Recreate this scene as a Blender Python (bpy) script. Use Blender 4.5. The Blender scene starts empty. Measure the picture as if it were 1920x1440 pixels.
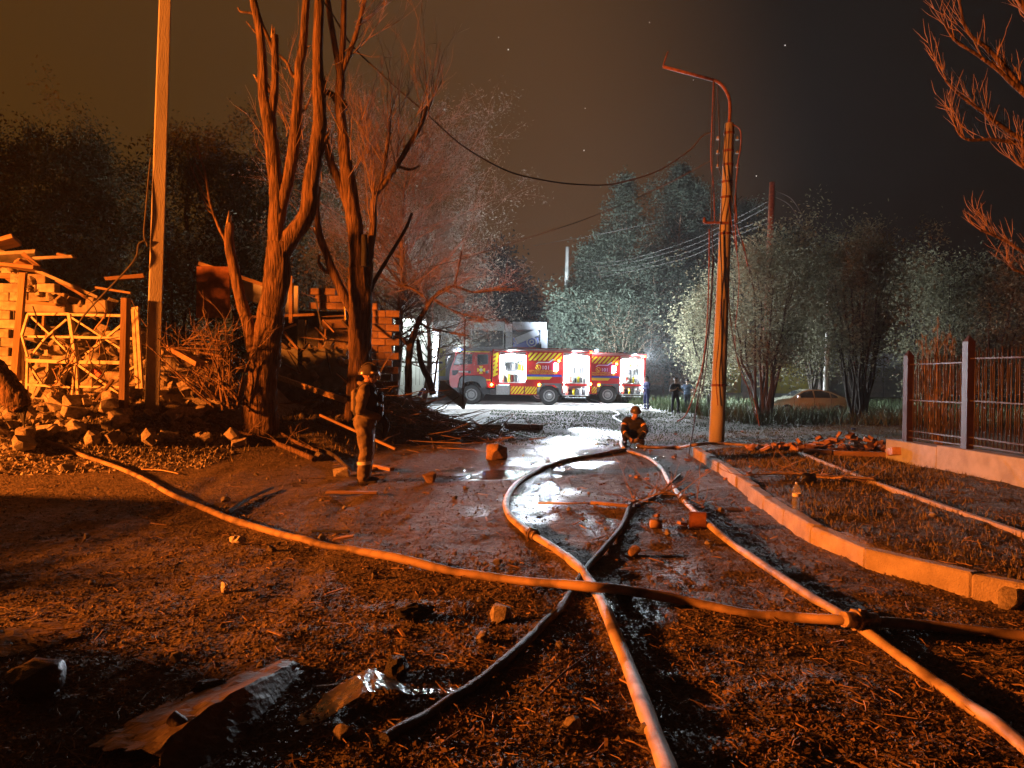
import bpy, bmesh, math, random
import numpy as np
from mathutils import Vector, Matrix

random.seed(7)
rng = np.random.default_rng(11)
SC = bpy.context.scene
COL = SC.collection
R = math.radians

# ------------------------------------------------------------------ camera
FPX = 1400.0                      # focal length in pixels of the 1920 wide photograph
PITCH, ROLL = -0.37, 0.8
CAM = Vector((0, 0, 1.6))
_p, _r = R(PITCH), R(ROLL)
FW = Vector((0, math.cos(_p), math.sin(_p)))
_u0 = Vector((0, -math.sin(_p), math.cos(_p)))
_r0 = Vector((1, 0, 0))
RT = _r0 * math.cos(_r) + _u0 * math.sin(_r)
UP = _u0 * math.cos(_r) - _r0 * math.sin(_r)
cam_data = bpy.data.cameras.new('camera')
cam = bpy.data.objects.new('camera', cam_data)
COL.objects.link(cam)
cam.matrix_world = Matrix(((RT.x, UP.x, -FW.x, CAM.x), (RT.y, UP.y, -FW.y, CAM.y), (RT.z, UP.z, -FW.z, CAM.z), (0, 0, 0, 1)))
cam_data.sensor_width = 36
cam_data.lens = FPX / 1920 * 36
cam_data.clip_start = 0.05
cam_data.clip_end = 1500
SC.camera = cam

# ------------------------------------------------------------------ world: night sky, fire glow in the smoke to the left
W = bpy.data.worlds.new('World')
SC.world = W
W.use_nodes = True
wn, wl = W.node_tree.nodes, W.node_tree.links
wn.clear()
w_out = wn.new('ShaderNodeOutputWorld')
w_sky = wn.new('ShaderNodeTexSky')
w_sky.sky_type = 'NISHITA'
w_sky.sun_disc = False
w_sky.sun_elevation = R(-6)
w_sky.sun_rotation = R(200)
w_b1 = wn.new('ShaderNodeBackground')
w_b1.inputs['Strength'].default_value = 0.01
wl.new(w_sky.outputs[0], w_b1.inputs['Color'])
w_tc = wn.new('ShaderNodeTexCoord')
w_dot = wn.new('ShaderNodeVectorMath')
w_dot.operation = 'DOT_PRODUCT'
w_dot.inputs[1].default_value = Vector((-0.62, 0.74, 0.05)).normalized()
wl.new(w_tc.outputs['Generated'], w_dot.inputs[0])
w_ramp = wn.new('ShaderNodeValToRGB')
w_ramp.color_ramp.interpolation = 'EASE'
e = w_ramp.color_ramp.elements
e[0].position, e[0].color = 0.0, (0.0036, 0.0026, 0.0020, 1)
e[1].position, e[1].color = 1.0, (0.060, 0.0265, 0.0050, 1)
for p_, c_ in ((0.45, (0.0075, 0.0052, 0.0038, 1)), (0.72, (0.082, 0.0370, 0.0125, 1))):
    el = e.new(p_)
    el.color = c_
wl.new(w_dot.outputs['Value'], w_ramp.inputs[0])
w_b2 = wn.new('ShaderNodeBackground')
w_b2.inputs['Strength'].default_value = 1.0
wl.new(w_ramp.outputs[0], w_b2.inputs['Color'])
w_add = wn.new('ShaderNodeAddShader')
wl.new(w_b1.outputs[0], w_add.inputs[0])
wl.new(w_b2.outputs[0], w_add.inputs[1])
wl.new(w_add.outputs[0], w_out.inputs['Surface'])

# ------------------------------------------------------------------ the fire out of frame on the left
FIRE_POS = (-18.5, 4.8, 3.7)
FIRE_POWER = 54000
FIRE_COL = (1.0, 0.214, 0.020)
def add_light(name, typ, loc, power, color, **kw):
    d = bpy.data.lights.new(name, typ)
    d.energy, d.color = power, color
    for k, v in kw.items():
        setattr(d, k, v)
    o = bpy.data.objects.new(name, d)
    COL.objects.link(o)
    o.location = loc
    return o
add_light('fire_glow', 'POINT', FIRE_POS, FIRE_POWER, FIRE_COL, shadow_soft_size=0.45)

vs = SC.view_settings
vs.view_transform = 'Standard'
vs.look = 'None'
vs.exposure = 0.0
vs.gamma = 1.0
vs.use_curve_mapping = False
SC.render.engine = 'CYCLES'
cy = SC.cycles
cy.use_denoising = True
cy.denoiser = 'OPENIMAGEDENOISE'
cy.max_bounces = 5
cy.diffuse_bounces = 2
cy.glossy_bounces = 2
cy.transmission_bounces = 6
cy.volume_bounces = 0
cy.transparent_max_bounces = 8
cy.caustics_reflective = False
cy.caustics_refractive = False
cy.sample_clamp_indirect = 6
cy.use_light_tree = True
cy.use_adaptive_sampling = True
cy.adaptive_threshold = 0.03

# ------------------------------------------------------------------ placing helpers
def ray(u, v):
    return FW + RT * ((u - 960) / FPX) - UP * ((v - 720) / FPX)
def at(u, v, d):
    """The world point seen at photograph pixel (u, v), d metres ahead."""
    r = ray(u, v)
    return CAM + r * (d / r.y)
def gnd(u, v, z=0.0):
    r = ray(u, v)
    return CAM + r * ((z - CAM.z) / r.z)

# ------------------------------------------------------------------ noise
def _hash(ix, iy, s):
    n = (ix * 374761393 + iy * 668265263 + s * 974634277) & 0x7fffffff
    n = ((n ^ (n >> 13)) * 1274126177) & 0x7fffffff
    return ((n ^ (n >> 16)) & 0xffff) / 65535.0
def vnoise(x, y, s=0):
    x = np.asarray(x, float); y = np.asarray(y, float)
    ix, iy = np.floor(x).astype(np.int64), np.floor(y).astype(np.int64)
    fx, fy = x - ix, y - iy
    fx, fy = fx * fx * (3 - 2 * fx), fy * fy * (3 - 2 * fy)
    a, b = _hash(ix, iy, s), _hash(ix + 1, iy, s)
    c, d = _hash(ix, iy + 1, s), _hash(ix + 1, iy + 1, s)
    return (a * (1 - fx) + b * fx) * (1 - fy) + (c * (1 - fx) + d * fx) * fy - 0.5
def sstep(a, b, x):
    t = np.clip((x - a) / (b - a), 0, 1)
    return t * t * (3 - 2 * t)

def polydist(px, py, P):
    """Signed distance to an open polyline: positive on its right hand side."""
    best = np.full(px.shape, 1e9); sign = np.ones(px.shape)
    for (x0, y0), (x1, y1) in zip(P[:-1], P[1:]):
        dx, dy = x1 - x0, y1 - y0
        t = np.clip(((px - x0) * dx + (py - y0) * dy) / (dx * dx + dy * dy), 0, 1)
        ex, ey = px - (x0 + t * dx), py - (y0 + t * dy)
        d = ex * ex + ey * ey
        cr = ex * dy - ey * dx
        m = d < best
        best = np.where(m, d, best); sign = np.where(m, np.sign(cr), sign)
    return np.sqrt(best) * sign

# kerb line, foot of the front face, far to near
KERB_PX = [(1298, 856), (1345, 888), (1400, 934), (1461, 983), (1498, 1014), (1547, 1037), (1617, 1070), (1751, 1109), (1877, 1142), (1935, 1157)]
KERB = [(p.x, p.y) for p in (gnd(u, v) for u, v in KERB_PX)]
KERB += [(4.6, 4.55), (6.2, 4.0), (12, 3.4)]
KLINE = [(7.0, 60), (4.6, 22)] + KERB
BANK = [(-30, 8.0), (-11, 9.6), (-8.4, 10.9), (-5.4, 13.1), (-2.9, 15.0), (-1.6, 18.5), (-1.0, 23), (-1.6, 29), (-4.2, 35), (-30, 37)]
PUD = []                          # puddle blobs: x, y, rx, ry, depth
for u, v, ru, rv, dep in ((1125, 812, 55, 9, .045), (1075, 828, 60, 9, .05), (1035, 845, 50, 9, .05), (1000, 866, 50, 8, .05),
                          (960, 888, 70, 9, .045), (900, 893, 70, 6, .035), (1010, 908, 40, 10, .04), (1090, 868, 60, 8, .035), (1005, 935, 55, 16, .05),
                          (1000, 965, 45, 14, .05), (1060, 920, 40, 10, .035), (1105, 985, 22, 25, .03), (1145, 985, 12, 14, .03), (1165, 1165, 35, 45, .032),
                          (1230, 1150, 60, 40, .026), (1260, 1075, 80, 35, .024), (1200, 1275, 75, 45, .032), (1290, 1290, 100, 45, .028),
                          (1130, 1250, 60, 30, .025), (1240, 1360, 60, 45, .026), (900, 960, 50, 14, .025), (1380, 1090, 70, 30, .02), (1330, 1015, 50, 25, .02)):
    c = gnd(u, v); a = gnd(u + ru, v); b = gnd(u, v + rv)
    PUD.append((c.x, c.y, abs(a.x - c.x) * .75, abs(c.y - b.y) * .95, dep * .60))

def height(x, y, fine=True):
    x = np.atleast_1d(np.asarray(x, float)); y = np.atleast_1d(np.asarray(y, float))
    z = 0.012 + 0.05 * vnoise(x / 4, y / 4, 1) + 0.03 * vnoise(x / 1.3, y / 1.3, 2)
    if fine:
        f = np.exp(-np.maximum(y, 0) / 25)
        z = z + 0.024 * vnoise(x / .45, y / .45, 3) + f * (0.024 * vnoise(x / .2, y / .2, 4) + .019 * vnoise(x / .09, y / .09, 5))
    bd = polydist(x, y, BANK)
    rise = sstep(0, 2.6, -bd)
    z = z + rise * (0.62 + 0.22 * vnoise(x / 1.7, y / 1.7, 6)) * (1 - 0.35 * sstep(24, 33, y))
    heap = np.exp(-((x + 9.6) / 3.0) ** 4 - ((y - 16.2) / 2.0) ** 2)
    z = z + heap * (0.62 + 0.5 * vnoise(x / .8, y / .8, 7))
    heap2 = np.exp(-((x + 4.2) / 2.6) ** 2 - ((y - 20.2) / 1.9) ** 2)
    z = z + heap2 * (0.4 + 0.5 * vnoise(x / .7, y / .7, 8))
    brush = np.exp(-((x + 2.6) / 1.3) ** 2 - ((y - 21.5) / 2.2) ** 2)
    z = z + brush * 0.10
    off2 = np.exp(-((x + 5.8) / 1.0) ** 2 - ((y - 3.4) / 1.5) ** 2)  # unseen heap added out of frame to shade the near left corner
    z = z + off2 * (1.12 + 0.7 * vnoise(x / .7, y / .7, 10))
    off = np.exp(-((x + 8.9) / 1.3) ** 2 - ((y - 6.2) / 2.6) ** 4)  # second out-of-frame heap, added so its shadow darkens the left ground
    z = z + off * (1.25 + 1.0 * vnoise(x / .9, y / .9, 9))
    kd = polydist(x, y, KLINE)
    sw = 0.135 + 2.2 * sstep(15.3, 17.5, y)
    z = z + sstep(0.06, sw, -kd) * 0.165 * (1 - sstep(16, 20, y))
    road = (1 - sstep(-.6, .2, -bd)) * (1 - sstep(-.4, .1, -kd))
    for x0, sl, w_ in ((-1.55, -.05, .13), (.25, .03, .14), (-3.1, -.12, .12)):      # wheel ruts
        xc = x0 + sl * y + .18 * np.sin(y * .55 + x0)
        z = z + road * (-.016 * np.exp(-((x - xc) / w_) ** 2) + .008 * np.exp(-((np.abs(x - xc) - .24) / .09) ** 2)) * (1 - sstep(14, 22, y))
    for (cx, cy_, rx, ry, dep) in PUD:
        z = z - dep * np.exp(-((x - cx) / rx) ** 2 - ((y - cy_) / ry) ** 2)
    z = z - 0.22 * np.exp(-((x - 17) / 6) ** 2 - ((y - 42) / 4) ** 2)
    return z
def hz(x, y):
    return float(height(x, y)[0])
def gndt(u, v, lift=0.):
    """Where the line of sight through (u, v) first meets the terrain raised by lift."""
    r = ray(u, v); r = r / r.y
    d = np.arange(1.8, 60, .05)
    z = CAM.z + r.z * d
    h = height(CAM.x + r.x * d, d, False) + lift
    k = np.nonzero(z <= h)[0]
    dd = d[k[0]] if len(k) else 60.
    p = CAM + r * float(dd)
    p.z = hz(p.x, p.y) + lift
    return p
def on(u, v, d):
    p = at(u, v, d)
    return Vector((p.x, p.y, hz(p.x, p.y)))

# ------------------------------------------------------------------ materials
MATS = {}
def M(name, c1, c2=None, rough=.8, scale=6., bump=0., bscale=40., metal=0., spec=.5, emit=None, es=0., stretch=(1, 1, 1), var=0.,
      detail=6, lo=.35, hi=.65, alpha=None, trans=0., coat=0., bdist=.02, rvar=0., leafy=0.):
    m = bpy.data.materials.new(name)
    m.use_nodes = True
    n, l = m.node_tree.nodes, m.node_tree.links
    b = n['Principled BSDF']
    b.inputs['Roughness'].default_value = rough
    b.inputs['Metallic'].default_value = metal
    b.inputs['Specular IOR Level'].default_value = spec
    b.inputs['Coat Weight'].default_value = coat
    b.inputs['Transmission Weight'].default_value = trans
    if alpha is not None:
        b.inputs['Alpha'].default_value = alpha
    tc = n.new('ShaderNodeTexCoord')
    mp = n.new('ShaderNodeMapping')
    mp.inputs['Scale'].default_value = stretch
    l.new(tc.outputs['Object'], mp.inputs['Vector'])
    if c2 is None:
        c2 = tuple(x * .75 for x in c1)
    ns = n.new('ShaderNodeTexNoise')
    ns.inputs['Scale'].default_value = scale
    ns.inputs['Detail'].default_value = detail
    l.new(mp.outputs[0], ns.inputs['Vector'])
    rp = n.new('ShaderNodeValToRGB')
    rp.color_ramp.elements[0].position, rp.color_ramp.elements[0].color = lo, (*c1, 1)
    rp.color_ramp.elements[1].position, rp.color_ramp.elements[1].color = hi, (*c2, 1)
    l.new(ns.outputs['Fac'], rp.inputs[0])
    colout = rp.outputs[0]
    if var:
        oi = n.new('ShaderNodeObjectInfo')
        mr = n.new('ShaderNodeMapRange')
        mr.inputs['To Min'].default_value = 1 - var
        mr.inputs['To Max'].default_value = 1 + var
        l.new(oi.outputs['Random'], mr.inputs['Value'])
        hs = n.new('ShaderNodeHueSaturation')
        l.new(mr.outputs[0], hs.inputs['Value'])
        l.new(colout, hs.inputs['Color'])
        colout = hs.outputs[0]
    l.new(colout, b.inputs['Base Color'])
    if rvar:
        mr = n.new('ShaderNodeMapRange')
        mr.inputs['To Min'].default_value = max(.02, rough - rvar)
        mr.inputs['To Max'].default_value = min(1, rough + rvar)
        l.new(ns.outputs['Fac'], mr.inputs['Value'])
        l.new(mr.outputs[0], b.inputs['Roughness'])
    if bump:
        nb = n.new('ShaderNodeTexNoise')
        nb.inputs['Scale'].default_value = bscale
        nb.inputs['Detail'].default_value = 5
        l.new(mp.outputs[0], nb.inputs['Vector'])
        bp = n.new('ShaderNodeBump')
        bp.inputs['Strength'].default_value = bump
        bp.inputs['Distance'].default_value = bdist
        l.new(nb.outputs['Fac'], bp.inputs['Height'])
        l.new(bp.outputs[0], b.inputs['Normal'])
    if emit:
        b.inputs['Emission Color'].default_value = (*emit, 1)
        b.inputs['Emission Strength'].default_value = es
    if leafy:                                  # thin leaf: part of the light comes through
        tr = n.new('ShaderNodeBsdfTranslucent'); mx = n.new('ShaderNodeMixShader')
        mx.inputs[0].default_value = leafy
        l.new(colout, tr.inputs['Color'])
        l.new(b.outputs[0], mx.inputs[1]); l.new(tr.outputs[0], mx.inputs[2])
        l.new(mx.outputs[0], n['Material Output'].inputs['Surface'])
    MATS[name] = m
    return m

M('concrete', (.30, .28, .25), (.20, .185, .165), .9, 5, .5, 60, var=.2)
M('concrete_pole', (.42, .40, .36), (.30, .28, .25), .85, 3, .5, 50, stretch=(1, 1, .3))
M('block', (.34, .30, .255), (.19, .165, .135), .94, 7, .9, 50, var=.32)
M('rubble', (.36, .32, .27), (.20, .175, .145), .95, 7, .9, 30, var=.35)
M('brick', (.46, .27, .17), (.30, .16, .095), .9, 10, .6, 70, var=.3)
M('oldbrick', (.30, .20, .14), (.20, .13, .095), .92, 9, .6, 60, var=.25)
M('wood', (.26, .16, .085), (.14, .085, .05), .8, 4, .6, 40, stretch=(1, 1, .12), var=.3)
M('plank', (.34, .22, .12), (.19, .115, .065), .8, 4, .6, 40, stretch=(.12, 1, 1), var=.3)
M('bark', (.20, .125, .075), (.06, .037, .024), .95, 16, 1.0, 30, stretch=(1, 1, .14), lo=.36, hi=.62, bdist=.06)
M('bark_dark', (.075, .055, .042), (.035, .027, .022), .95, 9, .8, 22, stretch=(1, 1, .2))
M('charred', (.014, .012, .012), (.007, .006, .006), .8, 9, .8, 30)
M('pith', (.50, .36, .20), (.34, .22, .11), .8, 20, .5, 60)
M('twig', (.30, .20, .13), (.19, .125, .08), .9, 8)
M('twig_pink', (.30, .21, .18), (.19, .14, .115), .9, 8)
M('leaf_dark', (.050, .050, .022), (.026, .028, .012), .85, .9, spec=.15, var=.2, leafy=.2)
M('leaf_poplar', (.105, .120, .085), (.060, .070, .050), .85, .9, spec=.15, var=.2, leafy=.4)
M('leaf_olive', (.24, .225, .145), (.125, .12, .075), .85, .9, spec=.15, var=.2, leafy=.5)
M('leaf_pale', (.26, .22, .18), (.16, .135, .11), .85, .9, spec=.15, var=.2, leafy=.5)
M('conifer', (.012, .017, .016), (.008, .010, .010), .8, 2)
M('rust_metal', (.28, .11, .055), (.15, .06, .035), .75, 8, .4, 60, metal=.2)
M('white_paint_metal', (.50, .43, .33), (.26, .18, .11), .6, 7, .3, 60, lo=.45, hi=.72)
M('dark_paint', (.05, .022, .019), (.034, .015, .013), .5, 8, .2, 60)
M('rod', (.085, .065, .06), (.05, .038, .034), .55, 9, .2, 60, metal=.3)
M('plinth', (.40, .45, .55), (.28, .31, .38), .85, 4, .4, 40)
M('kerb', (.46, .40, .34), (.30, .255, .21), .92, 6, .7, 90, var=.12, lo=.3, hi=.7)
M('hose', (.34, .24, .145), (.10, .07, .045), .75, 5, .5, 220, stretch=(1, 1, 1), lo=.44, hi=.66, bdist=.004)
M('hose_pale', (.44, .36, .28), (.13, .10, .075), .6, 5, .4, 200, lo=.45, hi=.68, bdist=.004)
M('hose_black', (.012, .011, .012), (.024, .020, .018), .68, 14, .4, 120)
M('hose_white', (.75, .73, .68), (.55, .52, .48), .6, 12, .3, 150)
M('coupling', (.30, .24, .18), (.15, .11, .08), .5, 20, .3, 80, metal=.5)
M('cable', (.05, .04, .035), (.03, .025, .022), .7)
M('cable_light', (.07, .06, .05), (.05, .04, .035), .8)
M('insul', (.45, .42, .38), None, .4)
M('black_plastic', (.012, .012, .014), (.02, .02, .022), .45, 6, .4, 18)
M('tarp', (.15, .11, .085), (.06, .045, .035), .65, 5, .5, 26, rvar=.12)
M('sheet_steel', (.50, .49, .48), (.22, .18, .15), .28, 7, .4, 20, metal=.75, rvar=.15)
M('grey_panel', (.42, .44, .47), (.30, .31, .33), .6, 4, .2, 30)
M('osb', (.36, .26, .14), (.22, .15, .075), .85, 26, .4, 80, stretch=(1, 1, .5))
M('plaster', (.30, .31, .27), (.17, .175, .15), .92, 4, .5, 30)
M('kiosk_white', (.55, .55, .58), (.42, .42, .45), .5, 2, .05, 30)
M('kiosk_grey', (.32, .32, .35), (.24, .24, .27), .5, 2, .05, 30)
M('kiosk_glass', (.02, .022, .026), None, .12, spec=.6)
M('sign_blue', (.02, .04, .28), None, .4)
M('yellow_wall', (.52, .42, .06), (.36, .30, .09), .85, 3, .3, 20)
M('grey_wall', (.34, .34, .37), (.24, .24, .26), .9, 3, .3, 20)
# fire engine
M('truck_red', (.50, .018, .016), (.42, .014, .013), .28, 3, 0, coat=.5)
M('truck_yellow', (.82, .68, .02), (.76, .62, .02), .4)
M('truck_blue', (.02, .05, .36), None, .4)
M('truck_grey', (.10, .105, .115), (.075, .08, .085), .55, 6, .1, 40)
M('truck_white', (.80, .80, .80), (.72, .72, .72), .4)
M('alu', (.62, .63, .65), (.5, .5, .52), .35, 12, .2, 60, metal=.8)
M('tyre', (.022, .022, .023), (.03, .03, .03), .85, 12, .3, 60)
M('rim', (.46, .46, .47), (.34, .34, .35), .4, 10, .1, 60, metal=.6)
M('glass', (.03, .035, .04), None, .06, spec=.7)
M('led', (.9, .9, .9), None, .4, emit=(.86, .95, 1.0), es=650)
M('lamp_white', (.9, .9, .9), None, .4, emit=(.80, .92, 1.0), es=150)
M('lamp_orange', (.9, .4, .02), None, .4, emit=(1.0, .33, .02), es=75)
M('lamp_red', (.8, .05, .02), None, .4, emit=(1.0, .06, .02), es=22)
M('lamp_blue', (.2, .3, .9), None, .4, emit=(.12, .25, 1.0), es=130)
M('equip_dark', (.06, .06, .07), (.03, .03, .03), .6, 12)
M('equip_red', (.45, .05, .03), None, .5)
# people
M('skin', (.44, .25, .17), (.38, .20, .14), .55, 30)
M('hair', (.03, .022, .018), None, .7)
M('jacket', (.20, .155, .105), (.12, .092, .062), .85, 9, .5, 60)
M('trousers', (.19, .145, .10), (.115, .088, .06), .88, 9, .5, 60)
M('vest', (.035, .035, .042), (.022, .022, .026), .85, 12, .4, 60)
M('reflective', (.75, .74, .70), (.62, .60, .56), .35, 20)
M('reflective_amber', (.75, .42, .12), (.6, .33, .1), .4, 20)
M('black_kit', (.022, .022, .026), (.014, .014, .017), .8, 12, .4, 60)
M('helmet', (.12, .10, .085), (.07, .06, .05), .25, 6, coat=.4)
M('visor', (.35, .35, .37), None, .1, alpha=.55, spec=.8)
M('boot', (.04, .032, .026), (.025, .02, .017), .7, 12, .3, 60)
M('overall_blue', (.035, .045, .16), (.025, .03, .11), .85, 12, .3, 60)
M('tshirt_dark', (.05, .05, .065), None, .9)
M('tshirt_blue', (.12, .17, .26), None, .9)
M('jeans', (.03, .033, .05), (.02, .022, .034), .9)
M('phone', (.02, .02, .02), None, .2)
# car and small things
M('car_paint', (.52, .53, .40), (.48, .49, .37), .25, 3, 0, metal=.15, coat=.6)
M('bottle', (.86, .90, .97), (.80, .85, .95), .08, spec=1.0, alpha=.12)
M('bottle_water', (.93, .95, .97), None, .03, trans=1.0)
M('bottle_label', (.80, .74, .68), (.62, .52, .42), .5)
M('bottle_cap', (.55, .62, .85), None, .4)
M('paper', (.72, .68, .62), (.55, .5, .45), .8, 14, .5, 30)
M('blue_plastic', (.03, .09, .55), None, .4)
M('red_plastic', (.55, .05, .03), None, .5)
M('star', (1, 1, 1), None, emit=(1, 1, 1), es=1.6)
M('dry_grass', (.20, .16, .08), (.10, .09, .045), .9, 8)
M('green_grass', (.09, .13, .045), (.06, .085, .03), .8, 8)
M('litter', (.155, .095, .052), (.05, .032, .02), .8, 2.6, detail=8)
M('litter_wet', (.10, .07, .045), (.04, .028, .018), .45, 2.6, detail=8)
M('gravel', (.20, .155, .118), (.085, .066, .05), .85, 3, detail=8)

# ------------------------------------------------------------------ scene helpers
def tag(o, label=None, cat=None, group=None, kind=None):
    if label: o['label'] = label
    if cat: o['category'] = cat
    if group: o['group'] = group
    if kind: o['kind'] = kind
    return o
def thing(name, label, cat, loc=(0, 0, 0), rz=0., group=None):
    o = bpy.data.objects.new(name, None)
    o.empty_display_size = .1
    COL.objects.link(o)
    o.location = loc
    o.rotation_euler = (0, 0, rz)
    return tag(o, label, cat, group)
def mats_of(mat):
    return [MATS[m] for m in ((mat,) if isinstance(mat, str) else mat)]
def mkobj(name, me, parent=None, loc=(0, 0, 0), rot=(0, 0, 0)):
    o = bpy.data.objects.new(name, me)
    COL.objects.link(o)
    o.location = loc
    o.rotation_euler = rot
    if parent is not None:
        o.parent = parent
    return o
def mesh_np(name, V, F, mat, smooth=False):
    """V (n,3), F (m,k) numpy: fast mesh."""
    me = bpy.data.meshes.new(name)
    V = np.ascontiguousarray(V, dtype=np.float32); F = np.ascontiguousarray(F, dtype=np.int32)
    k = F.shape[1]
    me.vertices.add(len(V)); me.vertices.foreach_set('co', V.ravel())
    me.loops.add(F.size); me.loops.foreach_set('vertex_index', F.ravel())
    me.polygons.add(len(F))
    me.polygons.foreach_set('loop_start', np.arange(0, F.size, k, dtype=np.int32))
    me.polygons.foreach_set('loop_total', np.full(len(F), k, dtype=np.int32))
    me.polygons.foreach_set('use_smooth', np.full(len(F), smooth, dtype=bool))
    me.update(calc_edges=True)
    for m in mats_of(mat):
        me.materials.append(m)
    return me

class MB:
    """Collects shapes, then builds ONE mesh object."""
    def __init__(s):
        s.v, s.f, s.m, s.s = [], [], [], []
        s.o = Vector((0, 0, 0))
    def add(s, V, F, mi=0, sm=False):
        b = len(s.v)
        s.v += [tuple(Vector(p) - s.o) for p in V]
        s.f += [tuple(i + b for i in f) for f in F]
        s.m += [mi] * len(F); s.s += [sm] * len(F)
        return s
    def box(s, c, size, rot=None, mi=0, jit=0):
        hx, hy, hz_ = size[0] / 2, size[1] / 2, size[2] / 2
        P = [Vector((x * hx, y * hy, z * hz_)) for x in (-1, 1) for y in (-1, 1) for z in (-1, 1)]
        if jit:
            P = [p + Vector((random.uniform(-jit, jit), random.uniform(-jit, jit), random.uniform(-jit, jit))) for p in P]
        if rot is not None:
            P = [rot @ p for p in P]
        c = Vector(c)
        return s.add([p + c for p in P], [(0, 1, 3, 2), (4, 6, 7, 5), (0, 4, 5, 1), (2, 3, 7, 6), (0, 2, 6, 4), (1, 5, 7, 3)], mi)
    def bar(s, a, b, w, h=None, mi=0, roll=0.):
        a, b = Vector(a), Vector(b)
        d = b - a
        q = d.to_track_quat('X', 'Z').to_matrix() @ Matrix.Rotation(roll, 3, 'X')
        return s.box((a + b) / 2, (d.length, w, h or w), q, mi)
    def tube(s, pts, rad, n=8, mi=0, sm=True, caps=True, jit=0.):
        pts = [Vector(p) for p in pts]
        if not hasattr(rad, '__len__'):
            rad = [rad] * len(pts)
        b = len(s.v)
        ref = None
        for i, p in enumerate(pts):
            t = (pts[min(i + 1, len(pts) - 1)] - pts[max(i - 1, 0)]).normalized()
            if ref is None:
                ref = t.orthogonal().normalized()
            ref = (ref - t * ref.dot(t)).normalized()
            bi = t.cross(ref)
            for k in range(n):
                a = 2 * math.pi * k / n
                rr = rad[i] * (1 + (random.uniform(-jit, jit) if jit else 0))
                s.v.append(tuple(p + (ref * math.cos(a) + bi * math.sin(a)) * rr - s.o))
        for i in range(len(pts) - 1):
            for k in range(n):
                k2 = (k + 1) % n
                s.f.append((b + i * n + k, b + i * n + k2, b + (i + 1) * n + k2, b + (i + 1) * n + k)); s.m.append(mi); s.s.append(sm)
        if caps:
            e0 = b + (len(pts) - 1) * n
            s.f.append(tuple(b + k for k in range(n))[::-1]); s.m.append(mi); s.s.append(False)
            s.f.append(tuple(e0 + k for k in range(n))); s.m.append(mi); s.s.append(False)
        return s
    def prism(s, poly, y0, y1, mi=0):
        """Polygon in (x, z) extruded along y."""
        n = len(poly)
        V = [(x, y0, z) for x, z in poly] + [(x, y1, z) for x, z in poly]
        F = [tuple(range(n)), tuple(range(2 * n - 1, n - 1, -1))] + [(i, i + n, (i + 1) % n + n, (i + 1) % n) for i in range(n)]
        return s.add(V, F, mi)
    def mesh(s, name, mat):
        me = bpy.data.meshes.new(name)
        me.from_pydata(s.v, [], s.f)
        for m in mats_of(mat):
            me.materials.append(m)
        me.polygons.foreach_set('material_index', s.m)
        me.polygons.foreach_set('use_smooth', s.s)
        me.update()
        bm = bmesh.new(); bm.from_mesh(me)
        bmesh.ops.recalc_face_normals(bm, faces=bm.faces)
        bm.to_mesh(me); bm.free()
        return me
    def build(s, name, mat, parent=None, loc=None, bevel=0.):
        me = s.mesh(name, mat)
        if bevel:
            bevel_mesh(me, bevel)
        o = mkobj(name, me, parent, loc if loc is not None else ((0, 0, 0)))
        return o

def bevel_mesh(me, w, seg=1):
    bm = bmesh.new(); bm.from_mesh(me)
    bmesh.ops.bevel(bm, geom=bm.edges[:], offset=w, segments=seg, affect='EDGES', profile=.5, clamp_overlap=True)
    bm.to_mesh(me); bm.free()

def world_mb(root):
    m = MB(); m.o = Vector(root.location) if root is not None else Vector((0, 0, 0))
    return m

def spline(P, n=8):
    """Catmull-Rom through points (Vectors)."""
    P = [Vector(p) for p in P]
    out = []
    for i in range(len(P) - 1):
        p0, p1, p2, p3 = P[max(i - 1, 0)], P[i], P[i + 1], P[min(i + 2, len(P) - 1)]
        for k in range(n):
            t = k / n
            out.append(.5 * ((2 * p1) + (p2 - p0) * t + (2 * p0 - 5 * p1 + 4 * p2 - p3) * t * t + (3 * p1 - p0 - 3 * p2 + p3) * t ** 3))
    out.append(P[-1])
    return out
def resample(vals, n):
    xs = np.linspace(0, len(vals) - 1, n)
    return list(np.interp(xs, range(len(vals)), vals))

def tubes_np(P, Rr, n=4):
    """Many tubes at once. P (N,K,3), Rr (N,K) -> V, F."""
    N, K, _ = P.shape
    T = np.empty_like(P)
    T[:, 1:-1] = P[:, 2:] - P[:, :-2]
    T[:, 0] = P[:, 1] - P[:, 0]; T[:, -1] = P[:, -1] - P[:, -2]
    T /= np.linalg.norm(T, axis=2, keepdims=True) + 1e-9
    ref = np.zeros_like(P); ref[..., 0] = .31; ref[..., 1] = .77; ref[..., 2] = .2
    A = np.cross(T, ref); A /= np.linalg.norm(A, axis=2, keepdims=True) + 1e-9
    B = np.cross(T, A)
    ang = np.arange(n) * 2 * np.pi / n
    V = P[:, :, None, :] + Rr[:, :, None, None] * (A[:, :, None, :] * np.cos(ang)[None, None, :, None] + B[:, :, None, :] * np.sin(ang)[None, None, :, None])
    idx = np.arange(N * K * n).reshape(N, K, n)
    a = idx[:, :-1, :]; b = np.roll(idx, -1, axis=2)[:, :-1, :]
    c = np.roll(idx, -1, axis=2)[:, 1:, :]; d = idx[:, 1:, :]
    F = np.stack([a, b, c, d], -1).reshape(-1, 4)
    return V.reshape(-1, 3), F
def quads_np(C, A, B):
    """Diamond shaped leaves: centres C, half axes A and B."""
    V = np.stack([C - A, C - B * .9 + A * .1, C + A, C + B * .9 + A * .1], 1).reshape(-1, 3)
    F = np.arange(len(V)).reshape(-1, 4)
    return V, F
def rand_dirs(n):
    v = rng.normal(size=(n, 3))
    return v / np.linalg.norm(v, axis=1, keepdims=True)
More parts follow.
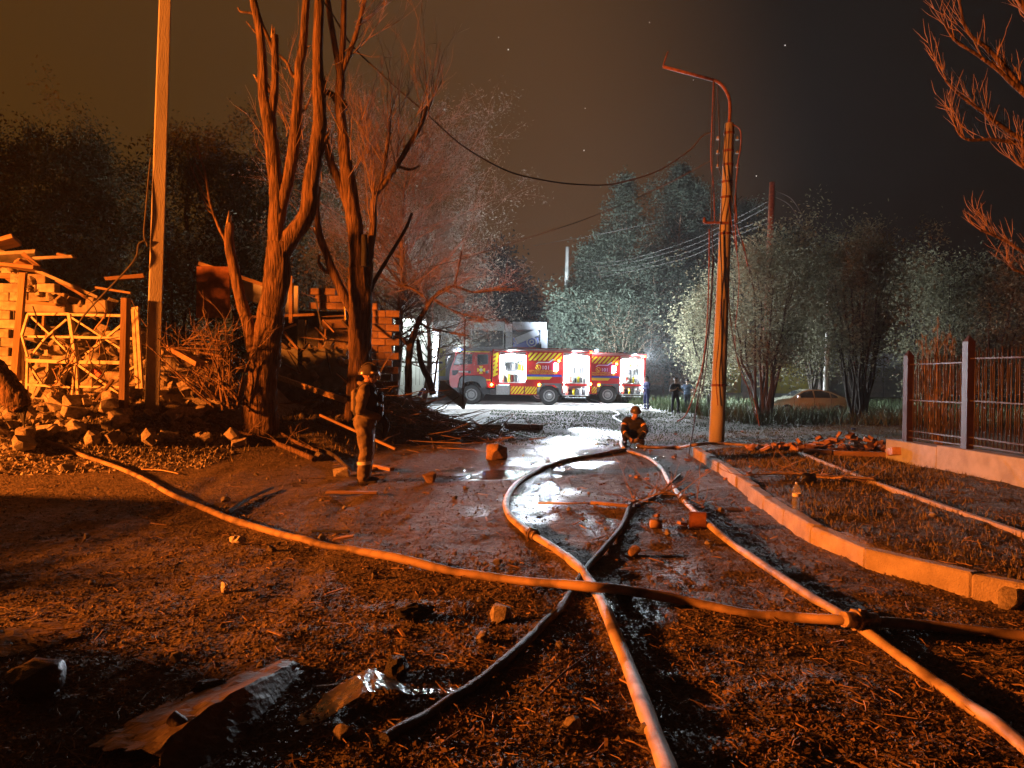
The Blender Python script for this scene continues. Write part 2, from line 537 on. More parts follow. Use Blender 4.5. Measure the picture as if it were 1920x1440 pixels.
def join_np(parts):
    V, F, o = [], [], 0
    for v, f in parts:
        V.append(v); F.append(f + o); o += len(v)
    return np.concatenate(V), np.concatenate(F)
def copy_tree(o, parent=None):
    c = o.copy()
    COL.objects.link(c)
    c.parent = parent
    for ch in o.children:
        copy_tree(ch, c)
    return c
_dg = bpy.context.evaluated_depsgraph_get
def text_mesh(name, body, size, mat):
    cu = bpy.data.curves.new('text', 'FONT')
    cu.body = body; cu.size = size; cu.align_x = 'LEFT'; cu.extrude = .002; cu.resolution_u = 2
    o = bpy.data.objects.new('text', cu); COL.objects.link(o)
    me = bpy.data.meshes.new_from_object(o.evaluated_get(_dg()))
    bpy.data.objects.remove(o)
    me.name = name
    me.materials.clear(); me.materials.append(MATS[mat])
    return me
# ================================================================== GROUND
def build_ground():
    xs = [np.arange(-11, 9.001, .07)]
    g = .06; x = 9.0; r_ = []
    while x < 330:
        g *= 1.10; x += g; r_.append(x)
    g = .06; x = -11.0; l_ = []
    while x > -330:
        g *= 1.10; x -= g; l_.append(x)
    X = np.concatenate([np.array(l_[::-1]), xs[0], np.array(r_)])
    ys = [1.75]
    while ys[-1] < 75:
        ys.append(ys[-1] * 1.0098)
    g = .7
    while ys[-1] < 330:
        g *= 1.15; ys.append(ys[-1] + g)
    low = []; y = 1.75; g = .05
    while y > -60:
        g *= 1.3; y -= g; low.append(y)
    Y = np.array(low[::-1] + ys)
    gx, gy = np.meshgrid(X, Y)
    z = height(gx.ravel(), gy.ravel())
    V = np.stack([gx.ravel(), gy.ravel(), z], 1)
    nx, ny = len(X), len(Y)
    i = np.arange(nx * ny).reshape(ny, nx)
    F = np.stack([i[:-1, :-1], i[:-1, 1:], i[1:, 1:], i[1:, :-1]], -1).reshape(-1, 4)
    m = bpy.data.materials.new('soil'); m.use_nodes = True; MATS['soil'] = m
    me = mesh_np('ground', V, F, 'soil', True)
    wet = np.zeros(len(V))
    for (cx, cy_, rx, ry, dep) in PUD:
        wet = np.maximum(wet, np.exp(-((V[:, 0] - cx) / (rx * 1.7)) ** 2 - ((V[:, 1] - cy_) / (ry * 1.9)) ** 2) * min(1, dep / .03))
    # the wet track of the road leads on towards the engines
    wet = np.maximum(wet, .34 * np.exp(-((V[:, 0] - 1.2 - .03 * V[:, 1]) / 1.5) ** 2) * sstep(2, 4, V[:, 1]) * (1 - sstep(30, 40, V[:, 1])))
    kd = polydist(V[:, 0], V[:, 1], KLINE)
    grass = sstep(.1, .5, -kd)
    bd = polydist(V[:, 0], V[:, 1], BANK)
    far = sstep(20, 28, V[:, 1]) * sstep(3, 9, V[:, 0])
    grass = np.maximum(np.maximum(grass, sstep(.2, 1.5, -bd) * .6), far)
    for nm, arr in (('wet', wet), ('grass', grass)):
        a = me.attributes.new(nm, 'FLOAT', 'POINT')
        a.data.foreach_set('value', arr.astype(np.float32))
    n, l = m.node_tree.nodes, m.node_tree.links
    b = n['Principled BSDF']
    tc = n.new('ShaderNodeTexCoord')
    def noise(sc, det=6, dist=0):
        q = n.new('ShaderNodeTexNoise'); q.inputs['Scale'].default_value = sc; q.inputs['Detail'].default_value = det
        q.inputs['Distortion'].default_value = dist
        l.new(tc.outputs['Object'], q.inputs['Vector']); return q.outputs['Fac']
    def ramp(src, *st):
        q = n.new('ShaderNodeValToRGB'); el = q.color_ramp.elements
        el[0].position, el[0].color = st[0][0], (*st[0][1], 1); el[1].position, el[1].color = st[-1][0], (*st[-1][1], 1)
        for p_, c_ in st[1:-1]:
            k = el.new(p_); k.color = (*c_, 1)
        l.new(src, q.inputs[0]); return q.outputs[0]
    def math_(op, a, bb):
        q = n.new('ShaderNodeMath'); q.operation = op; q.use_clamp = op in ('ADD', 'SUBTRACT')
        for i_, v_ in enumerate((a, bb)):
            if isinstance(v_, (int, float)): q.inputs[i_].default_value = v_
            else: l.new(v_, q.inputs[i_])
        return q.outputs[0]
    def mix(f, a, bb):
        q = n.new('ShaderNodeMix'); q.data_type = 'RGBA'
        l.new(f, q.inputs['Factor']); l.new(a, q.inputs[6]); l.new(bb, q.inputs[7]); return q.outputs[2]
    aw = n.new('ShaderNodeAttribute'); aw.attribute_name = 'wet'
    ag = n.new('ShaderNodeAttribute'); ag.attribute_name = 'grass'
    n1, n2, n3 = noise(1.1, 8, .4), noise(9, 8), noise(55, 4)
    soil = ramp(n1, (.3, (.060, .045, .034)), (.5, (.105, .080, .060)), (.7, (.16, .125, .095)))
    crumb = ramp(n2, (.35, (.05, .037, .028)), (.5, (.11, .085, .062)), (.68, (.21, .165, .12)))
    base = mix(math_('MULTIPLY', n3, 1.1), soil, crumb)
    gr = ramp(n2, (.32, (.035, .035, .018)), (.5, (.085, .075, .036)), (.7, (.16, .125, .06)))
    base = mix(math_('MULTIPLY', ag.outputs['Fac'], .8), base, gr)
    wn_ = ramp(math_('ADD', aw.outputs['Fac'], math_('SUBTRACT', math_('MULTIPLY', n1, .9), .45)), (.32, (0, 0, 0)), (.72, (1, 1, 1)))
    dark = n.new('ShaderNodeMix'); dark.data_type = 'RGBA'; dark.blend_type = 'MULTIPLY'
    l.new(math_('MULTIPLY', wn_, .85), dark.inputs['Factor']); l.new(base, dark.inputs[6]); dark.inputs[7].default_value = (.36, .34, .34, 1)
    l.new(dark.outputs[2], b.inputs['Base Color'])
    mr = n.new('ShaderNodeMapRange'); mr.inputs['To Min'].default_value = .85; mr.inputs['To Max'].default_value = .34
    l.new(wn_, mr.inputs['Value']); l.new(mr.outputs[0], b.inputs['Roughness'])
    b.inputs['Specular IOR Level'].default_value = .45
    vo = n.new('ShaderNodeTexVoronoi'); vo.inputs['Scale'].default_value = 26; l.new(tc.outputs['Object'], vo.inputs['Vector'])
    bp = n.new('ShaderNodeBump'); bp.inputs['Strength'].default_value = 1.0; bp.inputs['Distance'].default_value = .055
    q1 = n.new('ShaderNodeMath'); q1.operation = 'MULTIPLY_ADD'; q1.inputs[1].default_value = -.35
    l.new(vo.outputs['Distance'], q1.inputs[0])
    q2 = n.new('ShaderNodeMath'); q2.operation = 'MULTIPLY_ADD'; q2.inputs[1].default_value = .7
    l.new(n2, q2.inputs[0]); l.new(math_('MULTIPLY', n3, .5), q2.inputs[2]); l.new(q2.outputs[0], q1.inputs[2])
    l.new(q1.outputs[0], bp.inputs['Height'])
    l.new(bp.outputs[0], b.inputs['Normal'])
    tag(mkobj('ground', me), kind='structure')
build_ground()

# puddle water: a level sheet, the ground stands out of it everywhere but in the hollows
def build_water():
    m = M('water', (.010, .009, .008), None, .03, spec=.55, bump=.8, bscale=13, bdist=.03)
    X = np.linspace(-3.5, 4.0, 60); Y = np.linspace(2.2, 27, 160)
    gx, gy = np.meshgrid(X, Y)
    V = np.stack([gx.ravel(), gy.ravel(), np.full(gx.size, -.022)], 1)
    i = np.arange(gx.size).reshape(len(Y), len(X))
    F = np.stack([i[:-1, :-1], i[:-1, 1:], i[1:, 1:], i[1:, :-1]], -1).reshape(-1, 4)
    tag(mkobj('puddle_water', mesh_np('puddle_water', V, F, 'water')), kind='structure')
build_water()

# far pale road in front of the engines (dusty paved strip)
M('paving', (.27, .26, .25), (.19, .185, .175), .85, 2.5, .4, 30)
def sheet(name, corners, nx, ny, dz, mat):
    (x0, y0), (x1, y1) = corners
    X = np.linspace(x0, x1, nx); Y = np.linspace(y0, y1, ny)
    gx, gy = np.meshgrid(X, Y)
    gy = gy + .5 * np.sin(gx * .35) + .25 * vnoise(gx / 1.1, gy, 31)
    V = np.stack([gx.ravel(), gy.ravel(), height(gx.ravel(), gy.ravel()) + dz], 1)
    i = np.arange(gx.size).reshape(ny, nx)
    F = np.stack([i[:-1, :-1], i[:-1, 1:], i[1:, 1:], i[1:, :-1]], -1).reshape(-1, 4)
    return tag(mkobj(name, mesh_np(name, V, F, mat, True)), kind='structure')
sheet('road', ((-40, 39.5), (16, 54)), 170, 44, .012, 'paving')

# ================================================================== KERB
def build_kerb():
    pts = [Vector((x, y, 0)) for x, y in KERB]
    sp = spline(pts, 12)
    L = [0]
    for a, b in zip(sp[:-1], sp[1:]):
        L.append(L[-1] + (b - a).length)
    cuts = []; s = 0.
    while s < L[-1] - .3:
        cuts.append(s); s += random.uniform(.92, 1.06)
    cuts.append(L[-1])
    def pos(s):
        i = max(1, min(len(L) - 1, int(np.searchsorted(L, s))))
        t = (s - L[i - 1]) / (L[i] - L[i - 1])
        return sp[i - 1].lerp(sp[i], t)
    root = thing('kerb', 'row of pale concrete kerb stones curving along the dirt road', 'kerb', (pos(0).x, pos(0).y, 0))
    for a, b in zip(cuts[:-1], cuts[1:]):
        p, q = pos(a + .006), pos(b - .006)
        d = (q - p); d.z = 0
        nrm = Vector((d.y, -d.x, 0)).normalized() * -1        # towards the verge
        if nrm.x < 0 and d.y < 0: nrm = -nrm
        c = (p + q) / 2 + nrm * (.075 + random.uniform(-.018, .018))
        mb = MB()
        mb.box((0, 0, 0), (d.length, .15, .38), jit=.004)
        o = mb.build('kerb_stone', 'kerb', root, bevel=.014)
        bm = bmesh.new(); bm.from_mesh(o.data)
        bmesh.ops.subdivide_edges(bm, edges=[e_ for e_ in bm.edges if e_.calc_length() > .1], cuts=9, use_grid_fill=True)
        hx, ph = d.length / 2, random.random() * 40
        for v_ in bm.verts:                   # chipped arrises and worn faces
            x_, y_, z_ = v_.co
            edge = max(0, 1 - (abs(z_ - .19) + abs(abs(y_) - .075)) / .035) + .8 * max(0, 1 - (abs(abs(x_) - hx) + abs(z_ - .19)) / .04)
            nn = float(vnoise(x_ * 9 + ph, z_ * 9 + y_ * 11, 95)) + .5
            v_.co -= Vector((x_ * .1, y_, .25 * abs(y_) if z_ > .15 else 0)).normalized() * (edge * max(0, nn - .45) * .05 + .006 * float(vnoise(x_ * 18 + ph, z_ * 18 + y_ * 7, 96)))
        bm.to_mesh(o.data); bm.free()
        o.location = (c.x - root.location.x, c.y - root.location.y, .008 + random.uniform(-.010, .010))
        o.rotation_euler = (random.uniform(-.05, .05), random.uniform(-.012, .012), math.atan2(d.y, d.x) + random.uniform(-.025, .025))
    # thin garden edging further in
    P = [gnd(u, v, .20) for u, v in ((1500, 850), (1570, 878), (1640, 906), (1720, 934), (1800, 962), (1920, 1003), (2060, 1052))]
    for k, (i0, i1) in enumerate(((0, 2), (2, 6))):
        r2 = thing('garden_edging', ('thin concrete garden edging strip near the brick pile' if k == 0 else 'long thin concrete garden edging strip on the right verge'), 'edging', (P[i0].x, P[i0].y, 0), group='garden edging strips')
        for a, b in zip(P[i0:i1], P[i0 + 1:i1 + 1]):
            mb = world_mb(r2)
            a2, b2 = a.lerp(b, .01), a.lerp(b, .985)
            off = random.uniform(-.02, .02)
            mb.bar((a2.x, a2.y + off, .165), (b2.x, b2.y + off, .165), .065, .13)
            mb.build('edging_stone', 'kerb', r2, bevel=.006)
build_kerb()

# ================================================================== HOSES
def hose(name, label, px, r, mat, lift=None, zbase=None, cpl=(), cz=None):
    """px: (u, v) points on the ground, or (u, v, z) with the height of the hose axis."""
    pts = []
    for q in px:
        z = q[2] if len(q) > 2 else None
        p = gnd(q[0], q[1], 0.03 if z is None else z)
        if z is None:
            p = gndt(q[0], q[1], r * .9)
        pts.append(p)
    sp = spline(pts, 10)
    for i, p in enumerate(sp):
        g = hz(p.x, p.y) + r * .75
        if p.z < g: p.z = g
    for _ in range(2):
        sp = [sp[0]] + [Vector((b.x, b.y, (a.z + b.z * 2 + c.z) / 4)) for a, b, c in zip(sp[:-2], sp[1:-1], sp[2:])] + [sp[-1]]
    root = thing(name, label, 'hose', tuple(sp[0]), group='fire hoses on the ground')
    mb = world_mb(root)
    sp2 = spline(sp, 2)
    ph = random.random() * 50
    rad = [r * (1 + .16 * float(vnoise(i * .11 + ph, 1.7, 91)) + .07 * float(vnoise(i * .6 + ph, 4.2, 92))) for i in range(len(sp2))]
    mb.tube(sp2, rad, 14)
    for i, p_ in enumerate(sp2):              # a hose under its own weight is a little flattened
        cz_ = p_.z - mb.o.z
        fl = .80 + .22 * float(vnoise(i * .07 + ph, 8.8, 93))
        for k in range(14):
            x_, y_, z_ = mb.v[i * 14 + k]
            mb.v[i * 14 + k] = (x_, y_, cz_ + (z_ - cz_) * fl - r * (1 - fl) * .6)
    mb.build('hose_line', mat, root)
    for c in cpl:
        i = int(c * (len(sp) - 1))
        p = sp[i]; t = (sp[min(i + 1, len(sp) - 1)] - sp[max(i - 1, 0)]).normalized()
        mb = world_mb(root)
        for a, b, rr in ((-.13, -.045, 1.18), (-.045, -.012, 1.55), (.012, .045, 1.55), (.045, .13, 1.18)):
            mb.tube([p + t * a, p + t * b], r * rr, 14)
        mb.tube([p - t * .014, p + t * .014], r * 1.3, 12)
        for k in range(6):
            a = k * math.pi / 3
            n1 = t.orthogonal().normalized(); n2 = t.cross(n1)
            mb.box(p + (n1 * math.cos(a) + n2 * math.sin(a)) * r * 1.55, (.05, .022, .022), t.to_track_quat('X', 'Z').to_matrix())
        mb.build('coupling', 'coupling', root)
    return root
hose('fire_hose', 'dull orange fire hose crossing the whole road from left rubble to right edge',
     [(85, 828), (150, 850), (240, 886), (330, 930), (420, 968), (520, 1000), (620, 1024), (740, 1050), (850, 1072), (960, 1087), (1040, 1093, .115), (1115, 1100, .155), (1180, 1106, .12), (1290, 1126), (1400, 1147),
      (1490, 1157, .07), (1580, 1161, .125), (1660, 1165, .09), (1780, 1179), (1920, 1194), (2100, 1215)], .041, 'hose', cpl=(.822,))
hose('fire_hose', 'fire hose looping left around the puddle and running under another to the bottom',
     [(1172, 842), (1120, 852), (1060, 863), (1010, 880), (970, 905), (950, 937), (955, 965), (985, 993), (1030, 1022), (1075, 1057), (1105, 1090), (1130, 1130), (1155, 1190), (1180, 1255), (1212, 1340), (1252, 1440), (1285, 1540)], .041, 'hose_pale', cpl=(.46,))
hose('fire_hose', 'pale fire hose running from crouching firefighter to bottom right corner',
     [(1178, 846), (1215, 858), (1240, 878), (1256, 905), (1285, 940), (1330, 987), (1385, 1030), (1450, 1075), (1520, 1122), (1575, 1158), (1640, 1200), (1720, 1255), (1800, 1315), (1880, 1376), (1960, 1440)], .037, 'hose_pale', cpl=(.28,))
hose('fire_hose', 'wet black hose lying slack beneath the crossing pale hoses',
     [(1182, 948), (1168, 985), (1140, 1022), (1105, 1060), (1085, 1090), (1050, 1140), (1000, 1190), (945, 1240), (880, 1290), (800, 1340), (720, 1390)], .030, 'hose_black')
hose('fire_hose', 'orange fire hose lying straight from crouching firefighter past the pole base',
     [(1195, 836), (1240, 838), (1275, 838), (1300, 834, .23), (1340, 831, .21), (1400, 834, .21), (1460, 838, .21), (1520, 843, .21)], .040, 'hose', cpl=(.97,))
hose('fire_hose', 'white fire hose snaking from fire engine to crouching firefighter',
     [(1098, 742), (1110, 757), (1140, 766), (1160, 775), (1150, 781), (1158, 787), (1180, 800), (1176, 815), (1165, 828), (1168, 840)], .040, 'hose_white')
hose('fire_hose', 'grey supply hose on the bright paving beside the far engine',
     [(1108, 735), (1120, 752), (1140, 762), (1165, 765), (1200, 762), (1230, 763), (1300, 766), (1360, 770), (1410, 772)], .045, 'hose_white')
hose('fire_hose', 'yellow hose stretched across the paving behind the orange pole',
     [(1205, 757), (1250, 757), (1300, 760), (1360, 766), (1410, 773)], .045, 'hose')

# ================================================================== POLES AND WIRES
def square_pole():
    b = at(284, 797, 15.0); b.z = hz(b.x, b.y) - .2
    t = at(311.5, -60, 15.0)
    root = thing('utility_pole', 'tall square concrete utility pole lit orange beside the rubble', 'pole', tuple(b))
    mb = MB()
    d = t - b
    rot = Matrix.Rotation(R(27), 3, 'Z')
    hb, ht = .135, .108
    V = []
    for f, h in ((0, hb), (.25, hb * .96), (.5, hb * .92), (.75, hb * .87), (1, ht)):
        for sx, sy in ((-1, -1), (1, -1), (1, 1), (-1, 1)):
            V.append(d * f + rot @ Vector((sx * h, sy * h, 0)))
    F = [(i * 4 + k, i * 4 + (k + 1) % 4, i * 4 + 4 + (k + 1) % 4, i * 4 + 4 + k) for i in range(4) for k in range(4)] + [(3, 2, 1, 0), (16, 17, 18, 19)]
    mb.add(V, F)
    mb.build('shaft', 'concrete_pole', root, bevel=.018)
    mb = world_mb(root)
    P = [at(u, v, dd) for u, v, dd in ((283, 295, 14.85), (279, 330, 14.8), (273, 400, 14.75), (270, 440, 14.75), (276, 462, 14.8), (273, 452, 14.75), (260, 458, 14.7), (256, 480, 14.65), (240, 503, 14.6), (205, 540, 14.6), (170, 577, 14.6), (152, 600, 14.6), (140, 625, 14.6))]
    mb.tube(spline(P, 6), .017, 6)
    mb.build('hanging_cable', 'cable_light', root)
square_pole()

def round_pole(name, label, u0, v0, d, u1, v1, w0, w1, mat='concrete_pole', dip=.2):
    b = at(u0, v0, d); b.z = min(b.z, hz(b.x, b.y)) - dip
    t = at(u1, v1, d)
    root = thing(name, label, 'pole', tuple(b))
    mb = MB()
    mb.tube([(t - b) * f for f in (0, .1, .25, .5, .75, 1)], [(w0 + (w1 - w0) * f) / 2 for f in (0, .1, .25, .5, .75, 1)], 20)
    mb.build('shaft', mat, root)
    return root, b, t
LP, lb, lt = round_pole('street_light_pole', 'round orange-lit concrete street light pole with bare bent arm', 1343, 826, 19.4, 1368, 232, .40, .25)
def lamp_pole():
    D = 19.4
    root = LP
    A = [at(u, v, D) for u, v in ((1366, 250), (1369, 200), (1364, 176), (1352, 158), (1338, 150))]
    mb = world_mb(root); mb.tube(spline(A, 5), .042, 10); mb.build('lamp_arm_bend', 'rust_metal', root)
    mb = world_mb(root); mb.tube([at(1341, 151, D), at(1300, 140, D), at(1243, 125, D)], .04, 10); mb.build('lamp_arm', 'rust_metal', root)
    mb = world_mb(root); mb.tube(spline([at(1243, 125, D), at(1247, 112, D), at(1253, 96, D)], 4), [.02] * 8 + [.008], 6); mb.build('bent_wire', 'rust_metal', root)
    mb = world_mb(root)
    mb.bar(at(1320, 418, D - .2), at(1366, 418, D - .2), .05, .06)
    mb.tube([at(1321, 418, D - .2), at(1321, 408, D - .2)], [.05, .035], 8)
    mb.build('bracket', 'rust_metal', root)
    for v in (250, 282, 307, 338, 366, 432, 706):
        f = (826 - v) / (826 - 232)
        c = lb.lerp(lt, max(.0, f)); rr = (.40 + (.25 - .40) * f) / 2
        mb = world_mb(root); mb.tube([c - Vector((0, 0, .03)), c + Vector((0, 0, .03))], rr + .012, 20); mb.build('clamp_band', 'rust_metal', root)
    rr = random.Random(5)
    cab = [
        [(1338, 152, 0), (1335, 230, -.1), (1333, 300, -.1), (1338, 350, -.15), (1340, 420, -.2)],
        [(1340, 152, 0), (1339, 240, -.2), (1336, 320, -.2), (1334, 400, -.2), (1337, 520, -.3), (1322, 700, -.5), (1300, 790, -.8)],
        [(1345, 160, 0), (1349, 260, -.2), (1346, 300, -.2), (1352, 330, -.2)],
        [(1372, 232, -.1), (1388, 245, -.1), (1388, 280, -.15), (1383, 310, -.1), (1378, 400, -.1), (1382, 470, -.1)],
        [(1360, 240, -.2), (1356, 300, -.22), (1362, 360, -.22), (1350, 430, -.24), (1354, 520, -.24)],
        [(1364, 330, -.2), (1372, 370, -.2), (1382, 420, -.2), (1398, 480, -.1), (1408, 510, 0)],
        [(1366, 380, -.2), (1372, 420, -.2), (1385, 500, -.2), (1384, 560, -.1), (1378, 640, -.2), (1390, 700, -.3), (1412, 745, -.4), (1424, 800, -.6)],
        [(1366, 540, -.2), (1370, 600, -.2), (1380, 660, -.3), (1400, 720, -.3), (1420, 790, -.4)],
        [(1352, 560, -.22), (1348, 640, -.24), (1342, 700, -.25), (1346, 760, -.25)],
        [(1383, 320, -.1), (1380, 350, -.1), (1382, 420, 0), (1394, 460, 0), (1402, 500, 0)],
        [(1330, 430, -.4), (1328, 560, -.5), (1318, 680, -.7), (1290, 770, -1.2), (1270, 790, -1.4)],
    ]
    for c in cab:
        mb = world_mb(root)
        mb.tube(spline([at(u, v, D + dd) for u, v, dd in c], 6), rr.choice((.009, .012, .016)), 6)
        mb.build('loose_cable', 'rust_metal' if rr.random() < .6 else 'cable', root)
    # the black cable that hangs down to the road
    mb = world_mb(root)
    P = [at(1337, 480, D - .4), at(1330, 600, 19), at(1318, 690, 18.4), at(1305, 770, 17.6), at(1292, 850, 15.8), at(1283, 880, 14), gnd(1262, 902, .06), gnd(1230, 925, .05), gnd(1200, 945, .05)]
    for q in P[-2:]: q.z = hz(q.x, q.y) + .02
    mb.tube(spline(P, 8), .016, 7); mb.build('hanging_cable', 'cable', root)
    rr2 = [at(1352, 236, D - .12), at(1350, 300, D - .12)]
    for x0 in (1352, 1378):
        for k in range(3):
            mb = world_mb(root); p = at(x0 + (4 if x0 > 1360 else -6), 262 + 26 * k, D); mb.tube([p, p + Vector((0, 0, .09))], [.05, .03], 8); mb.build('insulator', 'insul', root)
lamp_pole()
round_pole('utility_pole', 'thin grey utility pole standing behind the fire engines', 1057, 662, 62, 1064, 463, .42, .30)
FP = at(1064, 480, 62)
round_pole('utility_pole', 'red brown utility pole top rising out of the shrubs', 1432, 700, 40, 1448, 342, .40, .30, 'rust_metal')
round_pole('utility_pole', 'short pale pole standing behind the parked car', 1547, 752, 46, 1556, 530, .34, .26)

def wire(label, pts, r=.02, mat='cable_light', n=10):
    P = spline([at(*p) for p in pts], n)
    o = world_mb(None); o.o = P[0]
    o.tube(P, r, 5)
    w = o.build('overhead_wire', mat); w.location = P[0]
    tag(w, label, 'wire', 'overhead wires')
wire('black cable sagging from bare tree tops towards the poplars', [(560, -60, 17), (620, 22, 17.4), (660, 85, 17.7), (720, 143, 18), (800, 214, 18.5), (870, 275, 19), (950, 320, 19.4), (1020, 338, 19.8), (1085, 346, 20), (1150, 345, 20.2), (1230, 322, 20.2), (1290, 284, 20), (1318, 255, 19.7), (1340, 248, 19.4)], .02, 'cable')
wire('thin wire rising from kiosks past the dark conifer to the pole', [(720, 520, 24), (860, 487, 24), (990, 446, 23.5), (1100, 410, 22.5), (1230, 355, 21), (1335, 300, 19.6)], .012)
wire('faint short wire across the sky left of the poplars', [(1000, 461, 50), (1060, 450, 52), (1120, 440, 54), (1240, 415, 50)], .012)
for k, (v0, v1, nm) in enumerate(((480, 376, 'uppermost'), (488, 386, 'second'), (500, 408, 'third'), (509, 416, 'lowest'))):
    wire('%s of four parallel wires between grey pole and red brown pole' % nm, [(1066, v0, 62), (1110, v0 + 11, 59), (1180, v0 + 6 - 2 * k, 55), (1290, 452 + 10 * k, 49), (1360, 420 + 10 * k, 45), (1443, v1, 40)], .013)
for k, (a, b) in enumerate((((1450, 356, 40), (1505, 405, 40)), ((1450, 368, 40), (1500, 418, 40)))):
    wire('%s loose wire end curling off the red brown pole top' % ('upper', 'lower')[k], [a, ((a[0] + b[0]) / 2 + 6, (a[1] + b[1]) / 2 - 8, 40), b], .018)

# ================================================================== FENCE ON THE RIGHT
def fence():
    X = 7.3
    root = thing('metal_fence', 'dark red metal fence on pale concrete plinth at right edge', 'fence', (X, 14.25, .1))
    def part(name, mat, f, bevel=0, parent=root):
        mb = world_mb(root); f(mb); return mb.build(name, mat, parent, bevel=bevel)
    ztop = .56
    for y0, y1, dz in ((14.25, 12.55, 0), (12.545, 10.3, .03), (10.295, 8.0, .02), (7.995, 5.6, .03)):
        part('plinth_block', 'plinth', lambda m: m.box((X, (y0 + y1) / 2, (ztop + dz + .0) / 2), (.30, y0 - y1, ztop + dz)), .012)
    posts = (13.75, 11.95, 9.85, 7.9)
    for i, y in enumerate(posts):
        zt = (2.13, 2.30, 2.32, 2.32)[i]
        def f(m):
            m.box((X, y, (ztop + zt) / 2), (.12, .15, zt - ztop))
            b = zt; V = [(X - .06, y - .075, b), (X + .06, y - .075, b), (X + .06, y + .075, b), (X - .06, y + .075, b), (X, y, b + .11)]
            m.add(V, [(0, 1, 4), (1, 2, 4), (2, 3, 4), (3, 0, 4)])
        part('post', 'dark_paint', f)
    for i, (ya, yb) in enumerate(zip(posts[:-1], posts[1:])):
        rails = (1.97, 1.32, .76, .64) if i == 0 else (2.03, 1.36, .78, .66)
        sag = .02 * i
        pn = None
        for k, z in enumerate(rails):
            o = part('rail', 'rod', lambda m: m.bar((X - .004, ya - .08, z), (X - .004, yb + .08, z - sag), .035, .022))
        y = ya - .16; k = 0
        while y > yb + .1:
            zt = rails[0] + random.uniform(.10, .14) + (.03 if k % 2 else 0)
            part('bar', 'rod', lambda m: m.tube([(X + .012, y, rails[3] - .02), (X + .012 + random.uniform(-.006, .006), y + random.uniform(-.012, .012), zt)], .0115, 5))
            if k % 2 == 0 and y - .13 > yb:
                for (zb, zc) in ((rails[1] + .12, rails[0] - .10), (rails[2] + .1, rails[1] - .10)):
                    part('loop', 'rod', lambda m: m.tube([(X + .02, y - .035, zb), (X + .02, y - .035, zc - .03), (X + .02, y - .05, zc), (X + .02, y - .075, zc), (X + .02, y - .09, zc - .03), (X + .02, y - .09, zb), (X + .02, y - .035, zb)], .0095, 5))
            y -= .095; k += 1
fence()
# ================================================================== TREES
def limb(root, px, d, mat='bark', n=None, name='limb', dd=None, jag=True, broken=False):
    """A limb from photograph points (u, v, width in pixels) at depth d."""
    P, W_ = [], []
    for i, q in enumerate(px):
        dep = d + (q[3] if len(q) > 3 else 0) + (dd * i / (len(px) - 1) if dd else 0)
        P.append(at(q[0], q[1], dep)); W_.append(q[2] / FPX * dep / 2)
    sub = 5
    sp = spline(P, sub)
    rad = resample(W_, len(sp))
    big = max(W_) > .07
    n = n or (18 if big else 8)
    mb = world_mb(root)
    if big:                                   # furrowed bark: ridges run along the limb
        fine = spline(sp, 3); fr = resample(rad, len(fine))
        b0 = len(mb.v)
        mb.tube(fine, fr, n)
        ph = random.random() * 9
        Ii, Kk = np.meshgrid(np.arange(len(fine)), np.arange(n), indexing='ij')
        Wn = .12 * vnoise(Kk * .93 + ph + .25 * np.sin(Ii * .5), Ii * .13, 3) + .08 * vnoise(Kk * 1.7, Ii * .4 + ph, 5) + .05 * vnoise(Kk * .3 + ph, Ii * .22, 8)
        for i in range(len(fine)):
            c = fine[i] - mb.o
            for k in range(n):
                vi = b0 + i * n + k
                mb.v[vi] = tuple(c + (Vector(mb.v[vi]) - c) * (1 + 1.5 * float(Wn[i, k])))
    else:
        mb.tube(sp, [r_ * (1 + .12 * random.uniform(-1, 1)) for r_ in rad], n)
    o = mb.build(name, mat, root)
    if broken:
        e0, e1 = sp[-2], sp[-1]
        t = (e1 - e0).normalized()
        mb = world_mb(root)
        for k in range(4):
            off = Vector((random.uniform(-.5, .5), random.uniform(-.6, .1), 0)) * rad[-1] * 1.2
            mb.tube([e1 + off - t * rad[-1], e1 + off * .9 + t * rad[-1] * random.uniform(1.5, 4.)], [rad[-1] * .45, .004], 5)
        mb.build('splintered_end', 'pith', o)
    return sp, rad
def grow(starts, level, K=6, up=.35, spread=.55, shrink=.55, per=4, wob=.10):
    """starts: list of (point, direction, length, radius). Returns arrays of tubes for all levels."""
    out = []
    cur = starts
    for lv in range(level):
        P = np.zeros((len(cur), K, 3)); Rr = np.zeros((len(cur), K)); nxt = []
        for i, (p, d, L, r_) in enumerate(cur):
            p = np.array(p, float); d = np.array(d, float); d /= np.linalg.norm(d)
            P[i, 0] = p; Rr[i, 0] = r_
            for k in range(1, K):
                d = d + rng.normal(size=3) * wob; d[2] += up * .12
                d /= np.linalg.norm(d)
                p = p + d * L / (K - 1); P[i, k] = p
                Rr[i, k] = r_ * (1 - .75 * k / (K - 1))
            if lv < level - 1:
                for j in range(per):
                    k = rng.integers(1, K)
                    dd = (P[i, k] - P[i, k - 1]); dd = dd / (np.linalg.norm(dd) + 1e-9) + rng.normal(size=3) * spread
                    dd[2] += up * .5
                    nxt.append((P[i, k], dd, L * shrink * rng.uniform(.7, 1.25), max(Rr[i, k] * .66, .0055)))
        out.append((P, Rr)); cur = nxt
    return out
def twigs_obj(root, starts, level, mat='twig', name='twigs', loc=None, sides=3, **kw):
    g = grow(starts, level, **kw)
    V, F = join_np([tubes_np(P, Rr, sides + (1 if i == 0 else 0)) if False else tubes_np(P, Rr, sides) for i, (P, Rr) in enumerate(g)])
    V = V - np.array(root.location)
    o = mkobj(name, mesh_np(name, V, F, mat, True), root); o['kind'] = 'stuff'
    return o, g

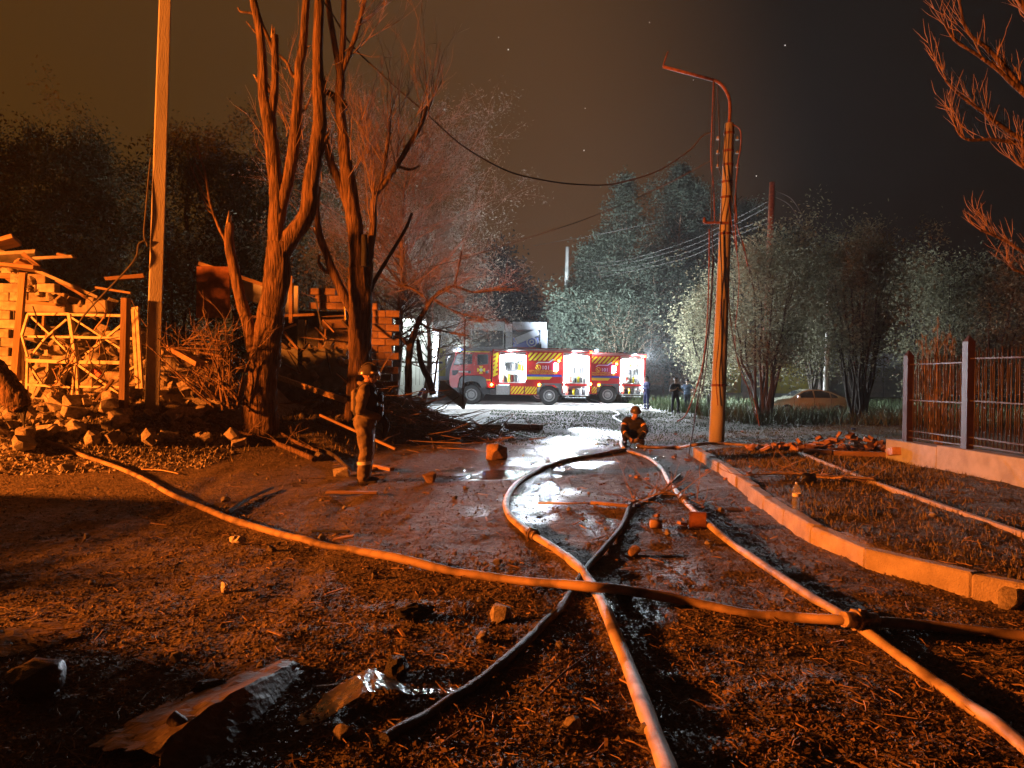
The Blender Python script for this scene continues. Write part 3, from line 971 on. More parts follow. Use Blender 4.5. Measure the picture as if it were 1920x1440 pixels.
# ---- bare tree in front, forked, left of centre
def tree_one():
    D = 15.5
    b = at(488, 800, D); b.z = hz(b.x, b.y)
    root = thing('bare_tree', 'forked bare tree with furrowed orange-lit trunk nearest the rubble', 'tree', tuple(b), group='bare blasted trees')
    L = lambda px, **k: limb(root, px, D, **k)
    L([(478, 815, 84), (486, 792, 66), (491, 720, 54), (500, 650, 52), (510, 585, 50), (519, 520, 46), (523, 455, 42)], name='trunk', n=30)
    L([(520, 470, 36), (519, 420, 30), (520, 367, 28), (512, 290, 26), (504, 226, 26), (494, 180, 19), (492, 121, 17), (488, 64, 15), (476, 5, 14), (470, -40, 12)], n=20)
    L([(505, 240, 14), (513, 190, 15), (516, 150, 14), (516, 112, 13), (515, 66, 13)], broken=True)
    L([(519, 120, 6), (508, 85, 8), (492, 48, 8), (478, 10, 10), (470, -20, 9)])
    L([(521, 420, 26), (530, 375, 24), (541, 335, 22), (549, 287, 21), (555, 232, 20), (559, 176, 17), (561, 128, 16), (568, 88, 15), (572, 32, 14), (577, -30, 13)], n=18)
    L([(525, 480, 34), (545, 447, 34), (575, 402, 31), (584, 340, 29), (593, 280, 27), (600, 224, 26), (597, 160, 22), (596, 96, 19), (599, 0, 17), (600, -60, 15)], n=20)
    L([(593, 300, 14), (603, 278, 13), (613, 255, 10)], broken=True)
    L([(601, 235, 12), (606, 195, 11), (608, 152, 8)], broken=True)
    L([(476, 660, 26), (466, 612, 23), (451, 559, 21), (438, 501, 19), (430, 455, 18), (432, 418, 14)], broken=True, n=16)
    sp, _ = L([(427, 460, 7), (412, 430, 6), (400, 400, 5), (392, 372, 5), (385, 326, 4.5), (376, 295, 4), (369, 268, 3)], name='thin_branch')
    L([(391, 376, 4), (378, 355, 3.5), (366, 332, 3), (355, 304, 2)], name='thin_branch')
    L([(388, 345, 3), (377, 325, 3), (366, 306, 2)], name='thin_branch')
    L([(394, 390, 3), (382, 374, 2.4), (372, 352, 2)], name='thin_branch')
    L([(400, 402, 2.6), (389, 393, 2.4), (381, 380, 2)], name='thin_branch')
    L([(560, 150, 7), (548, 140, 6), (538, 118, 6), (524, 104, 5)], name='thin_branch')
    L([(492, 165, 8), (484, 152, 7), (480, 146, 5)], broken=True)
    L([(506, 175, 8), (500, 158, 7), (497, 150, 5)], broken=True)
    L([(560, 215, 4), (575, 200, 4), (584, 175, 3), (588, 145, 3)], name='thin_branch')
    L([(568, 95, 6), (574, 90, 5), (577, 88, 4)], broken=True)
    L([(480, 28, 5), (468, 24, 5), (452, 22, 4), (446, 14, 3)], name='thin_branch')
    L([(486, 70, 3), (474, 55, 3), (462, 40, 2.5)], name='thin_branch')
    st = []
    for u, v in ((552, 250), (545, 300), (522, 330), (511, 280), (556, 190), (536, 130), (598, 200)):
        p = at(u, v, D)
        for k in range(2):
            st.append((p, (random.uniform(-.7, .7), random.uniform(-.5, .5), .7), random.uniform(.5, 1.0), .010))
    twigs_obj(root, st, 2, per=3)
tree_one()

def tree_two():
    D = 17.5
    b = at(672, 790, D); b.z = hz(b.x, b.y)
    root = thing('bare_tree', 'bare tree with spreading twig brooms behind the standing firefighter', 'tree', tuple(b), group='bare blasted trees')
    L = lambda px, **k: limb(root, px, D, **k)
    L([(666, 820, 60), (671, 760, 46), (674, 690, 42), (675, 630, 42), (676, 580, 43), (676, 540, 42), (671, 500, 36)], name='trunk', n=28)
    L([(672, 520, 34), (668, 450, 30), (659, 385, 26), (648, 303, 23), (642, 240, 19), (636, 192, 17), (639, 146, 16), (636, 120, 15)], n=18)
    L([(637, 135, 12), (627, 82, 11), (616, 10, 10), (612, -40, 9)])
    L([(638, 135, 12), (643, 82, 12), (645, 10, 11), (646, -40, 10)])
    L([(640, 140, 10), (652, 108, 10), (667, 66, 9), (679, 20, 9), (690, -30, 8)])
    L([(656, 400, 15), (640, 352, 16), (624, 314, 15), (612, 275, 13), (607, 258, 10)], broken=True)
    L([(668, 590, 20), (652, 568, 19), (636, 535, 17), (622, 505, 16), (611, 472, 14), (600, 443, 13), (594, 395, 11), (598, 350, 8)], n=12)
    L([(624, 512, 9), (608, 507, 8), (598, 492, 7), (599, 478, 5)])
    L([(603, 450, 7), (596, 440, 6), (592, 432, 4)], broken=True)
    L([(684, 560, 22), (690, 520, 16), (694, 470, 15), (700, 420, 13), (702, 370, 12), (722, 342, 11), (745, 310, 10), (772, 264, 9), (790, 235, 8), (800, 200, 7)], n=10)
    L([(676, 470, 13), (676, 430, 11), (670, 390, 10), (662, 330, 8)], n=8)
    L([(712, 352, 8), (722, 305, 7), (728, 260, 6), (732, 225, 5)])
    L([(745, 312, 6), (770, 318, 5), (787, 310, 4)])
    L([(640, 205, 13), (645, 195, 14), (648, 206, 10)], mat='charred')
    L([(612, 172, 10), (625, 180, 12), (636, 196, 12)], mat='charred')
    L([(694, 545, 10, .1), (706, 520, 8, .3), (730, 480, 7, .6), (760, 430, 6, .9), (772, 400, 5, 1)], mat='bark_dark')
    L([(684, 500, 14, -.2), (684, 470, 13, -.2), (683, 440, 10, -.2)], mat='charred')
    # twig brooms
    st = []
    def fan(u, v, n, L0, L1, dx, r_=.014, w=.35):
        p = at(u, v, D)
        for k in range(max(2, int(n * .7))):
            st.append((p + Vector((random.uniform(-.05, .05), random.uniform(-.3, .3), random.uniform(-.2, .2))),
                       (dx + random.uniform(-w, w), random.uniform(-.5, .5), random.uniform(.6, 1.0)), random.uniform(L0, L1), r_))
    fan(800, 205, 7, 1.0, 1.7, .05, .018); fan(790, 235, 4, 1.0, 1.5, .2); fan(806, 190, 4, .8, 1.3, .1); fan(772, 264, 2, .8, 1.3, .4); fan(732, 230, 6, .9, 1.6, .1); fan(728, 260, 5, .9, 1.5, .1)
    fan(722, 305, 6, .9, 1.6, -.1); fan(702, 370, 6, 1.2, 2.0, -.1); fan(745, 310, 6, 1.0, 1.7, .05); fan(700, 420, 6, 1.0, 1.9, .0)
    fan(680, 240, 5, .8, 1.3, .3); fan(690, 300, 6, .8, 1.6, 0.); fan(660, 330, 6, .8, 1.5, .3); fan(662, 300, 4, .8, 1.4, .2)
    fan(679, 20, 4, .9, 1.5, .6); fan(667, 66, 5, .9, 1.5, 1.1, w=.5); fan(652, 108, 5, .8, 1.5, 1.3, w=.4); fan(672, 40, 5, 1.0, 1.6, 1.6, w=.5)
    fan(760, 280, 5, .8, 1.3, .2); fan(690, -20, 5, .8, 1.4, .6); fan(598, 350, 5, .6, 1.2, 0); fan(624, 314, 3, .6, 1.1, -.1); fan(787, 310, 4, .4, .8, .9); fan(612, 275, 3, .5, .9, 0)
    fan(640, 240, 3, .6, 1.1, -.3); fan(600, 440, 4, .5, .9, 0); fan(560, 260, 6, .9, 1.5, 0); fan(540, 250, 6, .8, 1.3, 0)
    twigs_obj(root, [(a_, b_, L_ * 1.1, r_ * 1.25) for a_, b_, L_, r_ in st], 3, per=3, K=6, up=.5, spread=.42, shrink=.55)
tree_two()

# ---- leaf trees
def leafy(name, label, base, h, w, n_limb, n_leaf, leaf, leafmat, barkmat='bark_dark', crown=.25, shape='round', stems=1, r0=.16, spread=.12, group=None,
          per=5, twigs=True, lean=(0, 0), aspect=.45, droop=0., sub_tw=True, jag=.35, leaf_sig=2.2, low=0.):
    root = thing(name, label, 'tree', tuple(base), group=group)
    K = 9
    tt = np.linspace(0, 1, K)
    SP = np.zeros((stems, K, 3)); SR = np.zeros((stems, K)); hs = np.zeros(stems)
    for s in range(stems):
        a = 2 * math.pi * s / stems + rng.uniform(-.5, .5)
        out = (spread * h * rng.uniform(.5, 1.2)) if stems > 1 else 0
        hh = h * (rng.uniform(.78, 1.0) if s else 1.0)
        hs[s] = hh
        wob = np.cumsum(rng.normal(size=(K, 2)) * .012 * h, 0); wob[0] = 0
        SP[s, :, 0] = math.cos(a) * out * tt ** 1.2 + wob[:, 0] + lean[0] * h * tt + (math.cos(a) * .25 if stems > 1 else 0)
        SP[s, :, 1] = math.sin(a) * out * tt ** 1.2 + wob[:, 1] + lean[1] * h * tt + (math.sin(a) * .25 if stems > 1 else 0)
        SP[s, :, 2] = hh * .97 * tt - .1
        SR[s] = r0 * (1 - .92 * tt)
    V, F = tubes_np(SP, SR, 7)
    if stems == 1:
        mkobj('trunk', mesh_np('trunk', V, F, barkmat, True), root)
    else:
        for s in range(stems):
            V, F = tubes_np(SP[s:s + 1], SR[s:s + 1], 6)
            mkobj('stem', mesh_np('stem', V, F, barkmat, True), root)
    def env(t):
        if shape == 'round': e = np.sqrt(np.clip(1 - ((t - .55) / .5) ** 2, .02, 1))
        elif shape == 'col': e = np.clip(np.minimum(1.0, (1.04 - t) * 2.6), .06, 1) * np.clip(.35 + t * 3, 0, 1)
        elif shape == 'cone': e = np.clip(1.05 - t, .03, 1)
        else: e = np.clip(.4 + .9 * t, 0, 1) * np.sqrt(np.clip((1.06 - t) * 2.2, .02, 1))
        return e
    st = []
    for i in range(n_limb):
        s = rng.integers(stems)
        t = crown + (.97 - crown) * rng.random() ** .85
        f = t * (K - 1); k = min(int(f), K - 2)
        p = SP[s, k] + (SP[s, k + 1] - SP[s, k]) * (f - k)
        a = rng.uniform(0, 2 * math.pi)
        Ln = w / 2 * float(env((t - low) / (1 - low))) * rng.uniform(1 - jag * 1.4, 1 + jag)
        upw = .9 if shape in ('col',) else (.15 if shape == 'cone' else .5)
        if stems > 1: Ln *= .75
        st.append((p, (math.cos(a), math.sin(a), upw + rng.normal() * .2 - droop), max(Ln, .25) * (1.15 if shape == 'col' else 1), max(.006, r0 * .26 * (1 - t) + .008)))
    g = grow(st, 3 if sub_tw else 2, K=5, up=.4 - droop, spread=.55, shrink=.5, per=per, wob=.12)
    V, F = join_np([tubes_np(P, Rr, 3) for P, Rr in (g if twigs else g[:2])])
    mkobj('branches', mesh_np('branches', V, F, barkmat, True), root)['kind'] = 'stuff'
    P = g[-1][0]
    if sub_tw and len(g) > 2:
        A_ = np.concatenate([g[-1][0][:, 1:].reshape(-1, 3), g[-2][0][:, 2:].reshape(-1, 3)])
    else:
        A_ = P[:, 1:].reshape(-1, 3)
    if n_leaf:
        # clumps: some twig points carry many leaves, some none
        wgt = rng.random(len(A_)) ** 2.2; wgt /= wgt.sum()
        idx = rng.choice(len(A_), n_leaf, p=wgt)
        C = A_[idx] + rng.normal(size=(n_leaf, 3)) * leaf * leaf_sig
        C[:, 2] = np.maximum(C[:, 2], .1)
        sz = leaf * rng.uniform(.55, 1.3, (n_leaf, 1))
        A = rand_dirs(n_leaf); A[:, 2] = A[:, 2] * .8 - droop * .6
        A /= np.linalg.norm(A, axis=1, keepdims=True)
        B = np.cross(A, rand_dirs(n_leaf)); B /= np.linalg.norm(B, axis=1, keepdims=True) + 1e-9
        V, F = quads_np(C, A * sz * .5, B * sz * .5 * aspect)
        mkobj('crown', mesh_np('crown', V, F, leafmat), root)['kind'] = 'stuff'
    return root

def T(u, vb, d, **k):
    p = at(u, vb, d)
    return Vector((p.x, p.y, hz(p.x, p.y) - .05))
def H_(u, vtop, d):
    return at(u, vtop, d).z
LG = 'dark trees behind the ruins'
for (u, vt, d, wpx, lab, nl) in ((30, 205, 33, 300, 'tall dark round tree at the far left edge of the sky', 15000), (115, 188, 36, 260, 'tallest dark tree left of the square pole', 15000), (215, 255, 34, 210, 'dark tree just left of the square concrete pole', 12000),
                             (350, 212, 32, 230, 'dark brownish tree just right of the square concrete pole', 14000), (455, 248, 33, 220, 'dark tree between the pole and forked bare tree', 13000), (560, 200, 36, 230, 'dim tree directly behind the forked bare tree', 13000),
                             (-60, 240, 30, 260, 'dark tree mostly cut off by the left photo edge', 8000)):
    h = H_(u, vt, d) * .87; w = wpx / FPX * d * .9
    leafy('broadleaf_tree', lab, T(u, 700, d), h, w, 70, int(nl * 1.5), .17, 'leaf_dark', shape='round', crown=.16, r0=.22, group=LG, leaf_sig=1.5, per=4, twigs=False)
# bush screen under the tree line
for (u, vt, d, wpx, lab, nl, mt) in ((160, 470, 27, 190, 'low dim bush behind the stepped block wall', 7000, 'leaf_olive'), (330, 440, 27, 180, 'low dim bush behind the square pole', 7000, 'leaf_olive'), (565, 470, 29, 170, 'greenish bush behind the ruined shed roof', 7000, 'leaf_olive'), (670, 440, 30, 200, 'grey green bush behind the second bare tree', 8000, 'leaf_olive')):
    leafy('bush', lab, T(u, 700, d), H_(u, vt, d), wpx / FPX * d, 40, nl, .16, mt, shape='round', crown=.06, stems=3, r0=.08, group='bushes behind the ruins', twigs=False)
# pale feathery tree
leafy('feathery_tree', 'pale feathery tree leaning right beside the kiosks', T(735, 720, 27), H_(800, 262, 27) * .92, 6.6, 130, 58000, .10, 'leaf_pale', 'twig_pink', crown=.22, shape='round', r0=.2, lean=(.13, 0), aspect=.22, per=4, leaf_sig=1.5)
leafy('feathery_tree', 'smaller pale feathery tree with grey green leaves above white kiosk', T(790, 720, 31), H_(800, 420, 31), 5.6, 80, 30000, .11, 'leaf_pale', 'twig_pink', crown=.2, shape='round', r0=.14, aspect=.3, per=4)
# dark conifers far behind the kiosks
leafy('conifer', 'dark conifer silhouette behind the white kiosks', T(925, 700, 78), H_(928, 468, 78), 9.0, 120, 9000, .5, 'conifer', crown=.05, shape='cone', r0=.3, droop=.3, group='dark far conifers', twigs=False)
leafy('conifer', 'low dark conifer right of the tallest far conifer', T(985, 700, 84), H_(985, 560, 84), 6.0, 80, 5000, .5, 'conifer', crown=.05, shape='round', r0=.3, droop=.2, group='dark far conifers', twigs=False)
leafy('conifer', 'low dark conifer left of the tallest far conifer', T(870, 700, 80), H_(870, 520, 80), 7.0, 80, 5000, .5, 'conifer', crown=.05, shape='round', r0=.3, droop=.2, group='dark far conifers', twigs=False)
# poplars behind the engines
PG = 'poplars behind the fire engines'
for (u, vt, d, wpx, lab, nl) in ((1245, 303, 64, 120, 'tallest poplar behind the fire engines', 17000), (1180, 322, 63, 95, 'second tall poplar left of the tallest one', 14000), (1315, 338, 66, 100, 'poplar just left of the orange light pole top', 13000), (1130, 425, 62, 95, 'mid height poplar left of the tall poplars', 12000),
                             (1092, 452, 64, 80, 'pale poplar beside the thin grey pole', 9000), (1395, 372, 68, 110, 'dark poplar between the two right poles', 12000), (1210, 480, 60, 130, 'lower bushy poplar directly behind the far engine', 12000), (1290, 500, 60, 130, 'lower bushy poplar behind the two bystanders', 12000), (1450, 420, 70, 110, 'dark poplar behind the red brown pole', 10000), (1160, 560, 58, 140, 'low poplar thicket behind the engine roofs', 10000)):
    leafy('poplar', lab, T(u, 700, d), H_(u, vt, d), wpx / FPX * d, 85, int(nl * 1.5), .20, 'leaf_poplar', 'twig', crown=.06, shape='col', r0=.28, group=PG, aspect=.6, per=4, leaf_sig=1.6, twigs=False)
leafy('maple', 'small green lit tree at the left of the poplar row', T(1045, 700, 60), H_(1045, 540, 60), 4.0, 60, 9000, .28, 'leaf_poplar', 'twig', crown=.1, shape='cone', r0=.16, aspect=.6)
# thicket right: many thin stems
SG = 'many stemmed shrubs on the right'
leafy('shrub', 'leafy many stemmed shrub right behind the orange pole', on(1432, 780, 33), H_(1420, 432, 33), 5.6, 120, 20000, .15, 'leaf_olive', 'bark_dark', crown=.22, shape='vase', stems=13, r0=.075, spread=.17, group=SG, per=4, twigs=False)
leafy('shrub', 'many stemmed tall shrub to the right of the parked car', on(1612, 782, 33), H_(1610, 392, 33), 5.4, 120, 20000, .15, 'leaf_olive', 'bark_dark', crown=.25, shape='vase', stems=16, r0=.075, spread=.15, group=SG, per=4, twigs=False)
leafy('shrub', 'pale leafy shrub crown behind and above the parked car', on(1530, 760, 47), H_(1540, 470, 47), 6.5, 90, 14000, .2, 'leaf_olive', 'bark_dark', crown=.2, shape='round', stems=5, r0=.1, spread=.14, group=SG, per=4, twigs=False)
leafy('shrub', 'bright green shrub just left of the orange pole', on(1335, 760, 44), H_(1335, 520, 44), 4.0, 80, 11000, .18, 'leaf_olive', 'bark_dark', crown=.15, shape='round', stems=6, r0=.08, spread=.13, group=SG, per=4, twigs=False)
leafy('shrub', 'dim brown shrub behind the fence corner post', on(1745, 780, 37), H_(1745, 470, 37), 5.0, 90, 13000, .17, 'leaf_olive', 'bark_dark', crown=.12, shape='round', stems=8, r0=.08, spread=.16, group=SG, per=4, twigs=False)
leafy('shrub', 'dim brown shrub behind the right hand fence panel', on(1860, 780, 36), H_(1860, 462, 36), 5.6, 90, 13000, .17, 'leaf_olive', 'bark_dark', crown=.1, shape='round', stems=8, r0=.08, spread=.16, group=SG, per=4, twigs=False)
leafy('shrub', 'dark shrub cut off by the right photo edge', on(1990, 780, 34), H_(1960, 480, 34), 5.6, 70, 9000, .17, 'leaf_olive', 'bark_dark', crown=.1, shape='round', stems=6, r0=.08, spread=.16, group=SG, per=4, twigs=False)

# ---- bare tree reaching in at the top right
def right_tree():
    D = 9.5
    b = at(2085, 900, D); b.z = hz(b.x, b.y)
    root = thing('bare_tree', 'bare tree branches reaching in at the upper right corner', 'tree', tuple(b), group='bare blasted trees')
    L = lambda px, **k: limb(root, px, D, **k)
    L([(2085, 910, 60), (2080, 700, 52), (2070, 500, 46), (2060, 330, 40), (2050, 200, 34), (2040, 60, 28)], name='trunk', n=18)
    mains = [[(2052, 260, 22), (1985, 205, 16), (1920, 170, 12), (1890, 135, 10), (1855, 95, 8), (1815, 60, 6), (1801, 15, 4), (1798, -30, 3)],
             [(2055, 290, 20), (1990, 225, 14), (1925, 180, 10), (1870, 130, 8), (1825, 98, 6), (1790, 75, 5), (1770, 40, 3)],
             [(2058, 320, 18), (1985, 300, 13), (1920, 265, 10), (1870, 232, 8), (1835, 205, 6), (1795, 175, 4), (1772, 150, 3)],
             [(2060, 340, 16), (1990, 300, 10), (1920, 272, 8), (1860, 262, 6), (1815, 262, 5), (1795, 245, 4), (1783, 210, 3)],
             [(2066, 540, 16), (1990, 505, 11), (1935, 482, 8), (1890, 455, 6), (1860, 440, 5), (1838, 432, 3)],
             [(2064, 420, 12), (1975, 340, 8), (1925, 318, 6), (1905, 298, 4), (1897, 280, 3)],
             [(2066, 600, 12), (1985, 535, 7), (1920, 512, 5), (1899, 506, 3)],
             [(2045, 150, 18), (1985, 90, 13), (1930, 30, 10), (1895, -30, 8)]]
    st = []
    for px in mains:
        sp, rad = L(px, name='branch', n=8)
        m = len(sp)
        for k in range(15):
            i = int(m * random.uniform(.30, .99)); i = min(i, m - 2)
            t = (sp[i + 1] - sp[i]).normalized()
            st.append((sp[i], (t.x * .8 + random.uniform(-.4, .25), random.uniform(-.6, .6), t.z * .6 + random.uniform(.25, .9)), random.uniform(.22, .62), max(rad[i] * .42, .0055)))
    twigs_obj(root, st, 2, per=3, mat='twig', up=.6, spread=.4, shrink=.55)
right_tree()

# ---- small bare tree in front of the white kiosk
def small_tree():
    D = 22.5
    b = at(766, 745, D); b.z = hz(b.x, b.y)
    root = thing('bare_tree', 'small crooked reddish bare tree left of the fire engine cab', 'tree', tuple(b), group='bare blasted trees')
    L = lambda px, **k: limb(root, px, D, **k)
    L([(764, 760, 16), (766, 723, 14), (766, 680, 13), (769, 648, 13), (777, 628, 11), (785, 603, 10), (800, 577, 9), (812, 560, 8), (830, 545, 7), (852, 537, 5), (890, 548, 4), (950, 540, 2.5)], name='trunk', n=10)
    L([(768, 652, 8), (760, 642, 7), (752, 634, 6), (738, 629, 4)])
    L([(812, 740, 13), (804, 712, 12), (792, 688, 10), (786, 660, 9), (784, 638, 7)], mat='bark_dark', broken=True)
    L([(800, 578, 6), (798, 560, 5), (770, 540, 4), (745, 535, 3)])
    L([(812, 560, 5), (835, 575, 4), (870, 590, 3), (915, 600, 2)])
    L([(785, 605, 4), (805, 615, 3), (850, 625, 3), (880, 630, 2)])
    L([(852, 537, 4), (860, 500, 3), (866, 470, 2)])
    st = []
    for u, v, dx in ((812, 560, .3), (830, 545, .4), (852, 537, .4), (870, 590, .8), (890, 548, .9), (850, 625, .8), (800, 577, -.4), (770, 540, -.6), (866, 480, .2), (835, 575, .9), (880, 600, 1), (920, 545, .9)):
        for k in range(6):
            st.append((at(u, v, D), (dx + random.uniform(-.6, .6), random.uniform(-.6, .6), random.uniform(-.35, .6)), random.uniform(.5, 1.1), .012))
    twigs_obj(root, st, 3, per=3, mat='twig_pink', up=.1)
small_tree()

# ---- dry pale sapling behind the fence
def dry_plant():
    p = at(1762, 800, 14.6)
    root = thing('dry_sapling', 'dry yellowish sapling with drooping leaves behind the fence', 'plant', (p.x, p.y, hz(p.x, p.y)))
    st = []; SPs = []
    for k in range(11):
        a = random.uniform(0, 6.28); r_ = random.uniform(.1, .45)
        top = Vector((p.x + math.cos(a) * r_, p.y + math.sin(a) * r_, random.uniform(2.1, 2.85)))
        pts = spline([Vector((p.x, p.y, root.location.z)), Vector((p.x, p.y, 1.0)).lerp(Vector((top.x, top.y, 1.0)), .55), top], 5)
        mb = world_mb(root); mb.tube(pts, resample([.016, .006], len(pts)), 5); mb.build('stem', 'twig', root)
        SPs.append(pts)
    C, A, B = [], [], []
    for pts in SPs:
        for q in pts[4:]:
            for k in range(7):
                o = Vector((random.gauss(0, .05), random.gauss(0, .05), random.gauss(-.05, .08)))
                a = Vector((random.uniform(-.4, .4), random.uniform(-.4, .4), -1)).normalized()
                b = a.cross(Vector((random.uniform(-1, 1), random.uniform(-1, 1), .1))).normalized()
                C.append(q + o); A.append(a * random.uniform(.05, .10)); B.append(b * random.uniform(.008, .014))
    V, F = quads_np(np.array(C), np.array(A), np.array(B))
    V = V - np.array(root.location)
    mkobj('leaves', mesh_np('leaves', V, F, 'dry_grass'), root)
dry_plant()
# ================================================================== FIRE ENGINES
def fire_engine():
    """Local frame: x from the front bumper (0) to the tail (8.8), near side at y = -1.25, z up."""
    root = thing('fire_engine', 'nearer red fire engine with open lit compartments and emblem on its cab', 'fire engine', group='fire engines on the paving')
    S = -1.25
    def part(name, mat, f, parent=root, bevel=0.):
        mb = MB(); f(mb); return mb.build(name, mat, parent, bevel=bevel)
    # --- cab
    cabP = [(.10, 1.0), (.02, 1.55), (.06, 2.0), (.36, 3.05), (.46, 3.26), (2.62, 3.30), (2.62, 1.35), (2.3, 1.35), (2.15, 1.62), (1.95, 1.78), (.85, 1.78), (.66, 1.6), (.58, 1.0)]
    cab = part('cab', 'truck_red', lambda m: m.prism(cabP, S, 1.25), bevel=.02)
    part('windscreen', 'glass', lambda m: m.add([(.045, S + .1, 2.06), (.045, 1.15, 2.06), (.335, 1.15, 3.0), (.335, S + .1, 3.0)], [(0, 1, 2, 3)]), cab)
    for x0, x1, x2 in ((.32, 1.42, .52), (1.78, 2.4, 1.78)):
        w = part('window', 'glass', lambda m: m.prism([(x0, 2.42), (x1, 2.5), (x1, 3.06), (x2, 3.06)], S - .012, S - .004), cab)
        part('window_frame', 'equip_dark', lambda m: (m.bar((x0, S - .01, 2.42), (x1, S - .01, 2.5), .02, .05), m.bar((x1, S - .01, 2.5), (x1, S - .01, 3.06), .02, .05), m.bar((x2, S - .01, 3.06), (x1, S - .01, 3.06), .02, .05), m.bar((x0, S - .01, 2.42), (x2, S - .01, 3.06), .02, .05)), cab)
    for x0, x1 in ((.30, 1.50), (1.70, 2.5)):
        d = part('door_seam', 'equip_dark', lambda m: (m.box((x0, S - .002, 2.4), (.012, .01, 1.4)), m.box((x1, S - .002, 2.45), (.012, .01, 1.5))), cab)
    for x in (1.30, 2.36):
        part('door_handle', 'equip_dark', lambda m: m.box((x, S - .03, 1.98), (.17, .05, .17)), cab, .02)
    part('step_recess', 'equip_dark', lambda m: m.prism([(.22, 1.78), (.2, 2.08), (.6, 2.1), (.55, 1.9), (.4, 1.76)], S - .014, S - .002), cab)
    part('name_strip', 'truck_white', lambda m: m.box((.92, S - .006, 2.0), (.62, .008, .09)), cab)
    part('roof_edge_stripe', 'truck_yellow', lambda m: m.box((1.5, S - .006, 3.24), (2.0, .012, .06)), cab)
    part('lower_stripe', 'truck_yellow', lambda m: m.box((1.75, S - .012, 1.52), (1.75, .012, .07)), cab)
    def emblem(m):
        cx, cz = 2.0, 2.12
        for k in range(4):
            a = k * math.pi / 2
            P = [(-.045, .05), (-.125, .24), (.125, .24), (.045, .05)]
            Q = [(cx + x * math.cos(a) - z * math.sin(a), cz + x * math.sin(a) + z * math.cos(a)) for x, z in P]
            m.prism(Q, S - .014, S - .003)
    part('emblem_cross', 'truck_yellow', emblem, cab)
    def rays(m):
        for k in range(8):
            a = k * math.pi / 4 + math.pi / 8
            P = [(-.04, 0), (0, .155), (.04, 0)]
            m.prism([(2.0 + x * math.cos(a) - z * math.sin(a), 2.12 + x * math.sin(a) + z * math.cos(a)) for x, z in P], S - .019, S - .006)
        m.prism([(2.0 + .09 * math.cos(i * .524), 2.12 + .09 * math.sin(i * .524)) for i in range(12)], S - .023, S - .008)
    part('emblem_star', 'truck_white', rays, cab)
    part('bumper', 'truck_grey', lambda m: m.prism([(-.12, .55), (-.14, 1.0), (.1, 1.05), (.62, 1.02), (.62, .55)], S + .02, 1.23), bevel=.02)
    hl = part('headlight', 'truck_white', lambda m: m.box((-.12, -1.0, .86), (.08, .34, .2)), bevel=.02)
    part('mirror', 'equip_dark', lambda m: (m.box((-.12, S - .22, 2.55), (.10, .24, .62)), m.bar((.1, S, 2.95), (-.1, S - .2, 2.82), .03)), cab, .015)
    part('roof_light_bar', 'truck_grey', lambda m: m.box((.72, 0, 3.36), (.34, 1.7, .13)), cab, .02)
    part('beacon', 'lamp_blue', lambda m: m.box((.60, -1.02, 3.36), (.14, .12, .11)), cab)
    part('front_marker_lamp', 'lamp_white', lambda m: m.box((.36, S - .03, 3.28), (.09, .05, .07)), cab)
    # --- crew step, chassis
    part('wheel_arch', 'truck_grey', lambda m: m.prism([(.62, 1.02), (.70, 1.56), (.92, 1.74), (2.1, 1.74), (2.32, 1.56), (2.34, 1.0), (2.05, 1.0), (1.92, 1.28), (1.62, 1.42), (1.2, 1.42), (.92, 1.28), (.78, 1.0)], S - .02, S + .35))
    part('chassis', 'equip_dark', lambda m: m.box((4.4, 0, .82), (8.0, 1.5, .35)))
    # --- body shell: roof, floor and side panels round the two openings
    body = part('body', 'truck_red', lambda m: (m.box((5.73, 0, 3.33), (6.12, 2.5, .14)), m.box((5.73, 0, 1.28), (6.12, 2.42, .12)), m.box((5.73, 1.21, 2.3), (6.12, .05, 1.9)),
                                                 m.box((2.90, -1.2, 2.3), (.44, .1, 1.92)), m.box((5.90, -1.2, 2.3), (2.30, .1, 1.92)), m.box((8.75, 0, 2.0), (.08, 2.42, 2.5)), m.box((2.72, 0, 2.3), (.08, 2.4, 1.9)), m.box((4.83, -.8, 2.3), (.06, .7, 1.9)), m.box((6.98, -.8, 2.0), (.06, .8, 2.5)), m.box((8.72, S + .03, 2.0), (.12, .1, 2.5))))
    part('roof_rail', 'alu', lambda m: (m.bar((2.8, S - .012, 3.42), (8.75, S - .012, 3.42), .035, .05), m.bar((2.8, S - .014, 3.34), (8.75, S - .014, 3.34), .02, .03)), body)
    part('roof_gear', 'equip_red', lambda m: (m.box((4.6, -.6, 3.50), (1.5, .4, .16)), m.bar((5.4, -.95, 3.47), (8.6, -.95, 3.47), .07, .08), m.bar((5.4, -.55, 3.47), (8.6, -.55, 3.47), .07, .08)), body)
    part('rear_red_lamp', 'lamp_red', lambda m: m.box((8.72, S - .02, 3.28), (.14, .06, .16)), body)
    for lx, ly, lz, sz in ((3.9, -1.2, 3.47, (.6, .12, .14)), (7.85, -1.2, 3.47, (.6, .12, .14)), (5.5, .7, 3.68, (.34, .3, .3)), (8.79, 0, 3.46, (.10, .6, .14)), (.46, -.9, 3.42, (.14, .5, .14))):  # the raised middle one serves the added poplar spotlight
        part('lamp_housing', 'truck_grey', lambda m: m.box((lx, ly, lz), sz), body, .015)
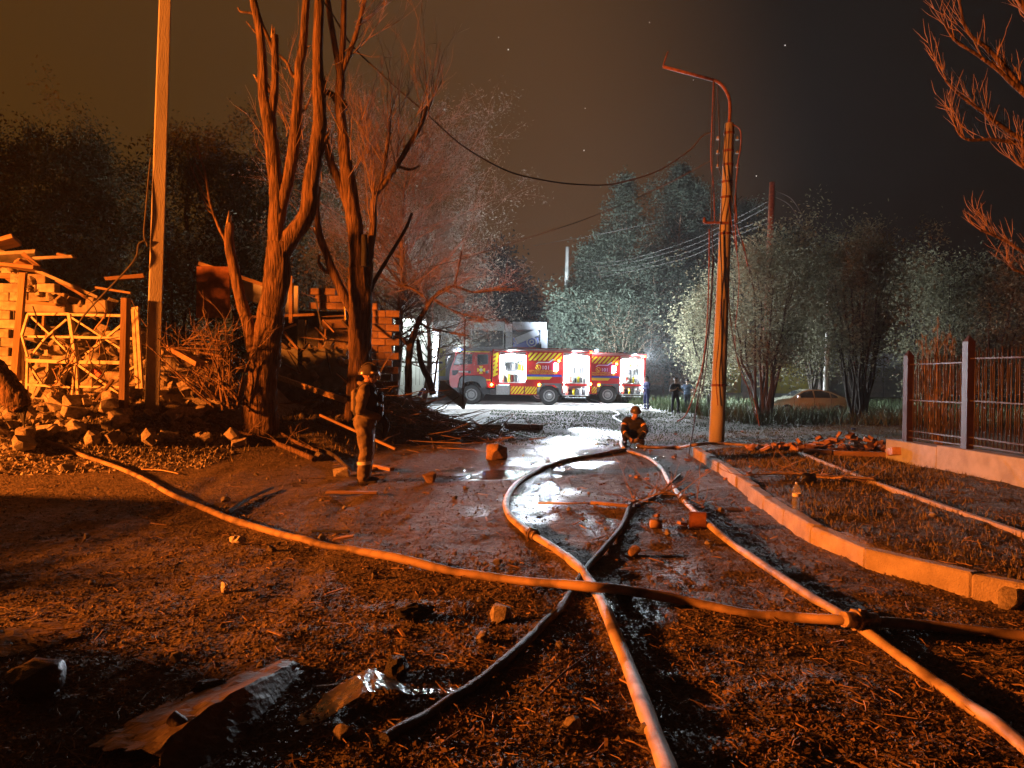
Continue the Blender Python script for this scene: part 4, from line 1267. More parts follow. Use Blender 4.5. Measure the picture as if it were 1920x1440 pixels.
    # --- openings with shelves and equipment
    def compartment(x0, x1, z0, z1, seed, kind):
        rr = random.Random(seed)
        c = part('compartment', 'truck_white', lambda m: (m.box(((x0 + x1) / 2, -.55, (z0 + z1) / 2), (x1 - x0, .04, z1 - z0)), m.box(((x0 + x1) / 2, -.88, z0 + .02), (x1 - x0 - .02, .62, .04)), m.box(((x0 + x1) / 2, -.88, z1 - .02), (x1 - x0 - .02, .62, .04)),
                                                          m.box((x0 + .03, -.88, (z0 + z1) / 2), (.04, .62, z1 - z0 - .1)), m.box((x1 - .03, -.88, (z0 + z1) / 2), (.04, .62, z1 - z0 - .1))))
        part('rolled_shutter', 'alu', lambda m: m.tube([(x0 + .05, S + .13, z1 - .14), (x1 - .05, S + .13, z1 - .14)], .10, 12), c)
        part('led_strip', 'led', lambda m: (m.box((x0 + .075, S + .10, (z0 + z1) / 2), (.03, .04, (z1 - z0) * .8)), m.box((x1 - .075, S + .10, (z0 + z1) / 2), (.03, .04, (z1 - z0) * .8)), m.box(((x0 + x1) / 2, S + .12, z1 - .27), ((x1 - x0) * .85, .05, .03))), c)
        zs = [z0 + (z1 - z0) * f for f in ((.0, .40, .70) if kind == 0 else (.0, .30, .52, .74))]
        for z in zs[1:]:
            part('shelf', 'alu', lambda m: m.box(((x0 + x1) / 2, -.88, z), (x1 - x0 - .14, .56, .03)), c)
        for i, z in enumerate(zs):
            zt = (zs[i + 1] if i + 1 < len(zs) else z1 - .3) - z - .08
            x = x0 + .16
            while x < x1 - .22:
                w = rr.uniform(.07, .24); hgt = zt * rr.uniform(.45, .95)
                if rr.random() < .8:
                    if rr.random() < .4:
                        part('cylinder', rr.choice(('equip_dark', 'equip_red', 'truck_yellow', 'alu')), lambda m: m.tube([(x + w / 2, -.95, z + .03), (x + w / 2, -.95, z + .03 + hgt)], w * .42, 10), c)
                    else:
                        part('tool_case', rr.choice(('equip_dark', 'equip_dark', 'truck_grey', 'alu', 'truck_yellow', 'equip_red')), lambda m: m.box((x + w / 2, -.93, z + .03 + hgt / 2), (w * .85, .3, hgt)), c, .01)
                x += w + .03
    compartment(3.12, 4.80, 1.36, 3.24, 3, 0)
    compartment(7.03, 8.66, .62, 3.24, 5, 1)
    # --- markings
    def stripes(m, x0, x1, z0, z1, n, sl, wd, y=S - .008):
        p = (x1 - x0) / n
        for k in range(-2, n + 1):
            a = x0 + k * p
            P = [(a, z0), (a + wd, z0), (a + wd + sl, z1), (a + sl, z1)]
            Q = []
            # clip to the panel
            def clip(poly, f):
                out = []
                for i in range(len(poly)):
                    A, B = poly[i], poly[(i + 1) % len(poly)]
                    fa, fb = f(A), f(B)
                    if fa >= 0: out.append(A)
                    if fa * fb < 0:
                        t = fa / (fa - fb); out.append((A[0] + (B[0] - A[0]) * t, A[1] + (B[1] - A[1]) * t))
                return out
            Q = clip(clip(P, lambda q: q[0] - x0), lambda q: x1 - q[0])
            if len(Q) >= 3: m.prism(Q, y, y + .004)
    part('chevron_stripes', 'truck_yellow', lambda m: stripes(m, 4.9, 6.95, 2.75, 3.22, 7, .42, .16, S - .006), body)
    part('chevron_stripes', 'truck_yellow', lambda m: stripes(m, 2.74, 3.06, 1.75, 3.2, 1, .2, .14, S - .006), body)
    def chev_v(m):
        for k in range(6):
            z = 1.7 + k * .25
            m.prism([(2.74, z), (3.04, z + .16), (3.04, z + .29), (2.74, z + .13)], S - .012, S - .007)
    part('chevron_stripes', 'truck_yellow', chev_v, body)
    def zline(m, z, dz, col=0):
        m.prism([(4.95, z), (6.0, z), (6.3, z + dz), (6.95, z + dz), (6.95, z + dz + .045), (6.28, z + dz + .045), (5.98, z + .045), (4.95, z + .045)], S - .008, S - .003)
    part('white_line', 'truck_white', lambda m: m.prism([(5.35, 2.52), (5.5, 2.66), (6.15, 2.66), (6.4, 2.84), (6.5, 2.84), (6.2, 2.61), (5.52, 2.61), (5.42, 2.52)], S - .009, S - .004), body)
    part('blue_stripe', 'truck_blue', lambda m: m.prism([(4.82, 1.76), (6.95, 1.76), (6.95, 1.88), (4.82, 1.88)], S - .009, S - .004), body)
    part('yellow_stripe', 'truck_yellow', lambda m: m.prism([(4.82, 1.58), (6.2, 1.58), (6.38, 1.755), (4.82, 1.755)], S - .009, S - .004), body)
    def txt(body_, size, x, z, mat, wmax=None):
        me = text_mesh('lettering', body_, size, mat)
        o = mkobj('lettering', me, body, (x, S - .008, z), (math.pi / 2, 0, 0))
        if wmax:
            w = max(v.co.x for v in me.vertices); o.scale = (wmax / w, 1, 1)
        return o
    txt('101', .34, 5.72, 2.20, 'truck_white')
    def phone_icon(m):
        ring = [(5.52 + .15 * math.cos(a * math.pi / 10), S - .006, 2.32 + .15 * math.sin(a * math.pi / 10)) for a in range(21)]
        m.tube(ring, .014, 5)
        m.tube([(5.47, S - .006, 2.39), (5.48, S - .006, 2.30), (5.57, S - .006, 2.25)], [.03, .018, .03], 6)
    part('phone_symbol', 'truck_yellow', phone_icon, body)
    txt('ДЕРЖАВНА СЛУЖБА УКРАЇНИ', .13, 4.95, 2.06, 'truck_yellow', 1.75)
    txt('З НАДЗВИЧАЙНИХ СИТУАЦІЙ', .13, 4.98, 1.93, 'truck_yellow', 1.70)
    # --- lower panels
    part('stainless_box', 'alu', lambda m: m.box((3.36, -1.16, .93), (.82, .16, .62)), bevel=.015)
    for x0, x1 in ((3.82, 4.66), (4.70, 5.46)):
        lp = part('lower_panel', 'truck_red', lambda m: m.box(((x0 + x1) / 2, -1.18, .93), (x1 - x0, .12, .62)))
        part('chevron_stripes', 'truck_yellow', lambda m: stripes(m, x0 + .02, x1 - .02, .68, 1.14, 4, .34, .12, -1.25), lp)
    part('red_skirt', 'truck_red', lambda m: (m.box((2.62, -1.18, 1.2), (.5, .1, .32)), m.box((5.9, -1.18, 1.43), (2.2, .1, .20))))
    part('rear_wheel_arch', 'truck_grey', lambda m: m.prism([(5.46, .8), (5.5, 1.36), (6.95, 1.36), (6.98, .7), (6.86, .7), (6.78, 1.02), (6.5, 1.26), (5.95, 1.26), (5.68, 1.05), (5.58, .8)], S - .02, S + .3))
    part('step', 'alu', lambda m: m.box((7.8, S - .18, .50), (1.3, .42, .05)))
    part('tank', 'equip_dark', lambda m: m.box((2.75, -.95, .8), (.4, .4, .4)), bevel=.05)
    # --- lamps along the side
    for x, z in ((2.66, 1.23), (5.58, 1.26), (6.78, 2.74)):
        part('marker_lamp', 'lamp_orange', lambda m: m.tube([(x, S - .02, z), (x, S - .07, z)], [.075, .06], 12))
    part('marker_lamp', 'lamp_orange', lambda m: m.tube([(8.70, S - .02, 1.35), (8.70, S - .08, 1.35)], [.09, .07], 12))
    part('strobe', 'lamp_blue', lambda m: m.box((6.55, S - .05, 2.35), (.12, .07, .50)), bevel=.01)
    part('strobe', 'lamp_white', lambda m: m.box((6.68, S - .05, 2.35), (.06, .06, .42)), bevel=.01)
    # --- wheels
    for xc in (1.42, 6.2):
        for ys, sgn in ((S + .02, -1), (.92, 1)):
            w = part('wheel', 'tyre', lambda m: m.tube([(xc, ys, .60), (xc, ys + .03, .60), (xc, ys + .27, .60), (xc, ys + .30, .60)], [.54, .60, .60, .54], 32))
            if sgn < 0:
                part('rim', 'rim', lambda m: (m.tube([(xc, ys - .012, .60), (xc, ys + .02, .60)], [.36, .37], 28), m.tube([(xc, ys - .07, .60), (xc, ys, .60)], [.10, .13], 16)), w)
                part('rim_dish', 'truck_grey', lambda m: m.tube([(xc, ys - .018, .60), (xc, ys - .012, .60)], [.29, .29], 28), w)
                part('hub_ring', 'rim', lambda m: (m.tube([(xc, ys - .028, .60), (xc, ys - .018, .60)], [.21, .21], 24), [m.tube([(xc + .16 * math.cos(k * .628), ys - .05, .6 + .16 * math.sin(k * .628)), (xc + .16 * math.cos(k * .628), ys - .02, .6 + .16 * math.sin(k * .628))], .022, 6) for k in range(10)]), w)
    return root
ENG = fire_engine()
YAW = R(-3.0)
rear = at(1110, 700, 45.6)
def place_engine(o, rear_pt):
    # local (8.8, -1.25) sits at rear_pt
    c, s = math.cos(YAW), math.sin(YAW)
    x, y = 8.8, -1.25
    o.location = (rear_pt.x - (x * c - y * s), rear_pt.y - (x * s + y * c), .02)
    o.rotation_euler = (0, 0, YAW)
place_engine(ENG, rear)
ENG2 = copy_tree(ENG)
tag(ENG2, 'farther red fire engine, only its glaring rear half showing', 'fire engine', 'fire engines on the paving')
place_engine(ENG2, at(1211, 700, 51.5))

# scene lights carried by the engines: lamps along the roof edges, lit
def roof_lamp(eng, x, y, z, aim, power, size=(.5, .12), col=(.80, .91, 1.0)):
    d = bpy.data.lights.new('scene_lamp', 'AREA'); d.shape = 'RECTANGLE'; d.size, d.size_y = size; d.energy = power; d.color = col
    o = bpy.data.objects.new('scene_lamp', d); COL.objects.link(o)
    M4 = Matrix.Translation(eng.location) @ Matrix.Rotation(eng.rotation_euler.z, 4, 'Z')
    o.location = M4 @ Vector((x, y, z))
    o.rotation_euler = Vector(aim).to_track_quat('-Z', 'Y').to_euler()
    return o
LAMP_P = 1500
for x in (3.9, 7.85):
    roof_lamp(ENG, x, -1.30, 3.40, (0, -1, -.75), LAMP_P)
roof_lamp(ENG2, 7.85, -1.30, 3.40, (.25, -1, -.6), LAMP_P * 1.2)
roof_lamp(ENG2, 8.86, .0, 3.30, (.38, -1, .28), LAMP_P * 9)          # tail lamp: lights the shrubs and bystanders
_sp = bpy.data.lights.new('added_poplar_spot', 'SPOT'); _sp.energy = LAMP_P * 30; _sp.color = (.70, .86, 1.0); _sp.spot_size = R(78); _sp.spot_blend = .6; _sp.shadow_soft_size = .15
_so = bpy.data.objects.new('added_poplar_spot', _sp); COL.objects.link(_so)          # spotlight added on the roof to brighten the poplars
_so.location = Matrix.Translation(ENG.location) @ Matrix.Rotation(ENG.rotation_euler.z, 4, 'Z') @ Vector((5.5, .9, 3.85))
_so.rotation_euler = Vector((10, 16, 9.5)).to_track_quat('-Z', 'Y').to_euler()
roof_lamp(ENG, 3.0, 1.30, 3.55, (-.1, 1, .3), LAMP_P * .12)

roof_lamp(ENG, .40, -.9, 3.45, (.02, -1, .6), LAMP_P * 7)           # cab roof lamp: the feathery trees and the bank

# ================================================================== KIOSKS AND WALLS BEHIND
def kiosks():
    def bx(root, name, mat, u0, u1, v0, v1, d, dep, bevel=.02):
        a, b = at(u0, v1, d), at(u1, v0, d)
        mb = world_mb(root)
        mb.box(((a.x + b.x) / 2, d + dep / 2, (a.z + b.z) / 2), (b.x - a.x, dep, b.z - a.z))
        return mb.build(name, mat, root, bevel=bevel)
    # white cabin, flood lit
    D = 38
    p = at(783, 740, D); r1 = thing('white_cabin', 'flood lit white cabin at the left behind the small bare tree', 'kiosk', (p.x, D, .3))
    bx(r1, 'fascia', 'kiosk_white', 737, 795, 598, 617, D, 3.0)
    bx(r1, 'wall', 'kiosk_white', 737, 812, 617.5, 745, D + .05, 3.0)
    bx(r1, 'window', 'kiosk_grey', 748, 790, 622, 655, D + .01, .04)
    bx(r1, 'side_panel', 'kiosk_grey', 796, 812, 604, 700, D - .03, .06)
    for k in range(12):
        u = 742 + k * 7.4
        bx(r1, 'railing_bar', 'rod', u, u + 1.2, 680, 722, D - 1.2, .03, 0)
    bx(r1, 'railing_rail', 'rod', 738, 830, 678, 680.5, D - 1.22, .05, 0)
    # kiosk with dark shop window
    D = 60
    p = at(880, 700, D); r2 = thing('shop_kiosk', 'wide grey white kiosk with dark window behind the cab', 'kiosk', (p.x, D, 0))
    bx(r2, 'fascia', 'kiosk_white', 812, 946, 603, 618, D - .2, 4)
    bx(r2, 'window', 'kiosk_glass', 812, 944, 618.5, 650, D + .02, .1)
    bx(r2, 'wall', 'kiosk_grey', 806, 946, 650.5, 712, D, 3.6)
    for u in (878, 882.5, 943):
        bx(r2, 'window_post', 'kiosk_white', u, u + 2.2, 618.5, 650, D - .06, .08)
    bx(r2, 'door', 'yellow_wall', 818, 836, 652, 705, D - .05, .1)
    # second kiosk with a slipped panel and blue sign
    D = 58
    p = at(985, 700, D); r3 = thing('shop_kiosk', 'grey kiosk with slipped panel and blue sign over engine roof', 'kiosk', (p.x, D, 0))
    bx(r3, 'fascia', 'kiosk_grey', 961, 1025, 604, 618, D - .3, 4)
    bx(r3, 'corner_fascia', 'kiosk_white', 946.5, 960.5, 607, 622, D - .35, 4)
    bx(r3, 'corner_wall', 'kiosk_grey', 947, 961, 622.5, 712, D, 3.6)
    bx(r3, 'end_wall', 'kiosk_grey', 1012, 1027, 618.5, 712, D, 3.6)
    bx(r3, 'interior_shade_panel', 'equip_dark', 961.5, 1011.5, 618.5, 640, D + .6, .1)  # dark panel standing in for the shade inside the kiosk
    bx(r3, 'blue_sign', 'sign_blue', 962, 1010, 633, 652, D + .1, .08)
    bx(r3, 'lower_wall', 'kiosk_grey', 961.5, 1011.5, 652.5, 712, D + .05, 3)
    c = at(997, 641, D)
    for rr, mt in ((.36, 'kiosk_white'), (.14, 'kiosk_white')):
        mb = world_mb(r3)
        ring = [(c.x + rr * math.cos(a * math.pi / 12), D + .05, c.z + rr * math.sin(a * math.pi / 12)) for a in range(25)]
        mb.tube(ring, .05, 5); mb.build('sign_ring', mt, r3)
    mb = world_mb(r3)
    a, b = at(967, 640, D), at(1010, 622, D)
    mb.bar((a.x, D - .25, a.z), (b.x, D - .25, b.z), .06, .52, roll=0)
    mb.build('slipped_panel', 'kiosk_grey', r3, bevel=.01)
    # walls behind the car
    D = 56
    p = at(1445, 740, D); r4 = thing('painted_wall', 'yellow and grey painted panel wall behind the shrubs', 'wall', (p.x, D, 0))
    for k, (u0, u1) in enumerate(((1340, 1390), (1390.5, 1440), (1440.5, 1484), (1484.5, 1520))):
        bx(r4, 'panel', 'yellow_wall' if k != 1 else 'grey_wall', u0, u1, 680 + k, 738, D, .2)
    bx(r4, 'base', 'grey_wall', 1340, 1520, 738.5, 760, D - .06, .3)
    p = at(1620, 740, 58); r5 = thing('panel_wall', 'plain grey panel wall behind the many stemmed shrubs', 'wall', (p.x, 58, 0))
    for k in range(6):
        bx(r5, 'panel', 'grey_wall', 1522 + k * 34, 1555 + k * 34, 662 + k % 2, 745, 58, .2)
kiosks()
# floodlight fixed to the white cabin's front, the glare left of the kiosks
def floodlight():
    p = at(742, 588, 36.4)
    root = thing('floodlight', 'floodlight on a thin mast glaring at the white cabin', 'floodlight', (p.x - .2, 36.2, hz(p.x, 36.2)))
    mb = world_mb(root); mb.tube([(p.x - .2, 36.2, hz(p.x, 36.2)), (p.x - .2, 36.2, p.z + .1)], .04, 8); mb.build('mast', 'equip_dark', root)
    mb = world_mb(root); mb.box((p.x - .2, 36.28, p.z), (.36, .10, .26)); mb.build('lamp_housing', 'equip_dark', root, bevel=.02)
    d = bpy.data.lights.new('flood_lamp', 'AREA'); d.shape = 'RECTANGLE'; d.size, d.size_y = .3, .2; d.energy = 900; d.color = (.86, 1.0, .86)
    o = bpy.data.objects.new('flood_lamp', d); COL.objects.link(o)
    o.location = (p.x - .2, 36.36, p.z)
    o.rotation_euler = Vector((.55, 1, .1)).to_track_quat('-Z', 'Y').to_euler()
floodlight()

# ================================================================== CAR
def car():
    D = 41.5
    c = at(1512, 775, D); z0 = hz(c.x, D)
    root = thing('parked_car', 'pale green sedan parked behind the low bank and shrubs', 'car', (c.x - 2.25, D - .9, z0))
    prof = [(0.02, .45), (.06, .72), (.30, .86), (1.05, .98), (1.72, 1.36), (2.1, 1.45), (2.75, 1.45), (3.25, 1.36), (3.95, 1.06), (4.38, 1.0), (4.46, .75), (4.42, .42), (4.0, .3), (.5, .3)]
    n = len(prof)
    V, F = [], []
    ys = [(0.0, .10), (.05, .04), (.16, 0.), (1.62, 0.), (1.73, .04), (1.78, .10)]
    for y, ins in ys:
        for x, z in prof:
            tz = max(0, z - .95)
            cxm = 2.3
            yy = .89 + (y - .89) * (1 - .42 * tz)
            V.append((cxm + (x - cxm) * (1 - ins * .25), yy, z - ins * .3 * (1 if z > .9 else 0)))
    m_ = len(ys)
    for i in range(m_ - 1):
        for k in range(n):
            k2 = (k + 1) % n
            F.append((i * n + k, i * n + k2, (i + 1) * n + k2, (i + 1) * n + k))
    F += [tuple(range(n))[::-1], tuple((m_ - 1) * n + k for k in range(n))]
    mb = MB(); mb.add(V, F, 0, True)
    body = mb.build('body', 'car_paint', root)
    def side(poly, off): # window glass following the tumblehome
        mb = MB()
        P = [Vector((x, .89 + (0.0 - .89) * (1 - .42 * max(0, z - .95)) - off, z)) for x, z in poly]
        mb.add(P, [tuple(range(len(P)))])
        return mb
    for poly in ([(1.28, 1.0), (1.80, 1.32), (2.25, 1.385), (2.3, 1.0)], [(2.36, 1.0), (2.33, 1.385), (2.72, 1.385), (3.15, 1.28), (3.2, 1.0)], [(3.26, 1.0), (3.22, 1.26), (3.55, 1.12), (3.62, 1.0)]):
        side(poly, .008).build('side_window', 'glass', body)
    mb = MB(); mb.add([(1.10, .16, 1.005), (1.10, 1.62, 1.005), (1.72, 1.5, 1.375), (1.72, .28, 1.375)], [(0, 1, 2, 3)]); mb.build('windscreen', 'glass', body)
    mb = MB(); mb.add([(3.92, .2, 1.085), (3.92, 1.58, 1.085), (3.28, 1.5, 1.365), (3.28, .28, 1.365)], [(0, 1, 2, 3)]); mb.build('rear_window', 'glass', body)
    for x in (.85, 3.62):
        for y in (-.02, 1.56):
            mb = MB(); mb.tube([(x, y, .31), (x, y + .22, .31)], .315, 24); w = mb.build('wheel', 'tyre', root)
            mb = MB(); mb.tube([(x, y - .012, .31), (x, y + .02, .31)], .20, 18); mb.build('rim', 'rim', w)
    for x0 in (1.22, 2.33, 3.25):
        mb = MB(); mb.box((x0, -.004, .68), (.012, .01, .58)); mb.build('door_seam', 'equip_dark', body)
    for x0 in (2.1, 3.05):
        mb = MB(); mb.box((x0, -.03, .86), (.18, .03, .03)); mb.build('door_handle', 'car_paint', body)
    mb = MB(); mb.box((1.42, -.13, 1.04), (.14, .22, .14)); mb.build('mirror', 'truck_white', root, bevel=.03)
    mb = MB(); mb.box((.10, .30, .68), (.22, .34, .14)); mb.build('headlight', 'truck_white', root, bevel=.03)
    mb = MB(); mb.box((4.38, .25, .82), (.16, .3, .16)); mb.build('tail_light', 'red_plastic', root, bevel=.03)
car()

# ================================================================== PEOPLE
def capsule(bm, a, b, ra, rb, n=12):
    a, b = Vector(a), Vector(b)
    d = b - a
    L = d.length
    t = d.normalized() if L > 1e-6 else Vector((0, 0, 1))
    x = t.orthogonal().normalized(); y = t.cross(x)
    rings = []
    for i in range(5):
        th = math.pi / 2 * (1 - i / 4.0)
        rings.append((a - t * ra * math.sin(th), ra * math.cos(th)))
    for i in range(5):
        th = math.pi / 2 * (i / 4.0)
        rings.append((b + t * rb * math.sin(th), rb * math.cos(th)))
    vr = []
    for c, r_ in rings:
        if r_ < 1e-4: vr.append([bm.verts.new(c)])
        else: vr.append([bm.verts.new(c + (x * math.cos(2 * math.pi * k / n) + y * math.sin(2 * math.pi * k / n)) * r_) for k in range(n)])
    for A, B in zip(vr[:-1], vr[1:]):
        for k in range(n):
            k2 = (k + 1) % n
            if len(A) == 1: bm.faces.new((A[0], B[k2], B[k]))
            elif len(B) == 1: bm.faces.new((A[k], A[k2], B[0]))
            else: bm.faces.new((A[k], A[k2], B[k2], B[k]))
def skin_body(name, caps, mats, voxel, parent, wrinkle=0., smooth=4):
    """One continuous surface grown over a set of tapered limbs. caps: (a, b, ra, rb, material index)."""
    bm = bmesh.new()
    for a, b, ra, rb, _ in caps:
        capsule(bm, a, b, ra, rb)
    me = bpy.data.meshes.new('tmp'); bm.to_mesh(me); bm.free()
    o = bpy.data.objects.new('tmp', me); COL.objects.link(o)
    md = o.modifiers.new('r', 'REMESH'); md.mode = 'VOXEL'; md.voxel_size = voxel
    ms = o.modifiers.new('s', 'SMOOTH'); ms.factor = .5; ms.iterations = smooth
    out = bpy.data.meshes.new_from_object(o.evaluated_get(_dg()))
    bpy.data.objects.remove(o)
    out.name = name
    n = len(out.vertices)
    co = np.empty(n * 3, np.float32); out.vertices.foreach_get('co', co); co = co.reshape(-1, 3).astype(float)
    best = np.full(n, 1e9); mi = np.zeros(n, int)
    for a, b, ra, rb, k in caps:
        a = np.array(a, float); b = np.array(b, float); d = b - a
        t = np.clip(((co - a) @ d) / max(d @ d, 1e-9), 0, 1)
        dist = np.linalg.norm(co - (a + t[:, None] * d), axis=1) - (ra + (rb - ra) * t)
        m = dist < best; best = np.where(m, dist, best); mi = np.where(m, k, mi)
    if wrinkle:
        no = np.empty(n * 3, np.float32); out.vertex_normals.foreach_get('vector', no); no = no.reshape(-1, 3)
        w = vnoise(co[:, 0] * 9 + co[:, 1] * 7, co[:, 2] * 16 + co[:, 1] * 6, 21) + .6 * vnoise(co[:, 0] * 20 + co[:, 2] * 22, co[:, 1] * 22 - co[:, 2] * 12, 22)
        cl = np.isin(mi, [k for k, mt in enumerate(mats) if mt not in ('skin', 'hair', 'boot')])
        co = co + no * (w * wrinkle * cl)[:, None]
        out.vertices.foreach_set('co', co.astype(np.float32).ravel())
    out.materials.clear()
    for m in mats: out.materials.append(MATS[m])
    nf = len(out.polygons)
    idx = [mi[p.vertices[0]] for p in out.polygons]
    out.polygons.foreach_set('material_index', idx)
    out.polygons.foreach_set('use_smooth', [True] * nf)
    out.update()
    return mkobj(name, out, parent)
def hand_caps(w, d, side, k, curl=.5, s=1.0, fr=.0105):
    """Palm, four fingers and thumb from wrist point w, pointing along d."""
    w, d, side = Vector(w), Vector(d).normalized(), Vector(side)
    side = (side - d * side.dot(d)).normalized()
    dn = d.cross(side).normalized()
    out = []
    pe = w + d * .085 * s
    for i, o in enumerate((-.03, -.01, .01, .03)):
        out.append((w + side * o * .6 * s + d * .015, pe + side * o * s, .017 * s, .014 * s, k))
        Lf = (.062, .075, .078, .066)[i] * s
        a = pe + side * o * 1.1 * s
        f1 = (d * math.cos(curl * .6) + dn * math.sin(curl * .6)); f2 = (d * math.cos(curl * 1.6) + dn * math.sin(curl * 1.6))
        b = a + f1 * Lf * .55; c = b + f2 * Lf * .5
        out += [(a, b, fr * s, fr * s * .95, k), (b, c, fr * s * .95, fr * s * .8, k)]
    tb = w + d * .03 * s - side * .03 * s
    tm = tb + (d * .6 - side * .7 + dn * .3).normalized() * .042 * s
    out += [(tb, tm, .015 * s, .0125 * s, k), (tm, tm + (d * .9 - side * .1 + dn * .4).normalized() * .034 * s, .0125 * s, .010 * s, k)]
    return out
def head_caps(c, f, k=0, neck=None, up=(0, 0, 1), s=1.0):
    """c head centre, f facing direction. Skull, jaw, nose, ears, neck."""
    c, f, up = Vector(c), Vector(f).normalized(), Vector(up).normalized()
    sd = f.cross(up).normalized()
    o = [(c - f * .02 + up * .03, c + f * .015 + up * .03, .092 * s, .088 * s, k), (c + f * .03 - up * .045, c + f * .035 - up * .075, .068 * s, .052 * s, k),
         (c + f * .088 + up * .0, c + f * .105 - up * .025, .012 * s, .016 * s, k), (c + f * .085 - up * .06, c + f * .09 - up * .062, .022 * s, .02 * s, k)]
    for q in (-1, 1):
        o.append((c + sd * q * .088 + up * .01, c + sd * q * .092 - up * .025, .016 * s, .012 * s, k))
    if neck is not None:
        o.append((c - f * .01 - up * .05, neck, .058 * s, .066 * s, k))
    return o
def face_details(root, c, f, up=(0, 0, 1)):
    c, f, up = Vector(c), Vector(f).normalized(), Vector(up).normalized()
    sd = f.cross(up).normalized()
    for q in (-1, 1):
        mb = MB(); mb.tube([c + f * .085 + sd * q * .034 + up * .012, c + f * .092 + sd * q * .034 + up * .012], [.013, .009], 8); mb.build('eye', 'equip_dark', root)
    mb = MB(); mb.tube([c + f * .101 - sd * .022 - up * .055, c + f * .108 - up * .055, c + f * .101 + sd * .022 - up * .055], .006, 6); mb.build('mouth', 'equip_red', root)

def band(root, c, t, r_, w, mat, name='reflective_band', sx=1.0):
    c, t = Vector(c), Vector(t).normalized()
    mb = MB(); mb.tube([c - t * w / 2, c + t * w / 2], r_, 18, caps=False)
    return mb.build(name, mat, root)

